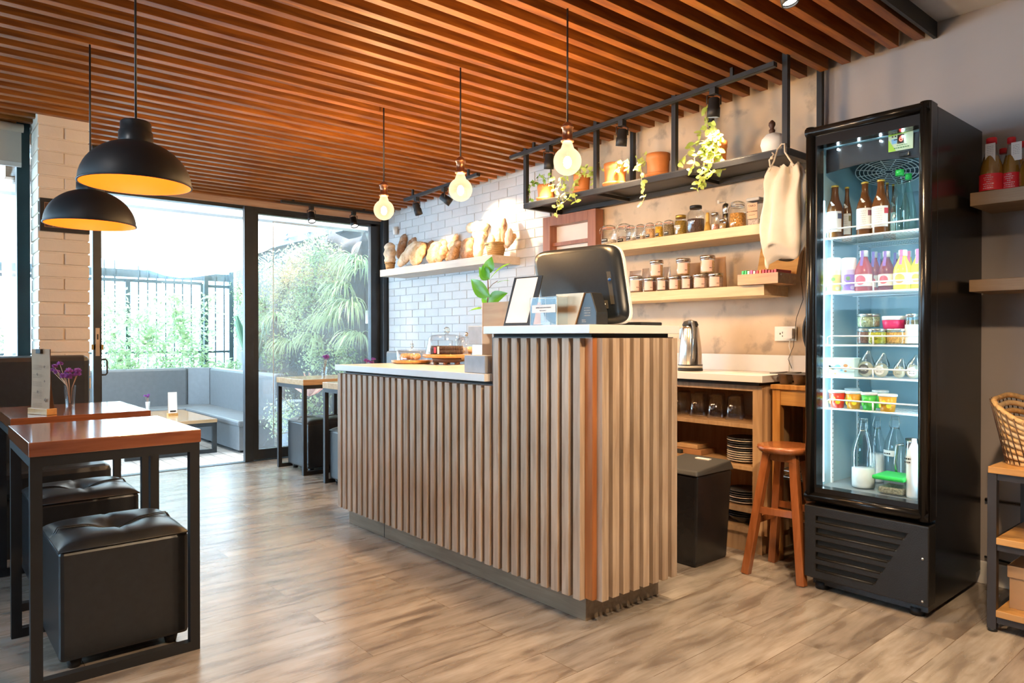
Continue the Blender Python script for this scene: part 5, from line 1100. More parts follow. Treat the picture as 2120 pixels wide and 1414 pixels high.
cup(265,425,225,388,3.13,'red dessert cup with white lid, leftmost in the fridge',rd,ye); cup(425,582,235,400,3.14,'orange dessert cup, second from left in the fridge',og,ye); cup(582,735,248,415,3.13,'green dessert cup with white lid in the fridge',gn,gn); cup(750,925,262,428,3.12,'orange and yellow dessert cup, rightmost in front',og,ye)
cup(420,560,205,360,3.27,'white-lidded dessert cup at the back left, behind the orange one',rd,ye); cup(690,840,225,380,3.26,'green dessert cup in the back row, behind the green one',gn,gn)
X, _, _, r, h = fbox(1660,760,600,860,160,225,3.40,SH[4]+.06)
S('clear_lid_box', B().box(X-.05,X+.05,3.36,3.46,SH[4]+.004,SH[4]+.055), bagm, 'clear plastic food box at the back of the fifth fridge shelf', 'box', bv=.008)
# fridge floor
zf = iz0+.001
def swing(a, c, yt, Y, label, milk=0, white=False, group='swing-top bottles on the fridge floor'):
    X, _, _, r, h = fbox(1660,760,a,c,yt,1110,Y,zf); t = T('swing_top_bottle', label, 'bottle', (X,Y,zf), group)
    pr = [(.0001,.001),(r*.92,.001),(r,.01),(r,h*.50),(r*.85,h*.62),(r*.36,h*.80),(r*.30,h*.90),(r*.34,h*.92)]
    P('bottle_glass', B().lathe(pr, (X,Y,zf), 28, caps=False), M['glass'] if not white else M['wwire'], t)
    if milk: P('milk', B().lathe([(.0001,.004),(r*.93,.004),(r*.95,.012),(r*.95,h*milk),(.0001,h*milk)], (X,Y,zf), 24, caps=False), M['wwire'], t)
    P('stopper', B().lathe([(r*.28,h*.91),(r*.30,h*.95),(.003,h*.97)], (X,Y,zf), 16), M['wwire'] if white else M['glass'], t)
    P('wire_bail', B().tube([(X-r*.36,Y,zf+h*.78),(X-r*.46,Y-.01,zf+h*.84),(X-r*.34,Y,zf+h*.965),(X+r*.34,Y,zf+h*.965),(X+r*.46,Y-.01,zf+h*.84),(X+r*.36,Y,zf+h*.78)], .0014, 5).tube([(X+r*.37*math.cos(q*PI/8),Y+r*.37*math.sin(q*PI/8),zf+h*.8) for q in range(17)], .0014, 5), M['steel'], t)
    return t, X, r, h
swing(492,708,478,3.16,'swing-top bottle with a little milk in the bottom, left on the fridge floor', milk=.27)
swing(660,812,462,3.33,'cloudy swing-top bottle behind the milk bottle', milk=.42)
t, X, r, h = swing(808,1010,452,3.30,'swing-top bottle with handwritten label behind the green lid', milk=.12)
labr(t, X, 3.30, zf+h*.42, zf+h*.50, r, M['paper'], -1, .6); b2 = B(); inkrows(b2, X-.01, 3.30, zf+h*.445, .04, 1, .01, r*1.03, .006); P('label_writing', b2, M['ink'], t)
S('tall_clear_bottle', B().lathe([(.0001,.001),(.026,.001),(.028,.01),(.028,.20),(.0001,.20)], (-1.40,3.36,zf), 20, caps=False), M['glass'], 'plain clear container at the back left of the fridge floor', 'container')
X, _, _, r, h = fbox(1660,760,945,1100,715,985,3.20,zf)
t = T('milk_jug', 'small steel milk jug standing behind the green-lidded box', 'jug', (X,3.26,zf)); h = .22
P('jug_body', B().lathe([(r*.95,0),(r*.9,h*.6),(r*.75,h*.93),(r*.80,h),(r*.72,h*.94)], (X,3.26,zf), 28, caps=False), M['steel'], t)
P('handle', B().tube([(X-r*.8,3.24,zf+h*.88),(X-r*1.5,3.23,zf+h*.86),(X-r*1.7,3.23,zf+h*.5),(X-r*1.4,3.23,zf+h*.2),(X-r*.9,3.24,zf+h*.22)], .007), M['steel'], t)
t = T('food_container', 'square glass food container with bright green lid on the fridge floor', 'container', (-1.22,3.13,zf)); X0, X1 = at(1812,1000,Y=3.10).x, at(1875,1000,Y=3.10).x
P('container_glass', B().hexa([(X0+.012,3.085,zf),(X1-.005,3.085,zf),(X1-.005,3.20,zf),(X0+.012,3.20,zf),(X0,3.075,zf+.062),(X1,3.075,zf+.062),(X1,3.21,zf+.062),(X0,3.21,zf+.062)]), M['glass'], t, bv=.008)
P('food', B().box(X0+.015,X1-.008,3.09,3.195,zf+.004,zf+.030), fillm('food',(.45,.42,.30)), t, bv=.006)
P('lid', B().box(X0-.004,X1+.004,3.071,3.214,zf+.060,zf+.078), glass('green_film', (.06,.65,.16), .1) if False else M['green'], t, bv=.007)
X, _, _, r, h = fbox(1660,760,1012,1150,740,1275,3.10,zf)
t = T('white_bottle', 'opaque white bottle with handwritten label, front right of the fridge floor', 'bottle', (X,3.115,zf)); h = .24
P('bottle_body', B().lathe([(r*.95,0),(r,.01),(r,h*.66),(r*.85,h*.78),(r*.35,h*.93),(r*.3,h)], (X,3.115,zf), 28), M['wwire'], t)
labr(t, X, 3.115, zf+h*.56, zf+h*.70, r, M['paper'], -1.2, .9); b2 = B(); inkrows(b2, X-.008, 3.115, zf+h*.65, .045, 2, .014, r*1.03, .006); P('label_writing', b2, M['ink'], t)

# ================================================================== COUNTER TOP THINGS
ZC = 1.147; ZLO = .938
t = T('wooden_planter', 'tan wooden planter box at the left end of the high counter', 'planter', (-2.36,2.05,ZC))
PX0, PX1 = at(999,650,Y=2.02).x, at(1060,650,Y=2.02).x; zpt = at(1000,627,Y=2.02).z
tan_ = wood('tan_board', (.60,.30,.11), (.72,.41,.18), 'x', .5)
P('box', B().box(PX0,PX1,2.02,2.032,ZC,zpt).box(PX0,PX0+.01,2.032,2.18,ZC,zpt).box(PX1-.01,PX1,2.032,2.18,ZC,zpt).box(PX0,PX1,2.18,2.192,ZC,zpt), tan_, t)
P('soil', B().box(PX0+.01,PX1-.01,2.032,2.18,ZC+.01,zpt-.015), plain('soil', (.05,.035,.025), .9), t)
P('white_edge', B().box(PX0-.003,PX0,2.018,2.194,.945,zpt), M['paper'], t)
# fiddle leaf fig in it
fgp = T('fig_plant', 'young fiddle-leaf fig with big glossy leaves in the tan planter', 'plant', (-2.33,2.1,zpt-.015))
M['fig'] = leafy('glossy_fig_leaf', (.07,.30,.02), (.16,.48,.04), .25, .35)
Yp = 2.10
def q3(px, py, dy=0): return at(px, py, Y=Yp+dy)
base = q3(1008, 632); P('stem', B().tube([(base.x,base.y,zpt-.03),q3(1011,605),q3(1010,580),q3(1012,560)], .0035, 7, r2=.002).tube([q3(1011,598),q3(1020,588),q3(1030,582)], .0015, 5).tube([q3(1010,630),q3(1000,636),q3(990,636)], .002, 5), plain('brown_stem', (.16,.09,.04), .6), fgp)
lf = B()
def bigleaf(p0, p1, w_, nrm, curl=.15, dy=0):
    a = q3(*p0, dy); c = q3(*p1, dy); d = c-a; leafL = d.length; n = 8; s_ = d.normalized().cross(Vector(nrm)).normalized(); u = s_.cross(d.normalized()); W = w_*depth(a)/FPX; vs = []
    for i in range(n+1):
        t_ = i/n; ww = W/2*(math.sin(PI*(t_**.75)*.98+.03))*(1 if t_ > .3 else .8+.67*t_); cc = a+d*t_-u*curl*leafL*(t_-.5)**2*1.5
        for k in range(-2, 3): vs.append(cc+s_*ww*k/2+u*abs(k)*ww*.10)
    lf.add(vs, [(i*5+k, i*5+k+1, (i+1)*5+k+1, (i+1)*5+k) for i in range(n) for k in range(4)], 0, True)
bigleaf((1012,566),(1017,531),30,(.2,-1,.1)); bigleaf((1012,578),(990,553),26,(-.2,-1,.2)); bigleaf((1012,577),(998,548),22,(0,-1,.4),dy=-.01)
bigleaf((1012,575),(1054,542),17,(.1,-.6,.8),dy=.04); bigleaf((1012,614),(972,578),34,(-.1,-1,.1),dy=-.03); bigleaf((1007,628),(1048,606),32,(.3,-1,.3),dy=-.02)
bigleaf((1028,584),(1056,579),7,(0,-.2,1)); bigleaf((996,637),(967,644),12,(0,-.5,.9),dy=-.05); bigleaf((1010,626),(996,618),14,(0,-1,.3),dy=.02); bigleaf((1006,575),(988,570),8,(0,-.3,1),dy=.04)
P('leaves', lf, M['fig'], fgp)
# concrete pots on the low counter
M['conc2'] = plain('grey_cast_concrete', (.42,.44,.47), .8, var=.08, scale=25, bmp=.2)
def cpot(px0, px1, yt, yb, Y, d, z, label, m='conc2', name='concrete_pot'):
    a = at(px0, yb, Y=Y).x; c = at(px1, yb, Y=Y).x; z1 = at(px0, yt, Y=Y).z
    return S(name, B().box(a,c,Y,Y+d,z,z1), M[m], label, 'pot', bv=.003), a, c, z1
_, a, c, z1 = cpot(961, 1004, 735, 772, 1.945, .085, ZLO, 'square pale concrete pot on the low counter against the high part')
o, a2, c2, z2 = cpot(977, 1012, 713, 735, 2.16, .08, ZLO, 'white ceramic cube box on the low counter, under the grey pot', 'wwire', 'white_box')
o, a2, c2, z3 = cpot(969, 1012, 675, 713, 2.15, .10, z2+.001, 'dark-grey square concrete pot standing on the white box')
# cake stand with dome
sc0 = at(925, 757, Z=ZLO); cyk = sc0.y+.12; cxk = at(925, 745, Y=cyk).x
kpx = FPX/depth((cxk,cyk,1)); R_ = 46/kpx
t = T('cake_stand', 'round wooden cake stand on the low counter under a glass dome', 'cake stand', (cxk,cyk,ZLO))
P('stand_board', B().lathe([(R_*.98,.040),(R_*1.08,.045),(R_*1.09,.056),(R_*1.04,.060),(.0001,.060)], (cxk,cyk,ZLO), 44), M['orangewood'], t)
P('stand_base', B().lathe([(R_*.62,.012),(R_*.66,.040)], (cxk,cyk,ZLO), 32), plain('dark_stand_wood', (.14,.06,.03), .5), t)
for k in range(6): P('foot', B().cyl((cxk+R_*.55*math.cos(k*PI/3+.3),cyk+R_*.55*math.sin(k*PI/3+.3),ZLO), .012, .013, 12), M['stool'], t)
zc_ = ZLO+.0605; zd = at(925, 692, Y=cyk).z; zk = at(925, 674, Y=cyk).z
t = T('glass_dome', 'glass cake dome with round knob over the dark cake', 'dome', (cxk,cyk,zc_))
hd_ = zd-zc_
P('dome_glass', B().lathe([(R_*.98,0),(R_*.97,.004),(R_*.90,hd_*.4),(R_*.82,hd_*.80),(R_*.70,hd_*.95),(R_*.3,hd_),(.0001,hd_)], (cxk,cyk,zc_), 44, caps=False), M['glass'], t)
P('knob', B().lathe([(.012,hd_),(.012,hd_+.006)]+[(max(.0001,.020*math.sin(a)),hd_+.024-.020*math.cos(a)) for a in [.6+i*(PI-.6)/8 for i in range(9)]], (cxk,cyk,zc_), 24), M['crystal'], t)
t = T('chocolate_cake', 'dark chocolate layer cake with red and white decoration under the big dome', 'cake', (cxk,cyk,zc_)); hc = at(925,716,Y=cyk).z-zc_
P('cake_body', B().lathe([(.0001,.001),(R_*.72,.001),(R_*.74,hc*.48),(R_*.71,hc*.5),(R_*.74,hc*.52),(R_*.72,hc),(.0001,hc)], (cxk,cyk,zc_), 40, caps=False), fillm('chocolate',(.085,.045,.035),30), t)
P('red_icing', patch(cxk,cyk,zc_+hc*.15,zc_+hc*.85,R_*.755,.10,.28), M['red'], t, 'red icing streak'); P('white_icing', patch(cxk,cyk,zc_+hc*.05,zc_+hc*.95,R_*.755,.36,.50), M['paper'], t, 'white icing streak')
# cookies jar behind at right
c2x = at(955,745,Y=cyk+.16).x
t = T('cookie_dome', 'second clear glass dome of orange biscuits behind the cake dome', 'dome', (c2x,cyk+.20,ZLO)); P('dome_glass', B().lathe([(.075,0),(.072,.08),(.06,.15),(.02,.165),(.0001,.165)], (c2x,cyk+.20,ZLO), 32, caps=False), M['glass'], t); P('knob', B().sph((c2x,cyk+.20,ZLO+.178), .013, 14), M['chrome'], t)
for k in range(6): S('biscuit', B().sph((c2x+.032*math.cos(k*2.1),cyk+.20+.032*math.sin(k*2.1),ZLO+.030+.05*(k//3)), .028, 14, sc_=(1,1,.8)), M['crust'], ['front left','front right','rear'][k%3]+(' orange biscuit in the bottom layer' if k < 3 else ' orange biscuit in the top layer')+' under the second dome', 'biscuit', 'biscuits under the second dome')
# small dome with pastries at left
s2 = at(850, 755, Z=ZLO); c3y = s2.y+.12; c3x = at(853, 745, Y=c3y).x; k3 = depth((c3x,c3y,1))/FPX; R3 = 34*k3
t = T('serving_board', 'thin round wooden board with a low glass dome, left on the counter', 'board', (c3x,c3y,ZLO)); P('board', B().lathe([(R3*1.05,0),(R3*1.25,.008),(R3*1.25,.020),(.0001,.020)], (c3x,c3y,ZLO), 40), M['orangewood'], t)
t = T('low_glass_dome', 'low straight glass cover with small round knob over rolled pastries', 'dome', (c3x,c3y,ZLO+.021)); h3 = at(850,724,Y=c3y).z-ZLO-.021
P('cover_glass', B().lathe([(R3*.95,0),(R3*.95,h3*.95),(R3*.85,h3),(.0001,h3)], (c3x,c3y,ZLO+.021), 36, caps=False), M['glass'], t)
P('knob', B().lathe([(.005,h3),(.004,h3+.012),(.011,h3+.018),(.013,h3+.028),(.008,h3+.038),(.0001,h3+.04)], (c3x,c3y,ZLO+.021), 18), M['crystal'], t)
for k in range(7):
    a = k*.9; rr_ = R3*(.25 if k > 3 else .6); S('pastry_ball', B().sph((c3x+rr_*math.cos(a*1.7),c3y+rr_*math.sin(a*1.7)*.8-.01,ZLO+.021+.021), .021, 14, sc_=(1.1,1,.95)), M['crust'], ['first','second','third','fourth','fifth','sixth','seventh'][k]+' rolled pastry under the low glass cover', 'pastry', 'rolled pastries under the low cover')
# clipboard sign (code left out), acrylic box, monitor
def slab4(p, th, name, m, parent, label=None, bv=0):
    p = [Vector(q) for q in p]; n = (p[1]-p[0]).cross(p[3]-p[0]).normalized()*th; return P(name, B().hexa([p[0],p[1],p[1]+n,p[0]+n,p[3],p[2],p[2]+n,p[3]+n]), m, parent, label, bv)
cb0 = at(1042,674,Y=1.98); cb1 = at(1102,674,Y=1.98); tz_ = .045
t = T('menu_clipboard', 'slanted dark board holding a blank-looking white payment sheet on the high counter', 'sign', (cb0.x+.06,1.98,ZC))
def qq(px, py, Y): return at(px, py, Y=Y)
c_ = [qq(1042,673.5,1.96), qq(1102,673,2.0), qq(1123,570,2.05), qq(1065,575,2.01)]; c_[0].z = ZC; c_[1].z = ZC
slab4(c_, -.006, 'board', M['bframe'], t)
u_ = lambda a, b_: c_[0]*(1-a)*(1-b_)+c_[1]*a*(1-b_)+c_[2]*a*b_+c_[3]*(1-a)*b_
nn = (c_[1]-c_[0]).cross(c_[3]-c_[0]).normalized()
pf = [u_(.06,.06)+nn*.0012, u_(.80,.06)+nn*.0012, u_(.86,.97)+nn*.0012, u_(.10,.97)+nn*.0012]
if nn.y > 0: pf = [q-nn*.0026 for q in pf]
P('sheet', B().quad(*pf), M['paper'], t, 'blank white sheet')
P('easel_foot', B().box(c_[0].x+.02,c_[0].x+.10,2.03,2.10,ZC,ZC+.006), M['bframe'], t)
ax0, ax1 = at(1097,672,Y=1.99).x, at(1153,672,Y=1.99).x; az = at(1100,616,Y=1.99).z
t = T('acrylic_tip_box', 'clear acrylic tip box with a white printed label on the high counter', 'box', ((ax0+ax1)/2,2.04,ZC)); ac = glass('acrylic', (.88,.90,.90), .025)
P('acrylic_walls', B().box(ax0,ax1,1.99,1.992,ZC,az).box(ax0,ax1,2.078,2.08,ZC,az).box(ax0,ax0+.002,1.99,2.08,ZC,az).box(ax1-.002,ax1,1.99,2.08,ZC,az).box(ax0,ax1,1.99,2.08,ZC,ZC+.002), ac, t)
ed = B()
for xx in (ax0, ax1-.002):
    for yy in (1.99, 2.078): ed.box(xx,xx+.002,yy,yy+.002,ZC,az)
ed.box(ax0,ax1,1.99,1.9915,az-.002,az).box(ax0,ax1,2.0785,2.08,az-.002,az).box(ax0,ax0+.0015,1.99,2.08,az-.002,az).box(ax1-.0015,ax1,1.99,2.08,az-.002,az)
P('edges', ed, plain('frosted_edge', (.85,.85,.85), .3), t)
lx0, lx1 = ax0+.014, ax1-.008; lz1 = at(1105,632,Y=1.99).z; lz0 = at(1105,648,Y=1.99).z
lb = P('label', B().box(lx0,lx1,1.989,1.9895,lz0,lz1), M['paper'], t, 'white printed label')
text('label_writing', 'SIEMPRE ES UN PLACER ATENDERTE', .0056, facing(((lx0+lx1)/2,1.9887,lz1-.012)), M['ink'], t); text('label_writing', 'Caja de propinas :)', .0052, facing(((lx0+lx1)/2-.004,1.9887,lz0+.009)), M['ink'], t)
# all-in-one monitor, back towards the camera
mo = T('computer_monitor', 'black all-in-one computer seen from behind on the high counter', 'monitor', (-2.0,2.25,ZC))
Ym = 2.20
A = [qq(1150,671,Ym), qq(1309,674,Ym), qq(1285,502,Ym+.055), qq(1106,523,Ym+.055)]
A[0] = Vector((at(1132,650,Y=Ym).x, Ym, ZC+.004)); A[1].z = ZC+.004
lerp = lambda a, b_: A[0]*(1-a)*(1-b_)+A[1]*a*(1-b_)+A[2]*a*b_+A[3]*(1-a)*b_
nb = (A[1]-A[0]).cross(A[3]-A[0]).normalized(); nb = nb if nb.y < 0 else -nb
def shellpts(off, inset, rad=.13, n=40):
    out = []
    for k in range(n):
        a = 2*PI*k/n; cxx = math.copysign(abs(math.cos(a))**.28, math.cos(a)); cyy = math.copysign(abs(math.sin(a))**.28, math.sin(a))
        out.append(lerp(.5+.5*cxx*(1-inset), .5+.5*cyy*(1-inset))+nb*off)
    return out
def rings(name, rs, m, lab=None, par=None):
    n = 40; vs = []; 
    for r_ in rs: vs += shellpts(*r_)
    b = B().add(vs, [(i*n+k, i*n+(k+1)%n, (i+1)*n+(k+1)%n, (i+1)*n+k) for i in range(len(rs)-1) for k in range(n)]+[list(range(n))[::-1], [(len(rs)-1)*n+k for k in range(n)]], 0, True)
    return P(name, b, m, par or mo, lab)
rings('back_shell', [(.002,.003),(.012,.012),(.024,.045),(.034,.10),(.038,.16)], plain('soft_black_plastic', (.010,.014,.020), .32, bmp=.05, scale=60, spec=.35))
rings('screen_bezel', [(-.018,.0),(-.016,-.004),(.0,-.004),(.002,.0)], M['wwire'], 'pale edge around the screen')
b = B(); b.hexa([lerp(.16,.905)+nb*.033, lerp(.80,.905)+nb*.033, lerp(.80,.905)+nb*.0385, lerp(.16,.905)+nb*.0385, lerp(.16,.93)+nb*.028, lerp(.80,.93)+nb*.028, lerp(.80,.93)+nb*.035, lerp(.16,.93)+nb*.035]); P('vent_slot', b, M['dark'], mo)
b = B(); b.hexa([lerp(.87,.22)+nb*.034, lerp(.92,.22)+nb*.031, lerp(.92,.22)+nb*.0375, lerp(.87,.22)+nb*.040, lerp(.87,.62)+nb*.034, lerp(.92,.62)+nb*.031, lerp(.92,.62)+nb*.0375, lerp(.87,.62)+nb*.040]); pb = P('port_strip', b, M['dark'], mo)
P('audio_port', B().sph(lerp(.895,.52)+nb*.040, .007, 12), plain('blue_port', (.02,.10,.35), .3), pb)
b = B().hexa([lerp(.60,.17)+nb*.038, lerp(.84,.17)+nb*.038, lerp(.84,.17)+nb*.0395, lerp(.60,.17)+nb*.0395, lerp(.60,.27)+nb*.038, lerp(.84,.27)+nb*.038, lerp(.84,.27)+nb*.0395, lerp(.60,.27)+nb*.0395]); pp_ = P('port_panel', b, M['dark'], mo)
for k in range(5): P('port', B().sph(lerp(.63+k*.045,.22)+nb*.040, .004, 8), M['steel'], pp_)
cbk = B()
for k in range(3): cbk.tube([lerp(.68+k*.05,.21)+nb*.042, lerp(.62+k*.06,.14)+nb*.065, lerp(.55+k*.03,.06)+nb*.07, Vector((lerp(.50+k*.03,0).x, Ym-.06, ZC+.004))], .0022, 6)
P('cables', cbk, M['black'], mo)
# wedge stand / receipt printer in front
w0, w1 = at(1140,672,Y=2.05).x, at(1232,672,Y=2.05).x
pr = T('receipt_printer', 'wedge-shaped dark receipt printer in front of the monitor', 'printer', ((w0+w1)/2,2.09,ZC))
zz1 = at(1210,606,Y=2.06).z; wL, wR = at(1150,672,Y=2.05).x, at(1189,672,Y=2.05).x; wT = at(1212,606,Y=2.06).x
P('tan_reflection', B().prism([(wL,ZC),(wR,ZC),(wT,zz1),(wL+.002,zz1)], 'y', 2.052, 2.058), plain('reflection_tan', (.40,.24,.13), .3, .5), pr, 'tan reflection on the wedge face')  # reflection on the black wedge, put in as a tan colour
P('printer_body', B().prism([(wL,ZC),(w1,ZC),(w1,ZC+.05),(wT+.03,zz1),(wL,zz1)], 'y', 2.0585, 2.125), plain('printer_black', (.02,.02,.02), .35), pr, bv=.003)
b2 = B(); 
for k in range(4): inkrows(b2, wT+.012, 2.058, ZC+.066-k*.010, .035, 1, .01, h=.004)
inkrows(b2, wT-.006, 2.058, ZC+.018, .022, 2, .007, h=.004); P('printed_marks', b2, plain('grey_print', (.32,.32,.32), .6), pr)
S('keyboard', B().box(at(1315,672,Y=2.33).x-.10,at(1343,672,Y=2.33).x,2.28,2.42,ZC,ZC+.014), M['black'], 'black keyboard edge showing right behind the monitor', 'keyboard', bv=.004)

# ================================================================== TABLE THINGS
ZT = .7755
g0 = at(57,857,Z=ZT); g1 = at(97,860,Z=ZT); g2 = at(112,856,Z=ZT)
t = T('menu_stand', 'brown paper menu clipped in a wooden block on the farther cafe table', 'menu', (*((g0+g1)/2).xy, ZT))
dx = (g1-g0).xy.normalized(); D = Vector((dx.x,dx.y,0)); Nn = Vector((-dx.y,dx.x,0)); 
if Nn.dot(Vector((-1,0,0))) < 0: Nn = -Nn
wd = (g1-g0).length
def mb(a0, a1, n0, n1, z0, z1, lean=0):
    o = Vector((g0.x,g0.y,0)); f = lambda a, n_, z: o+D*a+Nn*n_+Vector((0,0,z))
    return B().hexa([f(a0,n0,z0),f(a1,n0,z0),f(a1,n1,z0),f(a0,n1,z0),f(a0,n0+lean,z1),f(a1,n0+lean,z1),f(a1,n1+lean,z1),f(a0,n1+lean,z1)])
P('wooden_block', mb(0,wd,0,.042,ZT,ZT+.026), M['honeyx'], t, bv=.0015)
hM = at(75,724,Y=g0.y+.01).z
for k, (n_, ln) in enumerate(((.012,.0),(.019,.004),(.026,.008),(.033,.010))):
    b = B(); L = 10; vs = []
    for j in range(L+1):
        v = j/L; z = ZT+.022+(hM-ZT-.022)*v; off = n_-.004*math.sin(v*PI)*(k-1.5)*.8-(n_-.015)*v*.8
        for a in (0.004, wd*.5, wd-.002): vs.append(Vector((g0.x,g0.y,z))+D*(a-.004*math.sin(v*PI))+Nn*off)
    b.add(vs, [(j*3+i, j*3+i+1, (j+1)*3+i+1, (j+1)*3+i) for j in range(L) for i in range(2)], 0, True); P('menu_sheet', b, M['kraft'], t)
P('black_clip', mb(wd*.38,wd*.62,.004,.020,hM-.018,hM+.001), M['ink'], t, bv=.001); P('clip_loop', B().tube([Vector((g0.x,g0.y,hM))+D*(wd*.5)+Nn*.01+Vector(q) for q in ((0,0,0),(.006,0,.012),(0,0,.02),(-.006,0,.012),(0,0,0))], .0012, 5), M['chrome'], t)
MF = Matrix(((D.x,0,-Nn.x,0),(D.y,0,-Nn.y,0),(0,1,0,0),(0,0,0,1)))
pr_ink = plain('brown_ink', (.16,.09,.05), .7)
def prt(name, s, a, z, size, al='CENTER'): p_ = Vector((g0.x,g0.y,ZT+z))+D*a+Nn*.0085; return text(name, s, size, Matrix.Translation(p_) @ MF, pr_ink, t, .0002, al)
b2 = B()
for zrow, cnt in ((.205,4),(.165,3),(.135,4),(.09,5),(.045,3)):
    for k in range(cnt):
        a_ = wd*.18
        while a_ < wd*.62:
            l = RJ.uniform(.002,.006); p_ = Vector((g0.x,g0.y,ZT+zrow-k*.0055))+D*a_+Nn*.0085; b2.quad(p_, p_+D*l, p_+D*l+Vector((0,0,.0014)), p_+Vector((0,0,.0014))); a_ += l+.0016
P('menu_writing', b2, pr_ink, t)
b2 = B()
for (a_, z_, r_) in ((.78,.20,.007),(.40,.168,.007),(.78,.14,.006),(.42,.095,.008),(.80,.062,.010)):
    p_ = Vector((g0.x,g0.y,ZT+z_))+D*(wd*a_)+Nn*.0083
    for k in range(5): leaf(b2, p_, D*math.cos(k*1.26)+Vector((0,0,math.sin(k*1.26))), -Nn, r_, r_*.5)
P('menu_drawings', b2, pr_ink, t)
def flower(px, py_base, py_rim, py_top, w_px, label, Z=ZT, Yp_=None, spread=1.0, glass_=True, col=None, heads=5, name='flower_glass'):
    p_ = at(px, py_base, Z=Z); k_ = depth(p_)/FPX; r = w_px/2*k_; h = (at(px,py_rim,Y=p_.y).z-Z)
    v = T(name, 'small vase '+label, 'vase', p_, 'small flower vases'); 
    P('vase_glass', B().lathe([(.0001,.001),(r*.68,.001),(r*.74,h*.14),(.0001,h*.15)], p_, 22, caps=False).lathe([(r*.70,.0),(r,h)], p_, 22, caps=False), M['glass'] if glass_ else M['wwire'], v)
    f = T('dried_flowers', 'dried purple flowers standing in the vase '+label, 'flowers', p_+Vector((0,0,h*.18)), 'dried purple flowers'); st = B(); fl = B(); zt_ = at(px,py_top,Y=p_.y).z; R_ = random.Random(int(px))
    for k in range(heads):
        dxy = R_.uniform(-1,1)*spread; tip = p_+RT*(dxy*r*1.5)+FW*R_.uniform(-.5,.5)*r+Vector((0,0,(zt_-Z)*R_.uniform(.78,.95)))
        st.tube([p_+Vector((0,0,h*.2))+RT*(dxy*r*.1), p_+Vector((0,0,h*.9))+RT*dxy*r*.5, tip], .0011, 5)
        for q in range(34):
            d = Vector((R_.uniform(-1,1),R_.uniform(-1,1),R_.uniform(-.2,1))); leaf(fl, tip+d*.003, d, (R_.uniform(-1,1),R_.uniform(-1,1),.3), .016, .010, fold=.4, curl=-.3)
    P('stems', st, plain('dry_stem', (.45,.25,.14), .7), f); P('petals', fl, M['purple'], f)
M['purple'] = leafy('purple_petal', (.16,.03,.22), (.46,.16,.52), .6, .3)
flower(145, 844, 798, 765, 22, 'on the near cafe table beside the menu stand', spread=1.1, heads=7)
# the leaning bunch of the near vase
p_ = at(145,844,Z=ZT); st = B(); fl = B()
ff = T('dried_flowers', 'leaning sprig of dried purple flowers reaching left towards the menu', 'flowers', p_+Vector((0,0,.05)), 'dried purple flowers')
for (qx, qy) in ((113,760),(108,768),(124,754),(118,772)):
    tip = at(qx,qy,Y=p_.y); st.tube([p_+Vector((0,0,.02)), at(140,800,Y=p_.y), tip], .0011, 5)
    for q in range(30): d = Vector((random.uniform(-1,1),random.uniform(-1,1),random.uniform(-.2,1))); leaf(fl, tip+d*.003, d, (random.uniform(-1,1),random.uniform(-1,1),.3), .013, .008, fold=.4, curl=-.3)
P('stems', st, plain('dry_stem2', (.50,.28,.15), .7), ff); P('petals', fl, M['purple'], ff)
flower(671, 779, 760, 735, 13, 'on the oak table beside the glass door', Z=.7605, heads=5)
flower(766, 787.2, 769, 742, 13, 'on the far oak table', Z=.7605, heads=5)
# picture frame on the column
X_ = -4.763; a = at(79,409,X=X_); c = at(181,480,X=X_)
t = T('picture_frame', 'black framed grid of small dark prints on the brick column', 'picture', (X_,.70,a.z-.18)); y0, y1, z1 = .577, .822, a.z; z0 = z1-.185
P('frame', B().box(X_,X_+.015,y0,y1,z0,z0+.022).box(X_,X_+.015,y0,y1,z1-.022,z1).box(X_,X_+.015,y0,y0+.022,z0+.022,z1-.022).box(X_,X_+.015,y1-.022,y1,z0+.022,z1-.022), M['black'], t, bv=.001)
P('backing', B().box(X_,X_+.004,y0+.02,y1-.02,z0+.02,z1-.02), plain('tan_mount', (.40,.26,.18), .7), t)
for i in range(5):
    for j in range(3): P('print', B().box(X_+.004,X_+.005,y0+.026+i*.040,y0+.062+i*.040,z0+.026+j*.046,z0+.068+j*.046), plain('dark_print_%d' % ((i+j)%3), ((.12,.06,.05),(.16,.08,.06),(.09,.05,.05))[(i+j)%3], .5, var=.4, scale=60) if ('dp%d' % ((i+j)%3)) not in M else M['dp%d' % ((i+j)%3)], t)

# ================================================================== RIGHT SIDE: RACK, BASKET, BOTTLES
rk = T('shelf_rack', 'low metal rack with three honey wooden shelves at the right edge', 'rack', (-.4,3.3,0)); rm = plain('brown_black_steel', (.055,.045,.04), .4, .5)
for x in (-.855, .05):
    for y in (3.075, 3.50): P('post', B().box(x,x+.03,y,y+.03,.012,.592), rm, rk, bv=.001); P('foot', B().cyl((x+.015,y+.015,0), .016, .012, 12), M['black'], rk)
for z in (.617, .355, .085):
    P('shelf_board', B().box(-.852 if z > .5 else -.825,.09,3.07,3.53,z-.025,z), M['honeyx'], rk, bv=.002)
    P('shelf_rail', B().box(-.832,.05,3.08,3.10,z-.05,z-.025), rm, rk)
    P('shelf_rail', B().box(-.832,.05,3.51,3.53,z-.05,z-.025), rm, rk)
    P('side_rail', B().box(-.858,-.84,3.105,3.50,z-.05,z-.025), rm, rk)
bk = T('bread_tray_basket', 'large woven palm basket on top of the rack at the right edge', 'basket', (-.55,3.22,.617))
M['wov'] = plain('pale_palm_weave', (.60,.36,.14), .6, var=.35, scale=50)
pal = [M['wov'], plain('light_palm', (.72,.50,.26), .6, var=.2, scale=40)]
bw = B(); nL = 9; nS = 44
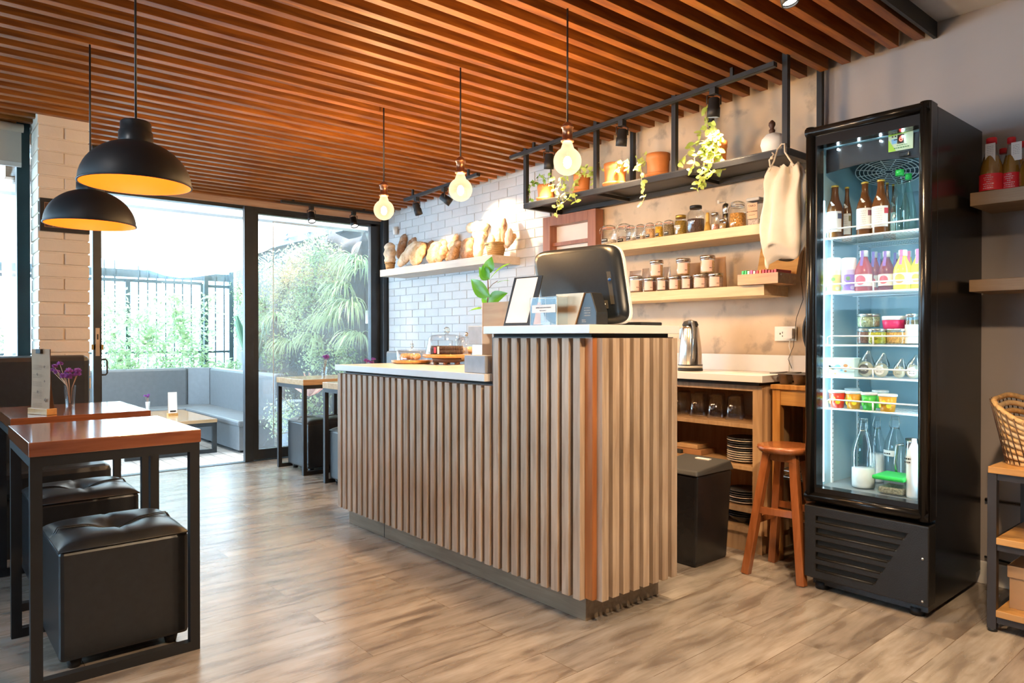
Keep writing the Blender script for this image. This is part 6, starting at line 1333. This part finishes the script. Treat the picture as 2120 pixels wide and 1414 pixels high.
for j in range(nL):
    v = j/(nL-1); z = .625+.135*v
    pts = []
    for i in range(nS+1):
        u = 2*PI*i/nS; sx_ = .255+.045*v; sy_ = .13+.035*v; xx = -.57+sx_*math.copysign(abs(math.cos(u))**.55, math.cos(u)); yy = 3.26+sy_*math.copysign(abs(math.sin(u))**.55, math.sin(u))
        hi = .10*max(0, -math.cos(u))**1.5*v+.05*max(0, math.sin(u))*v
        pts.append((xx+random.uniform(-.001,.001), yy, z+hi))
    bw.tube(pts, .0105, 6, j % 2)
P('woven_wall', bw, pal, bk)
ls = B()
for i in range(nS):
    u = 2*PI*(i+.5)/nS; a_ = (-.57+.263*math.copysign(abs(math.cos(u))**.55, math.cos(u)), 3.26+.138*math.copysign(abs(math.sin(u))**.55, math.sin(u)), .622); hi = .10*max(0, -math.cos(u))**1.5+.05*max(0, math.sin(u))
    e_ = (-.57+.312*math.copysign(abs(math.cos(u))**.55, math.cos(u)), 3.26+.177*math.copysign(abs(math.sin(u))**.55, math.sin(u)), .765+hi); ls.tube([a_, e_], .0022, 4)
P('lashing', ls, plain('dark_lashing', (.12,.06,.03), .7), bk)
P('basket_floor', B().lathe([(.0001,0),(.25,0)], (-.57,3.26,.622), 30, caps=False, sy=.55), pal[0], bk)
sh_ = T('shoe_like_box', 'lidded brown cardboard box on the bottom shelf of the rack', 'box', (-.5,3.3,.085)); card = plain('brown_cardboard', (.44,.25,.12), .7, var=.08)
sh_.name = 'cardboard_box'
P('box_body', B().box(-.80,-.30,3.14,3.44,.0855,.20), card, sh_); P('box_lid', B().box(-.806,-.294,3.134,3.446,.20,.245), card, sh_, bv=.002)
S('black_pouch', B().sph((-.60,3.28,.2455+.045), .1, 16, sc_=(1.3,1,.45)), M['black'], 'black bundle lying on the cardboard box in the rack', 'bundle')
S('wall_pipe', B().tube([(-1.02,3.640,.378),(1.2,3.640,.378)], .008), M['steel'], 'thin grey conduit pipe low on the wall behind the rack', 'pipe')
S('black_cable', B().tube([(-1.02,3.636,.125),(-.8,3.634,.112),(-.5,3.634,.106),(.6,3.634,.11)], .005), M['black'], 'black cable lying along the top of the white baseboard', 'cable')
# red-capped juice bottles on the upper right shelf (positions read from the enlarged photo)
zr = 1.698
M['amj'] = glass('amber_juice_glass', (.90,.62,.20), .14); M['amf'] = plain('golden_juice', (.34,.15,.015), .2, var=.1); M['redp'] = plain('red_paper', (.78,.02,.03), .45)
def rbot(a, c, yt, Y, label, tag_=None, rl=True, red=True):
    X, _, _, r, h = pxb(1990+a*.1273, 1990+c*.1273, 260+yt*.1273, 260+1040*.1273, Y=Y, zb=zr); t = T('juice_bottle', label, 'bottle', (X,Y,zr), 'red-capped juice bottles on the right shelf')
    P('bottle_glass', B().lathe([(.0001,.001),(r*.93,.001),(r,.008),(r,h*.35),(r*.9,h*.48),(r*.52,h*.74),(r*.36,h*.86),(r*.36,h*.92)], (X,Y,zr), 30, caps=False), M['glass'], t)
    P('juice', B().lathe([(.0001,.003),(r*.9,.003),(r*.96,.009),(r*.96,h*.35),(r*.86,h*.48),(r*.62,h*.66),(.0001,h*.66)], (X,Y,zr), 26, caps=False), M['amf'], t)
    P('cap', B().lathe([(r*.44,h*.89),(r*.45,h*.985),(r*.40,h)], (X,Y,zr), 22), M['redp'] if red else M['black'], t)
    if rl:
        labr(t, X, Y, zr+.004, zr+h*.32, r, M['redp'], -1.35, 1.35); b2 = B()
        for k, ww in enumerate((.018,.035,.028,.012,.04,.034,.04)): inkrows(b2, X, Y, zr+h*.28-k*h*.038, ww, 1, .01, r*1.03, .0022)
        P('label_writing', b2, M['paper'], t)
    if tag_:
        x0 = X+tag_*r*.2; P('paper_tag', B().box(x0-.016,x0+.020,Y-r*.62,Y-r*.61,zr+h*.54,zr+h*.88), M['paper'], t, 'white hang tag'); b2 = B(); inkrows(b2, x0+.002, Y-r*.625, zr+h*.82, .024, 6, h*.032, None, .0012); P('tag_writing', b2, plain('tag_ink', (.3,.3,.32), .6), t)
rbot(322,660,205,3.42,'red-capped amber juice bottle with white hang tag nearest the fridge', .1)
rbot(560,800,375,3.56,'shorter-looking red-capped juice bottle in the back, second from the fridge', None)
rbot(680,950,195,3.44,'red-capped juice bottle with tag twisted to the side, third in the row', 3)
rbot(860,1090,262,3.56,'red-capped juice bottle at the back near the picture edge', None)
rbot(965,1240,350,3.42,'olive-gold bottle with dark swing stopper at the picture edge', None, False, False)
# ================================================================== THE PATIO OUTSIDE
ZG = -.12
m, nt, p = newmat('stone_pavers'); v = coords(nt); br = N(nt, 'ShaderNodeTexBrick'); br.inputs['Scale'].default_value = 1; br.inputs['Brick Width'].default_value = .24; br.inputs['Row Height'].default_value = .12; br.inputs['Mortar Size'].default_value = .008
br.inputs['Color1'].default_value = (.40,.38,.36,1); br.inputs['Color2'].default_value = (.58,.56,.54,1); br.inputs['Mortar'].default_value = (.24,.23,.22,1); nt.links.new(v, br.inputs['Vector']); nt.links.new(br.outputs['Color'], p.inputs['Base Color']); p.inputs['Roughness'].default_value = .8; M['pave'] = m
struct('ground', B().box(-16, -6.32, -6, 7, ZG-.05, ZG), M['pave'])
struct('trim_3', B().box(-6.52, -6.30, .3, 3.9, ZG, -.005), M['white'])
zl0 = at(400,441,X=-6.6).z
struct('trim_4', B().box(-6.68, -6.52, -1, 4.0, zl0, 2.42), plain('pale_grey_lintel', (.60,.62,.66), .6, var=.04))
struct('wall_garden', B().box(-10.9, -6.95, 3.82, 3.95, ZG, 2.35).box(-6.95, -6.32, 3.84, 3.98, ZG, 2.6), [plain('dark_felt', (.05,.065,.06), .9)])
ym = at(771,600,X=-6.6).y; mb_ = B(); z = ZG
while z < 2.4:
    y = ym
    while y < 3.80: mb_.box(-6.62,-6.595,y,min(y+.052,3.80),z,z+.052); y += .058
    z += .058
pl_ = struct('trim_5', B().box(-6.66,-6.62,ym,3.84,ZG,2.45), M['mortar'])
struct('mosaic_tiles', mb_, perpiece(plain('pale_glass_tile', (.72,.76,.66), .25, var=.1), .35), 0, pl_)
S('drain_pipe', B().tube([(-6.72,at(765,600,X=-6.72).y,ZG),(-6.72,at(765,600,X=-6.72).y,2.15)], .014, 10), M['wwire'], 'white vertical pipe outside, right of the plant wall', 'pipe')
S('junction_box', B().box(-6.71,-6.66,at(757,650,X=-6.7).y,at(775,650,X=-6.7).y,at(765,670,X=-6.7).z,at(765,643,X=-6.7).z), M['wwire'], 'small white electrical box on the white pipe outside', 'box', bv=.004)
# L-shaped bench
ob = T('patio_bench', 'pale grey upholstered L-shaped corner bench on the patio', 'bench', (-9,2.8,ZG)); G = M['leatherg']
P('seat', B().box(-9.25,-7.43,2.62,3.02,.16,.225).box(-9.72,-9.25,-1.2,3.02,.16,.225), G, ob, bv=.02)
P('base', B().box(-9.26,-7.46,2.64,3.02,ZG+.03,.16).box(-9.72,-9.27,-1.2,3.02,ZG+.03,.16), G, ob, bv=.006)
P('backrest', B().box(-9.84,-9.70,-1.2,2.78,.16,.70), G, ob, bv=.03); P('backrest', B().box(-9.55,-7.40,3.0,3.13,.16,.70), G, ob, bv=.03); P('corner_pad', B().hexa([(-9.86,2.78,.16),(-9.72,2.78,.16),(-9.55,3.0,.16),(-9.55,3.14,.16),(-9.86,2.78,.70),(-9.72,2.78,.70),(-9.55,3.0,.70),(-9.55,3.14,.70)]), G, ob, bv=.01)
for x in (-9.6,-8.6,-7.6): P('foot', B().box(x,x+.06,2.68,2.74,ZG,ZG+.03), M['black'], ob)
table(-8.95,-7.70,1.62,2.50,.235,'low pale wooden table on the patio in front of the grey bench','ttop2',th=.035,tube=.04,name='patio_table',z0=ZG,fr='bframe')
# small menu and flower on it
mp_ = at(357,860,Z=.2355); t = T('menu_stand', 'small paper menu stand on the patio table', 'menu', mp_)
P('wooden_block', B().box(mp_.x-.03,mp_.x+.03,mp_.y-.05,mp_.y+.05,.2355,.262), M['honeyx'], t); zt_ = at(357,812,X=mp_.x).z
P('menu_sheet', B().box(mp_.x-.004,mp_.x,mp_.y-.045,mp_.y+.045,.262,zt_), M['kraft'], t); P('menu_sheet', B().hexa([(mp_.x+.018,mp_.y-.045,.262),(mp_.x+.021,mp_.y-.045,.262),(mp_.x+.021,mp_.y+.045,.262),(mp_.x+.018,mp_.y+.045,.262),(mp_.x,mp_.y-.045,zt_),(mp_.x+.003,mp_.y-.045,zt_),(mp_.x+.003,mp_.y+.045,zt_),(mp_.x,mp_.y+.045,zt_)]), M['paper'], t)
P('printed_mark', B().box(mp_.x+.022,mp_.x+.0235,mp_.y-.03,mp_.y+.03,.275,.292), M['ink'], t)
flower(306, 848, 832, 816, 9, 'on the low patio table', Z=.2355, heads=4, glass_=False)
# fence
XF = -10.2; fn = T('metal_fence', 'tall dark bar fence behind the patio bench', 'fence', (XF,1.5,ZG)); fm = plain('flare_pale_iron', (.11,.16,.19), .45, .4)  # bluish lift of lens flare is put into the iron colour
yy = lambda px: at(px,700,X=XF).y
zr1 = at(300,582,X=XF).z; zr2 = at(300,730,X=XF).z; ztp = at(300,550,X=XF).z
P('rail', B().box(XF-.02,XF+.02,-2.5,yy(418),zr1-.02,zr1+.02), fm, fn); P('rail', B().box(XF-.012,XF+.012,-2.5,yy(418),zr2-.015,zr2+.015), fm, fn)
P('rail', B().box(XF-.015,XF+.015,yy(430),yy(473),zr1-.05,zr1-.01), fm, fn); P('rail', B().box(XF-.012,XF+.012,yy(430),yy(473),zr2-.015,zr2+.015), fm, fn)
bars = [216,238,287,306,324,343,361,378,396,446,464]; y_ = yy(195)
for q in bars: P('bar', B().box(XF-.008,XF+.008,yy(q)-.008,yy(q)+.008,ZG,ztp+(.05 if q < 420 else -.08)), fm, fn)
while y_ > -2.4: P('bar', B().box(XF-.008,XF+.008,y_-.008,y_+.008,ZG,ztp+.05), fm, fn); y_ -= .13
for a, c, zz in ((259,269,zr1),(414,419,zr1),(422,430,ztp),(473,482,ztp+.1)): P('fence_post', B().box(XF-.04,XF+.04,yy(a),yy(c),ZG,zz), fm, fn)
P('top_beam', B().box(XF-.08,XF+.0,-2.5,yy(482),at(240,572,X=XF).z,at(240,572,X=XF).z+.10).box(XF+.0,XF+3.2,3.70,3.80,2.28,2.36), fm, fn)
# shade sail
sv = B(); nx, ny = 40, 44; vs = []
for i in range(nx+1):
    u = i/nx; X_ = -6.70-3.45*u
    for j in range(ny+1):
        v_ = j/ny; Y_ = -3.5+6.9*v_; zE = 2.50-.36*u-.20*u*u
        sag = .13*abs(math.sin(u*PI*3))**.8*(.6+.4*math.sin(v_*9)); edge = .16*(math.sin((v_*6.9-3.5+.35)*PI/1.55)**2)*u**6
        vs.append((X_, Y_, zE-sag*.8+edge*1.0+.05*math.sin(v_*13+u*5)*u))
sv.add(vs, [(i*(ny+1)+j, i*(ny+1)+j+1, (i+1)*(ny+1)+j+1, (i+1)*(ny+1)+j) for i in range(nx) for j in range(ny)], 0, True)
m, nt, p = newmat('cream_sail_cloth'); p.inputs['Base Color'].default_value = (.42,.37,.32,1); p.inputs['Roughness'].default_value = .9; tr_ = N(nt, 'ShaderNodeBsdfTranslucent'); tr_.inputs[0].default_value = (.46,.39,.32,1); mx = N(nt, 'ShaderNodeMixShader'); mx.inputs[0].default_value = .6
nt.links.new(p.outputs[0], mx.inputs[1]); nt.links.new(tr_.outputs[0], mx.inputs[2]); nt.links.new(mx.outputs[0], nt.nodes['Material Output'].inputs[0])
S('shade_sail', sv, m, 'cream cloth shade sail sagging in folds over the patio', 'canopy')
# plants
M['pale'] = leafy('pale_spider_leaf', (.30,.46,.22), (.62,.78,.46), .5, .35); M['mid'] = leafy('mid_garden_leaf', (.13,.26,.10), (.36,.50,.24), .5, .3); M['grn'] = leafy('bright_climber_leaf', (.30,.46,.24), (.60,.74,.48), .5, .4); M['olive'] = leafy('olive_garden_leaf', (.24,.28,.12), (.50,.50,.28), .5, .3)
M['twig'] = plain('grey_twig', (.22,.20,.16), .8); M['potd'] = plain('black_pocket', (.04,.045,.05), .8)
RG = random.Random(11)
def spider(px, py, L, n, label, Y=3.66, m='pale', w_=.013):
    c = at(px, py, Y=Y); t = T('spider_plant', label, 'plant', c, 'spider plants in the plant wall'); P('root_pocket', B().sph(c, .07, 10, sc_=(1.2,.8,1)), M['potd'], t); b = B()
    for k in range(n):
        a = RG.uniform(0,2*PI); d = Vector((math.cos(a)*1.0, -abs(math.sin(a))*.75-.08, RG.uniform(.3,1.1))).normalized(); l = L*RG.uniform(.6,1.1); vs = []; N_ = 7; q = Vector(c); s_ = d.cross(Vector((0,0,1))).normalized()
        for i in range(N_+1):
            tt = i/N_; ww = w_*.5*(1-tt**2.5)+.0008; vs += [q-s_*ww, q+s_*ww]; q = q+d*(l/N_); d = (d+Vector((0,0,-.30-.28*tt))).normalized()
            if q.y > 3.79: q.y = 3.79
        b.add(vs, [(2*i,2*i+1,2*i+3,2*i+2) for i in range(N_)], 0, True)
    P('leaves', b, M[m], t)
for a in [(760,560,.45,70,'spider plant beside the white pipe at the top right'),(742,548,.50,100,'spider plant at the upper right of the plant wall'),(728,640,.55,110,'spider plant cascading at the right of the plant wall'),(690,665,.50,90,'spider plant in the lower middle of the plant wall'),(745,700,.45,80,'lowest spider plant at the right of the plant wall'),(650,705,.45,80,'spider plant just above the oak table'),(600,715,.42,70,'spider plant low at the left behind the glass'),(505,545,.42,60,'spider plant high at the left edge of the plant wall, beside the door frame'),(575,660,.4,60,'spider plant in the left middle of the plant wall'),(715,600,.45,70,'spider plant in the middle right of the plant wall')]: spider(*a)
def bush(px, py, R_, n, label, m='mid', Y=3.62, ls=.035, fl=.55, name='garden_plant', X=None, Z=None, grp='leafy plants in the plant wall', hz=1.0):
    c = at(px, py, Y=Y) if X is None else at(px, py, X=X); t = T(name, label, 'plant', c, grp); st = B(); b = B()
    for k in range(max(5, n//25)): e_ = c+Vector((RG.uniform(-1,1)*R_*.8,RG.uniform(-1,.3)*R_*fl,RG.uniform(-.6,1)*R_*hz)); st.tube([c+Vector((0,.04,0)), (c+e_)/2+Vector((0,0,.03)), e_], .003, 4)
    for k in range(n):
        d = Vector((RG.gauss(0,.45),RG.gauss(-.1,.45)*fl,RG.gauss(0,.45)*hz)); q = c+d*R_; q.y = min(q.y, 3.745) if X is None else q.y
        leaf(b, q, Vector((RG.uniform(-1,1),RG.uniform(-1,.4),RG.uniform(-.8,.8))), (RG.uniform(-.6,.6),-1,RG.uniform(0,1)), ls*RG.uniform(.6,1.3), ls*RG.uniform(.35,.6), seg=2)
    P('stems', st, M['twig'], t); P('foliage', b, M[m], t); return t
bl_ = [(665,530,.34,520,'big soft green bush at the top middle of the plant wall','mid'),(625,545,.26,300,'greyish pink-green plant at the top left of the plant wall','olive'),(590,600,.34,420,'pale mixed plant at the left of the plant wall','olive'),(640,610,.30,420,'dense green plant in the centre of the plant wall','mid'),(690,600,.22,260,'dark low plant in the middle of the plant wall','mid'),(560,560,.26,260,'light plant at the upper left behind the glass','pale'),(545,640,.28,320,'bushy plant at the left edge of the glass pane','mid'),(610,660,.30,360,'pale green plant in the lower centre','pale'),(570,730,.28,300,'leafy plant low at the left of the pane','mid'),(655,735,.24,260,'leafy plant low above the oak table','pale'),(715,740,.24,260,'leafy plant low at the right, above the counter end','mid'),(495,610,.26,300,'plant left of the door frame, upper','pale'),(490,680,.28,320,'plant left of the door frame, lower','grn'),(700,545,.22,240,'olive plant beside the upper spider plant','olive'),(600,545,.22,200,'light plant near the sail edge','olive'),(535,700,.26,260,'spiky-looking plant behind the bench','grn')]
for (px, py, R_, n, lab, m_) in bl_: bush(px, py, R_, int(n*1.9), lab, m_, ls=.038)
ag = T('agave_plant', 'upright sword-leaved plant in a dark pot behind the patio bench', 'plant', at(524,760,Y=3.45)); b = B(); c = at(524,765,Y=3.45)
for k in range(26):
    a = RG.uniform(0,2*PI); leaf(b, c, (math.cos(a)*.4,math.sin(a)*.4,1), (math.cos(a+1),math.sin(a+1),0), RG.uniform(.45,.75), .055, curl=.1, seg=5)
P('leaves', b, leafy('blue_green_sword', (.10,.24,.18), (.28,.48,.36), .45, .2), ag); P('plant_pot', B().lathe([(.12,-.85),(.17,-.02),(.15,-.02)], c, 20, caps=False), M['potd'], ag)
# climbers along the fence
for k, px in enumerate((222,243,268,290,318,340,362,385,405,436,455)):
    y_ = yy(px); hh = RG.uniform(1.45,2.05) if k < 9 else .9; t = T('climbing_shrub', ['first','second','third','fourth','fifth','sixth','seventh','eighth','ninth','tenth','last'][k]+' thin climbing shrub from the left along the bar fence', 'plant', (XF+.14,y_,ZG), 'climbing shrubs along the fence'); st = B(); b = B()
    for s_ in range(3):
        pts = [Vector((XF+.14+RG.uniform(-.05,.05), y_+RG.uniform(-.08,.08)+RG.uniform(-.04,.04)*q, ZG+hh*q/6*RG.uniform(.93,1.0))) for q in range(7)]; st.tube(pts, .006, 5, r2=.002)
        for q in range(210):
            u = RG.random(); i = min(5, int(u*6)); pt = pts[i].lerp(pts[i+1], u*6-i)+Vector((RG.gauss(0,.05),RG.gauss(0,.06),RG.gauss(0,.04)))
            leaf(b, pt, (RG.uniform(-1,1),RG.uniform(-1,1),RG.uniform(-.5,.7)), (1,0,RG.uniform(0,1)), RG.uniform(.04,.075), RG.uniform(.02,.035), seg=2)
    P('stems', st, M['twig'], t); P('foliage', b, M['grn'], t)
# shrubs at the foot of the glass
bush(575,870,.20,260,'low green shrub outside at the bottom of the glass, behind the first oak table','grn',X=-6.75,ls=.03,grp='low shrubs outside the glass')
bush(600,850,.18,220,'second low shrub outside, seen between the table legs','grn',X=-6.95,ls=.03,grp='low shrubs outside the glass')
bush(652,850,.26,260,'pale shrub outside seen under the oak table, right','mid',X=-7.0,ls=.045,grp='low shrubs outside the glass')
rp = at(640,820,X=-6.8); t = T('red_leaf_plant', 'plant with long red-striped leaves outside under the table edge', 'plant', rp); b = B()
for k in range(12): a = RG.uniform(0,2*PI); leaf(b, rp, (math.cos(a)*.3,math.sin(a),RG.uniform(.1,.9)), (1,0,.3), RG.uniform(.16,.28), .035, seg=4, curl=.3)
P('leaves', b, leafy('red_striped_leaf', (.45,.08,.10), (.75,.55,.45), .4, .3), t)
pt_ = at(606,905,X=-7.0); S('tall_planter', B().lathe([(.11,0),(.16,.55),(.14,.55),(.13,.5)], (-7.15,at(604,850,X=-7.15).y,ZG), 28, caps=False), plain('slate_blue_pot', (.16,.22,.28), .5), 'tall slate-blue planter outside behind the oak table', 'planter')
# dark draped cloth and pod ornament above the plants
cvs = []; A4 = [at(690,475,Y=3.66), at(765,470,Y=3.66), at(768,560,Y=3.66), at(672,565,Y=3.66)]; n = 16
for j in range(n+1):
    for i in range(n+1): u, v_ = i/n, j/n; q = A4[0]*(1-u)*(1-v_)+A4[1]*u*(1-v_)+A4[2]*u*v_+A4[3]*(1-u)*v_; cvs.append(q+Vector((0,-.05*math.sin(u*14+v_*5)*.5-.03*math.sin(v_*8),-.12*math.sin(u*PI)*(1-v_))))
S('draped_cloth', B().add(cvs, [(j*(n+1)+i, j*(n+1)+i+1, (j+1)*(n+1)+i+1, (j+1)*(n+1)+i) for j in range(n) for i in range(n)], 0, True), plain('grey_brown_net', (.055,.05,.05), .8), 'grey-brown net cloth draped at the top of the plant wall', 'cloth')
oc = at(738,520,Y=3.60); orn = T('pod_ornament', 'pale metal pod-shaped ornament hanging in front of the net cloth', 'ornament', oc); b = B(); Mo = Matrix.Rotation(-.7,4,'Y')
for k in range(7):
    e_ = (k-3)/3*.055; b.tube([oc+Mo @ Vector((-.14+.28*q/12, -.03*math.cos(PI*(q/12-.5))*(1-abs(e_)*6), e_*math.sin(PI*q/12))) for q in range(13)], .0045, 5)
P('pod_ribs', b, M['paper'], orn)
zz0 = at(640,500,Y=3.6)
dj = B(); 
for k in range(9):
    c = at(570+RG.uniform(0,110), RG.uniform(455,510), Y=3.66); dj.hexa([c+Vector(q)*1.0 for q in ((-.10,-.02,-.03),(.08,-.03,-.05),(.10,.02,-.04),(-.08,.03,-.02),(-.07,-.02,.06),(.06,-.01,.03),(.09,.03,.07),(-.05,.03,.05))])
S('plastic_sheeting', dj, plain('crumpled_blue_grey_film', (.12,.16,.22), .35, var=.5, scale=18), 'crumpled blue-grey sheeting on top of the plant wall under the lintel', 'sheeting', bv=.02)
# seen through the left window
S('white_post', B().lathe([(.07,ZG),(.055,1.0),(.075,2.0),(.06,2.6)], (-7.6,at(24,600,X=-7.6).y,0), 20), M['wwire'], 'wavy white post outside the left window', 'post')
bush(8,700,.35,200,'green shrub outside at the far left window','grn',X=-9.0,ls=.07,grp='low shrubs outside the glass',name='garden_shrub')
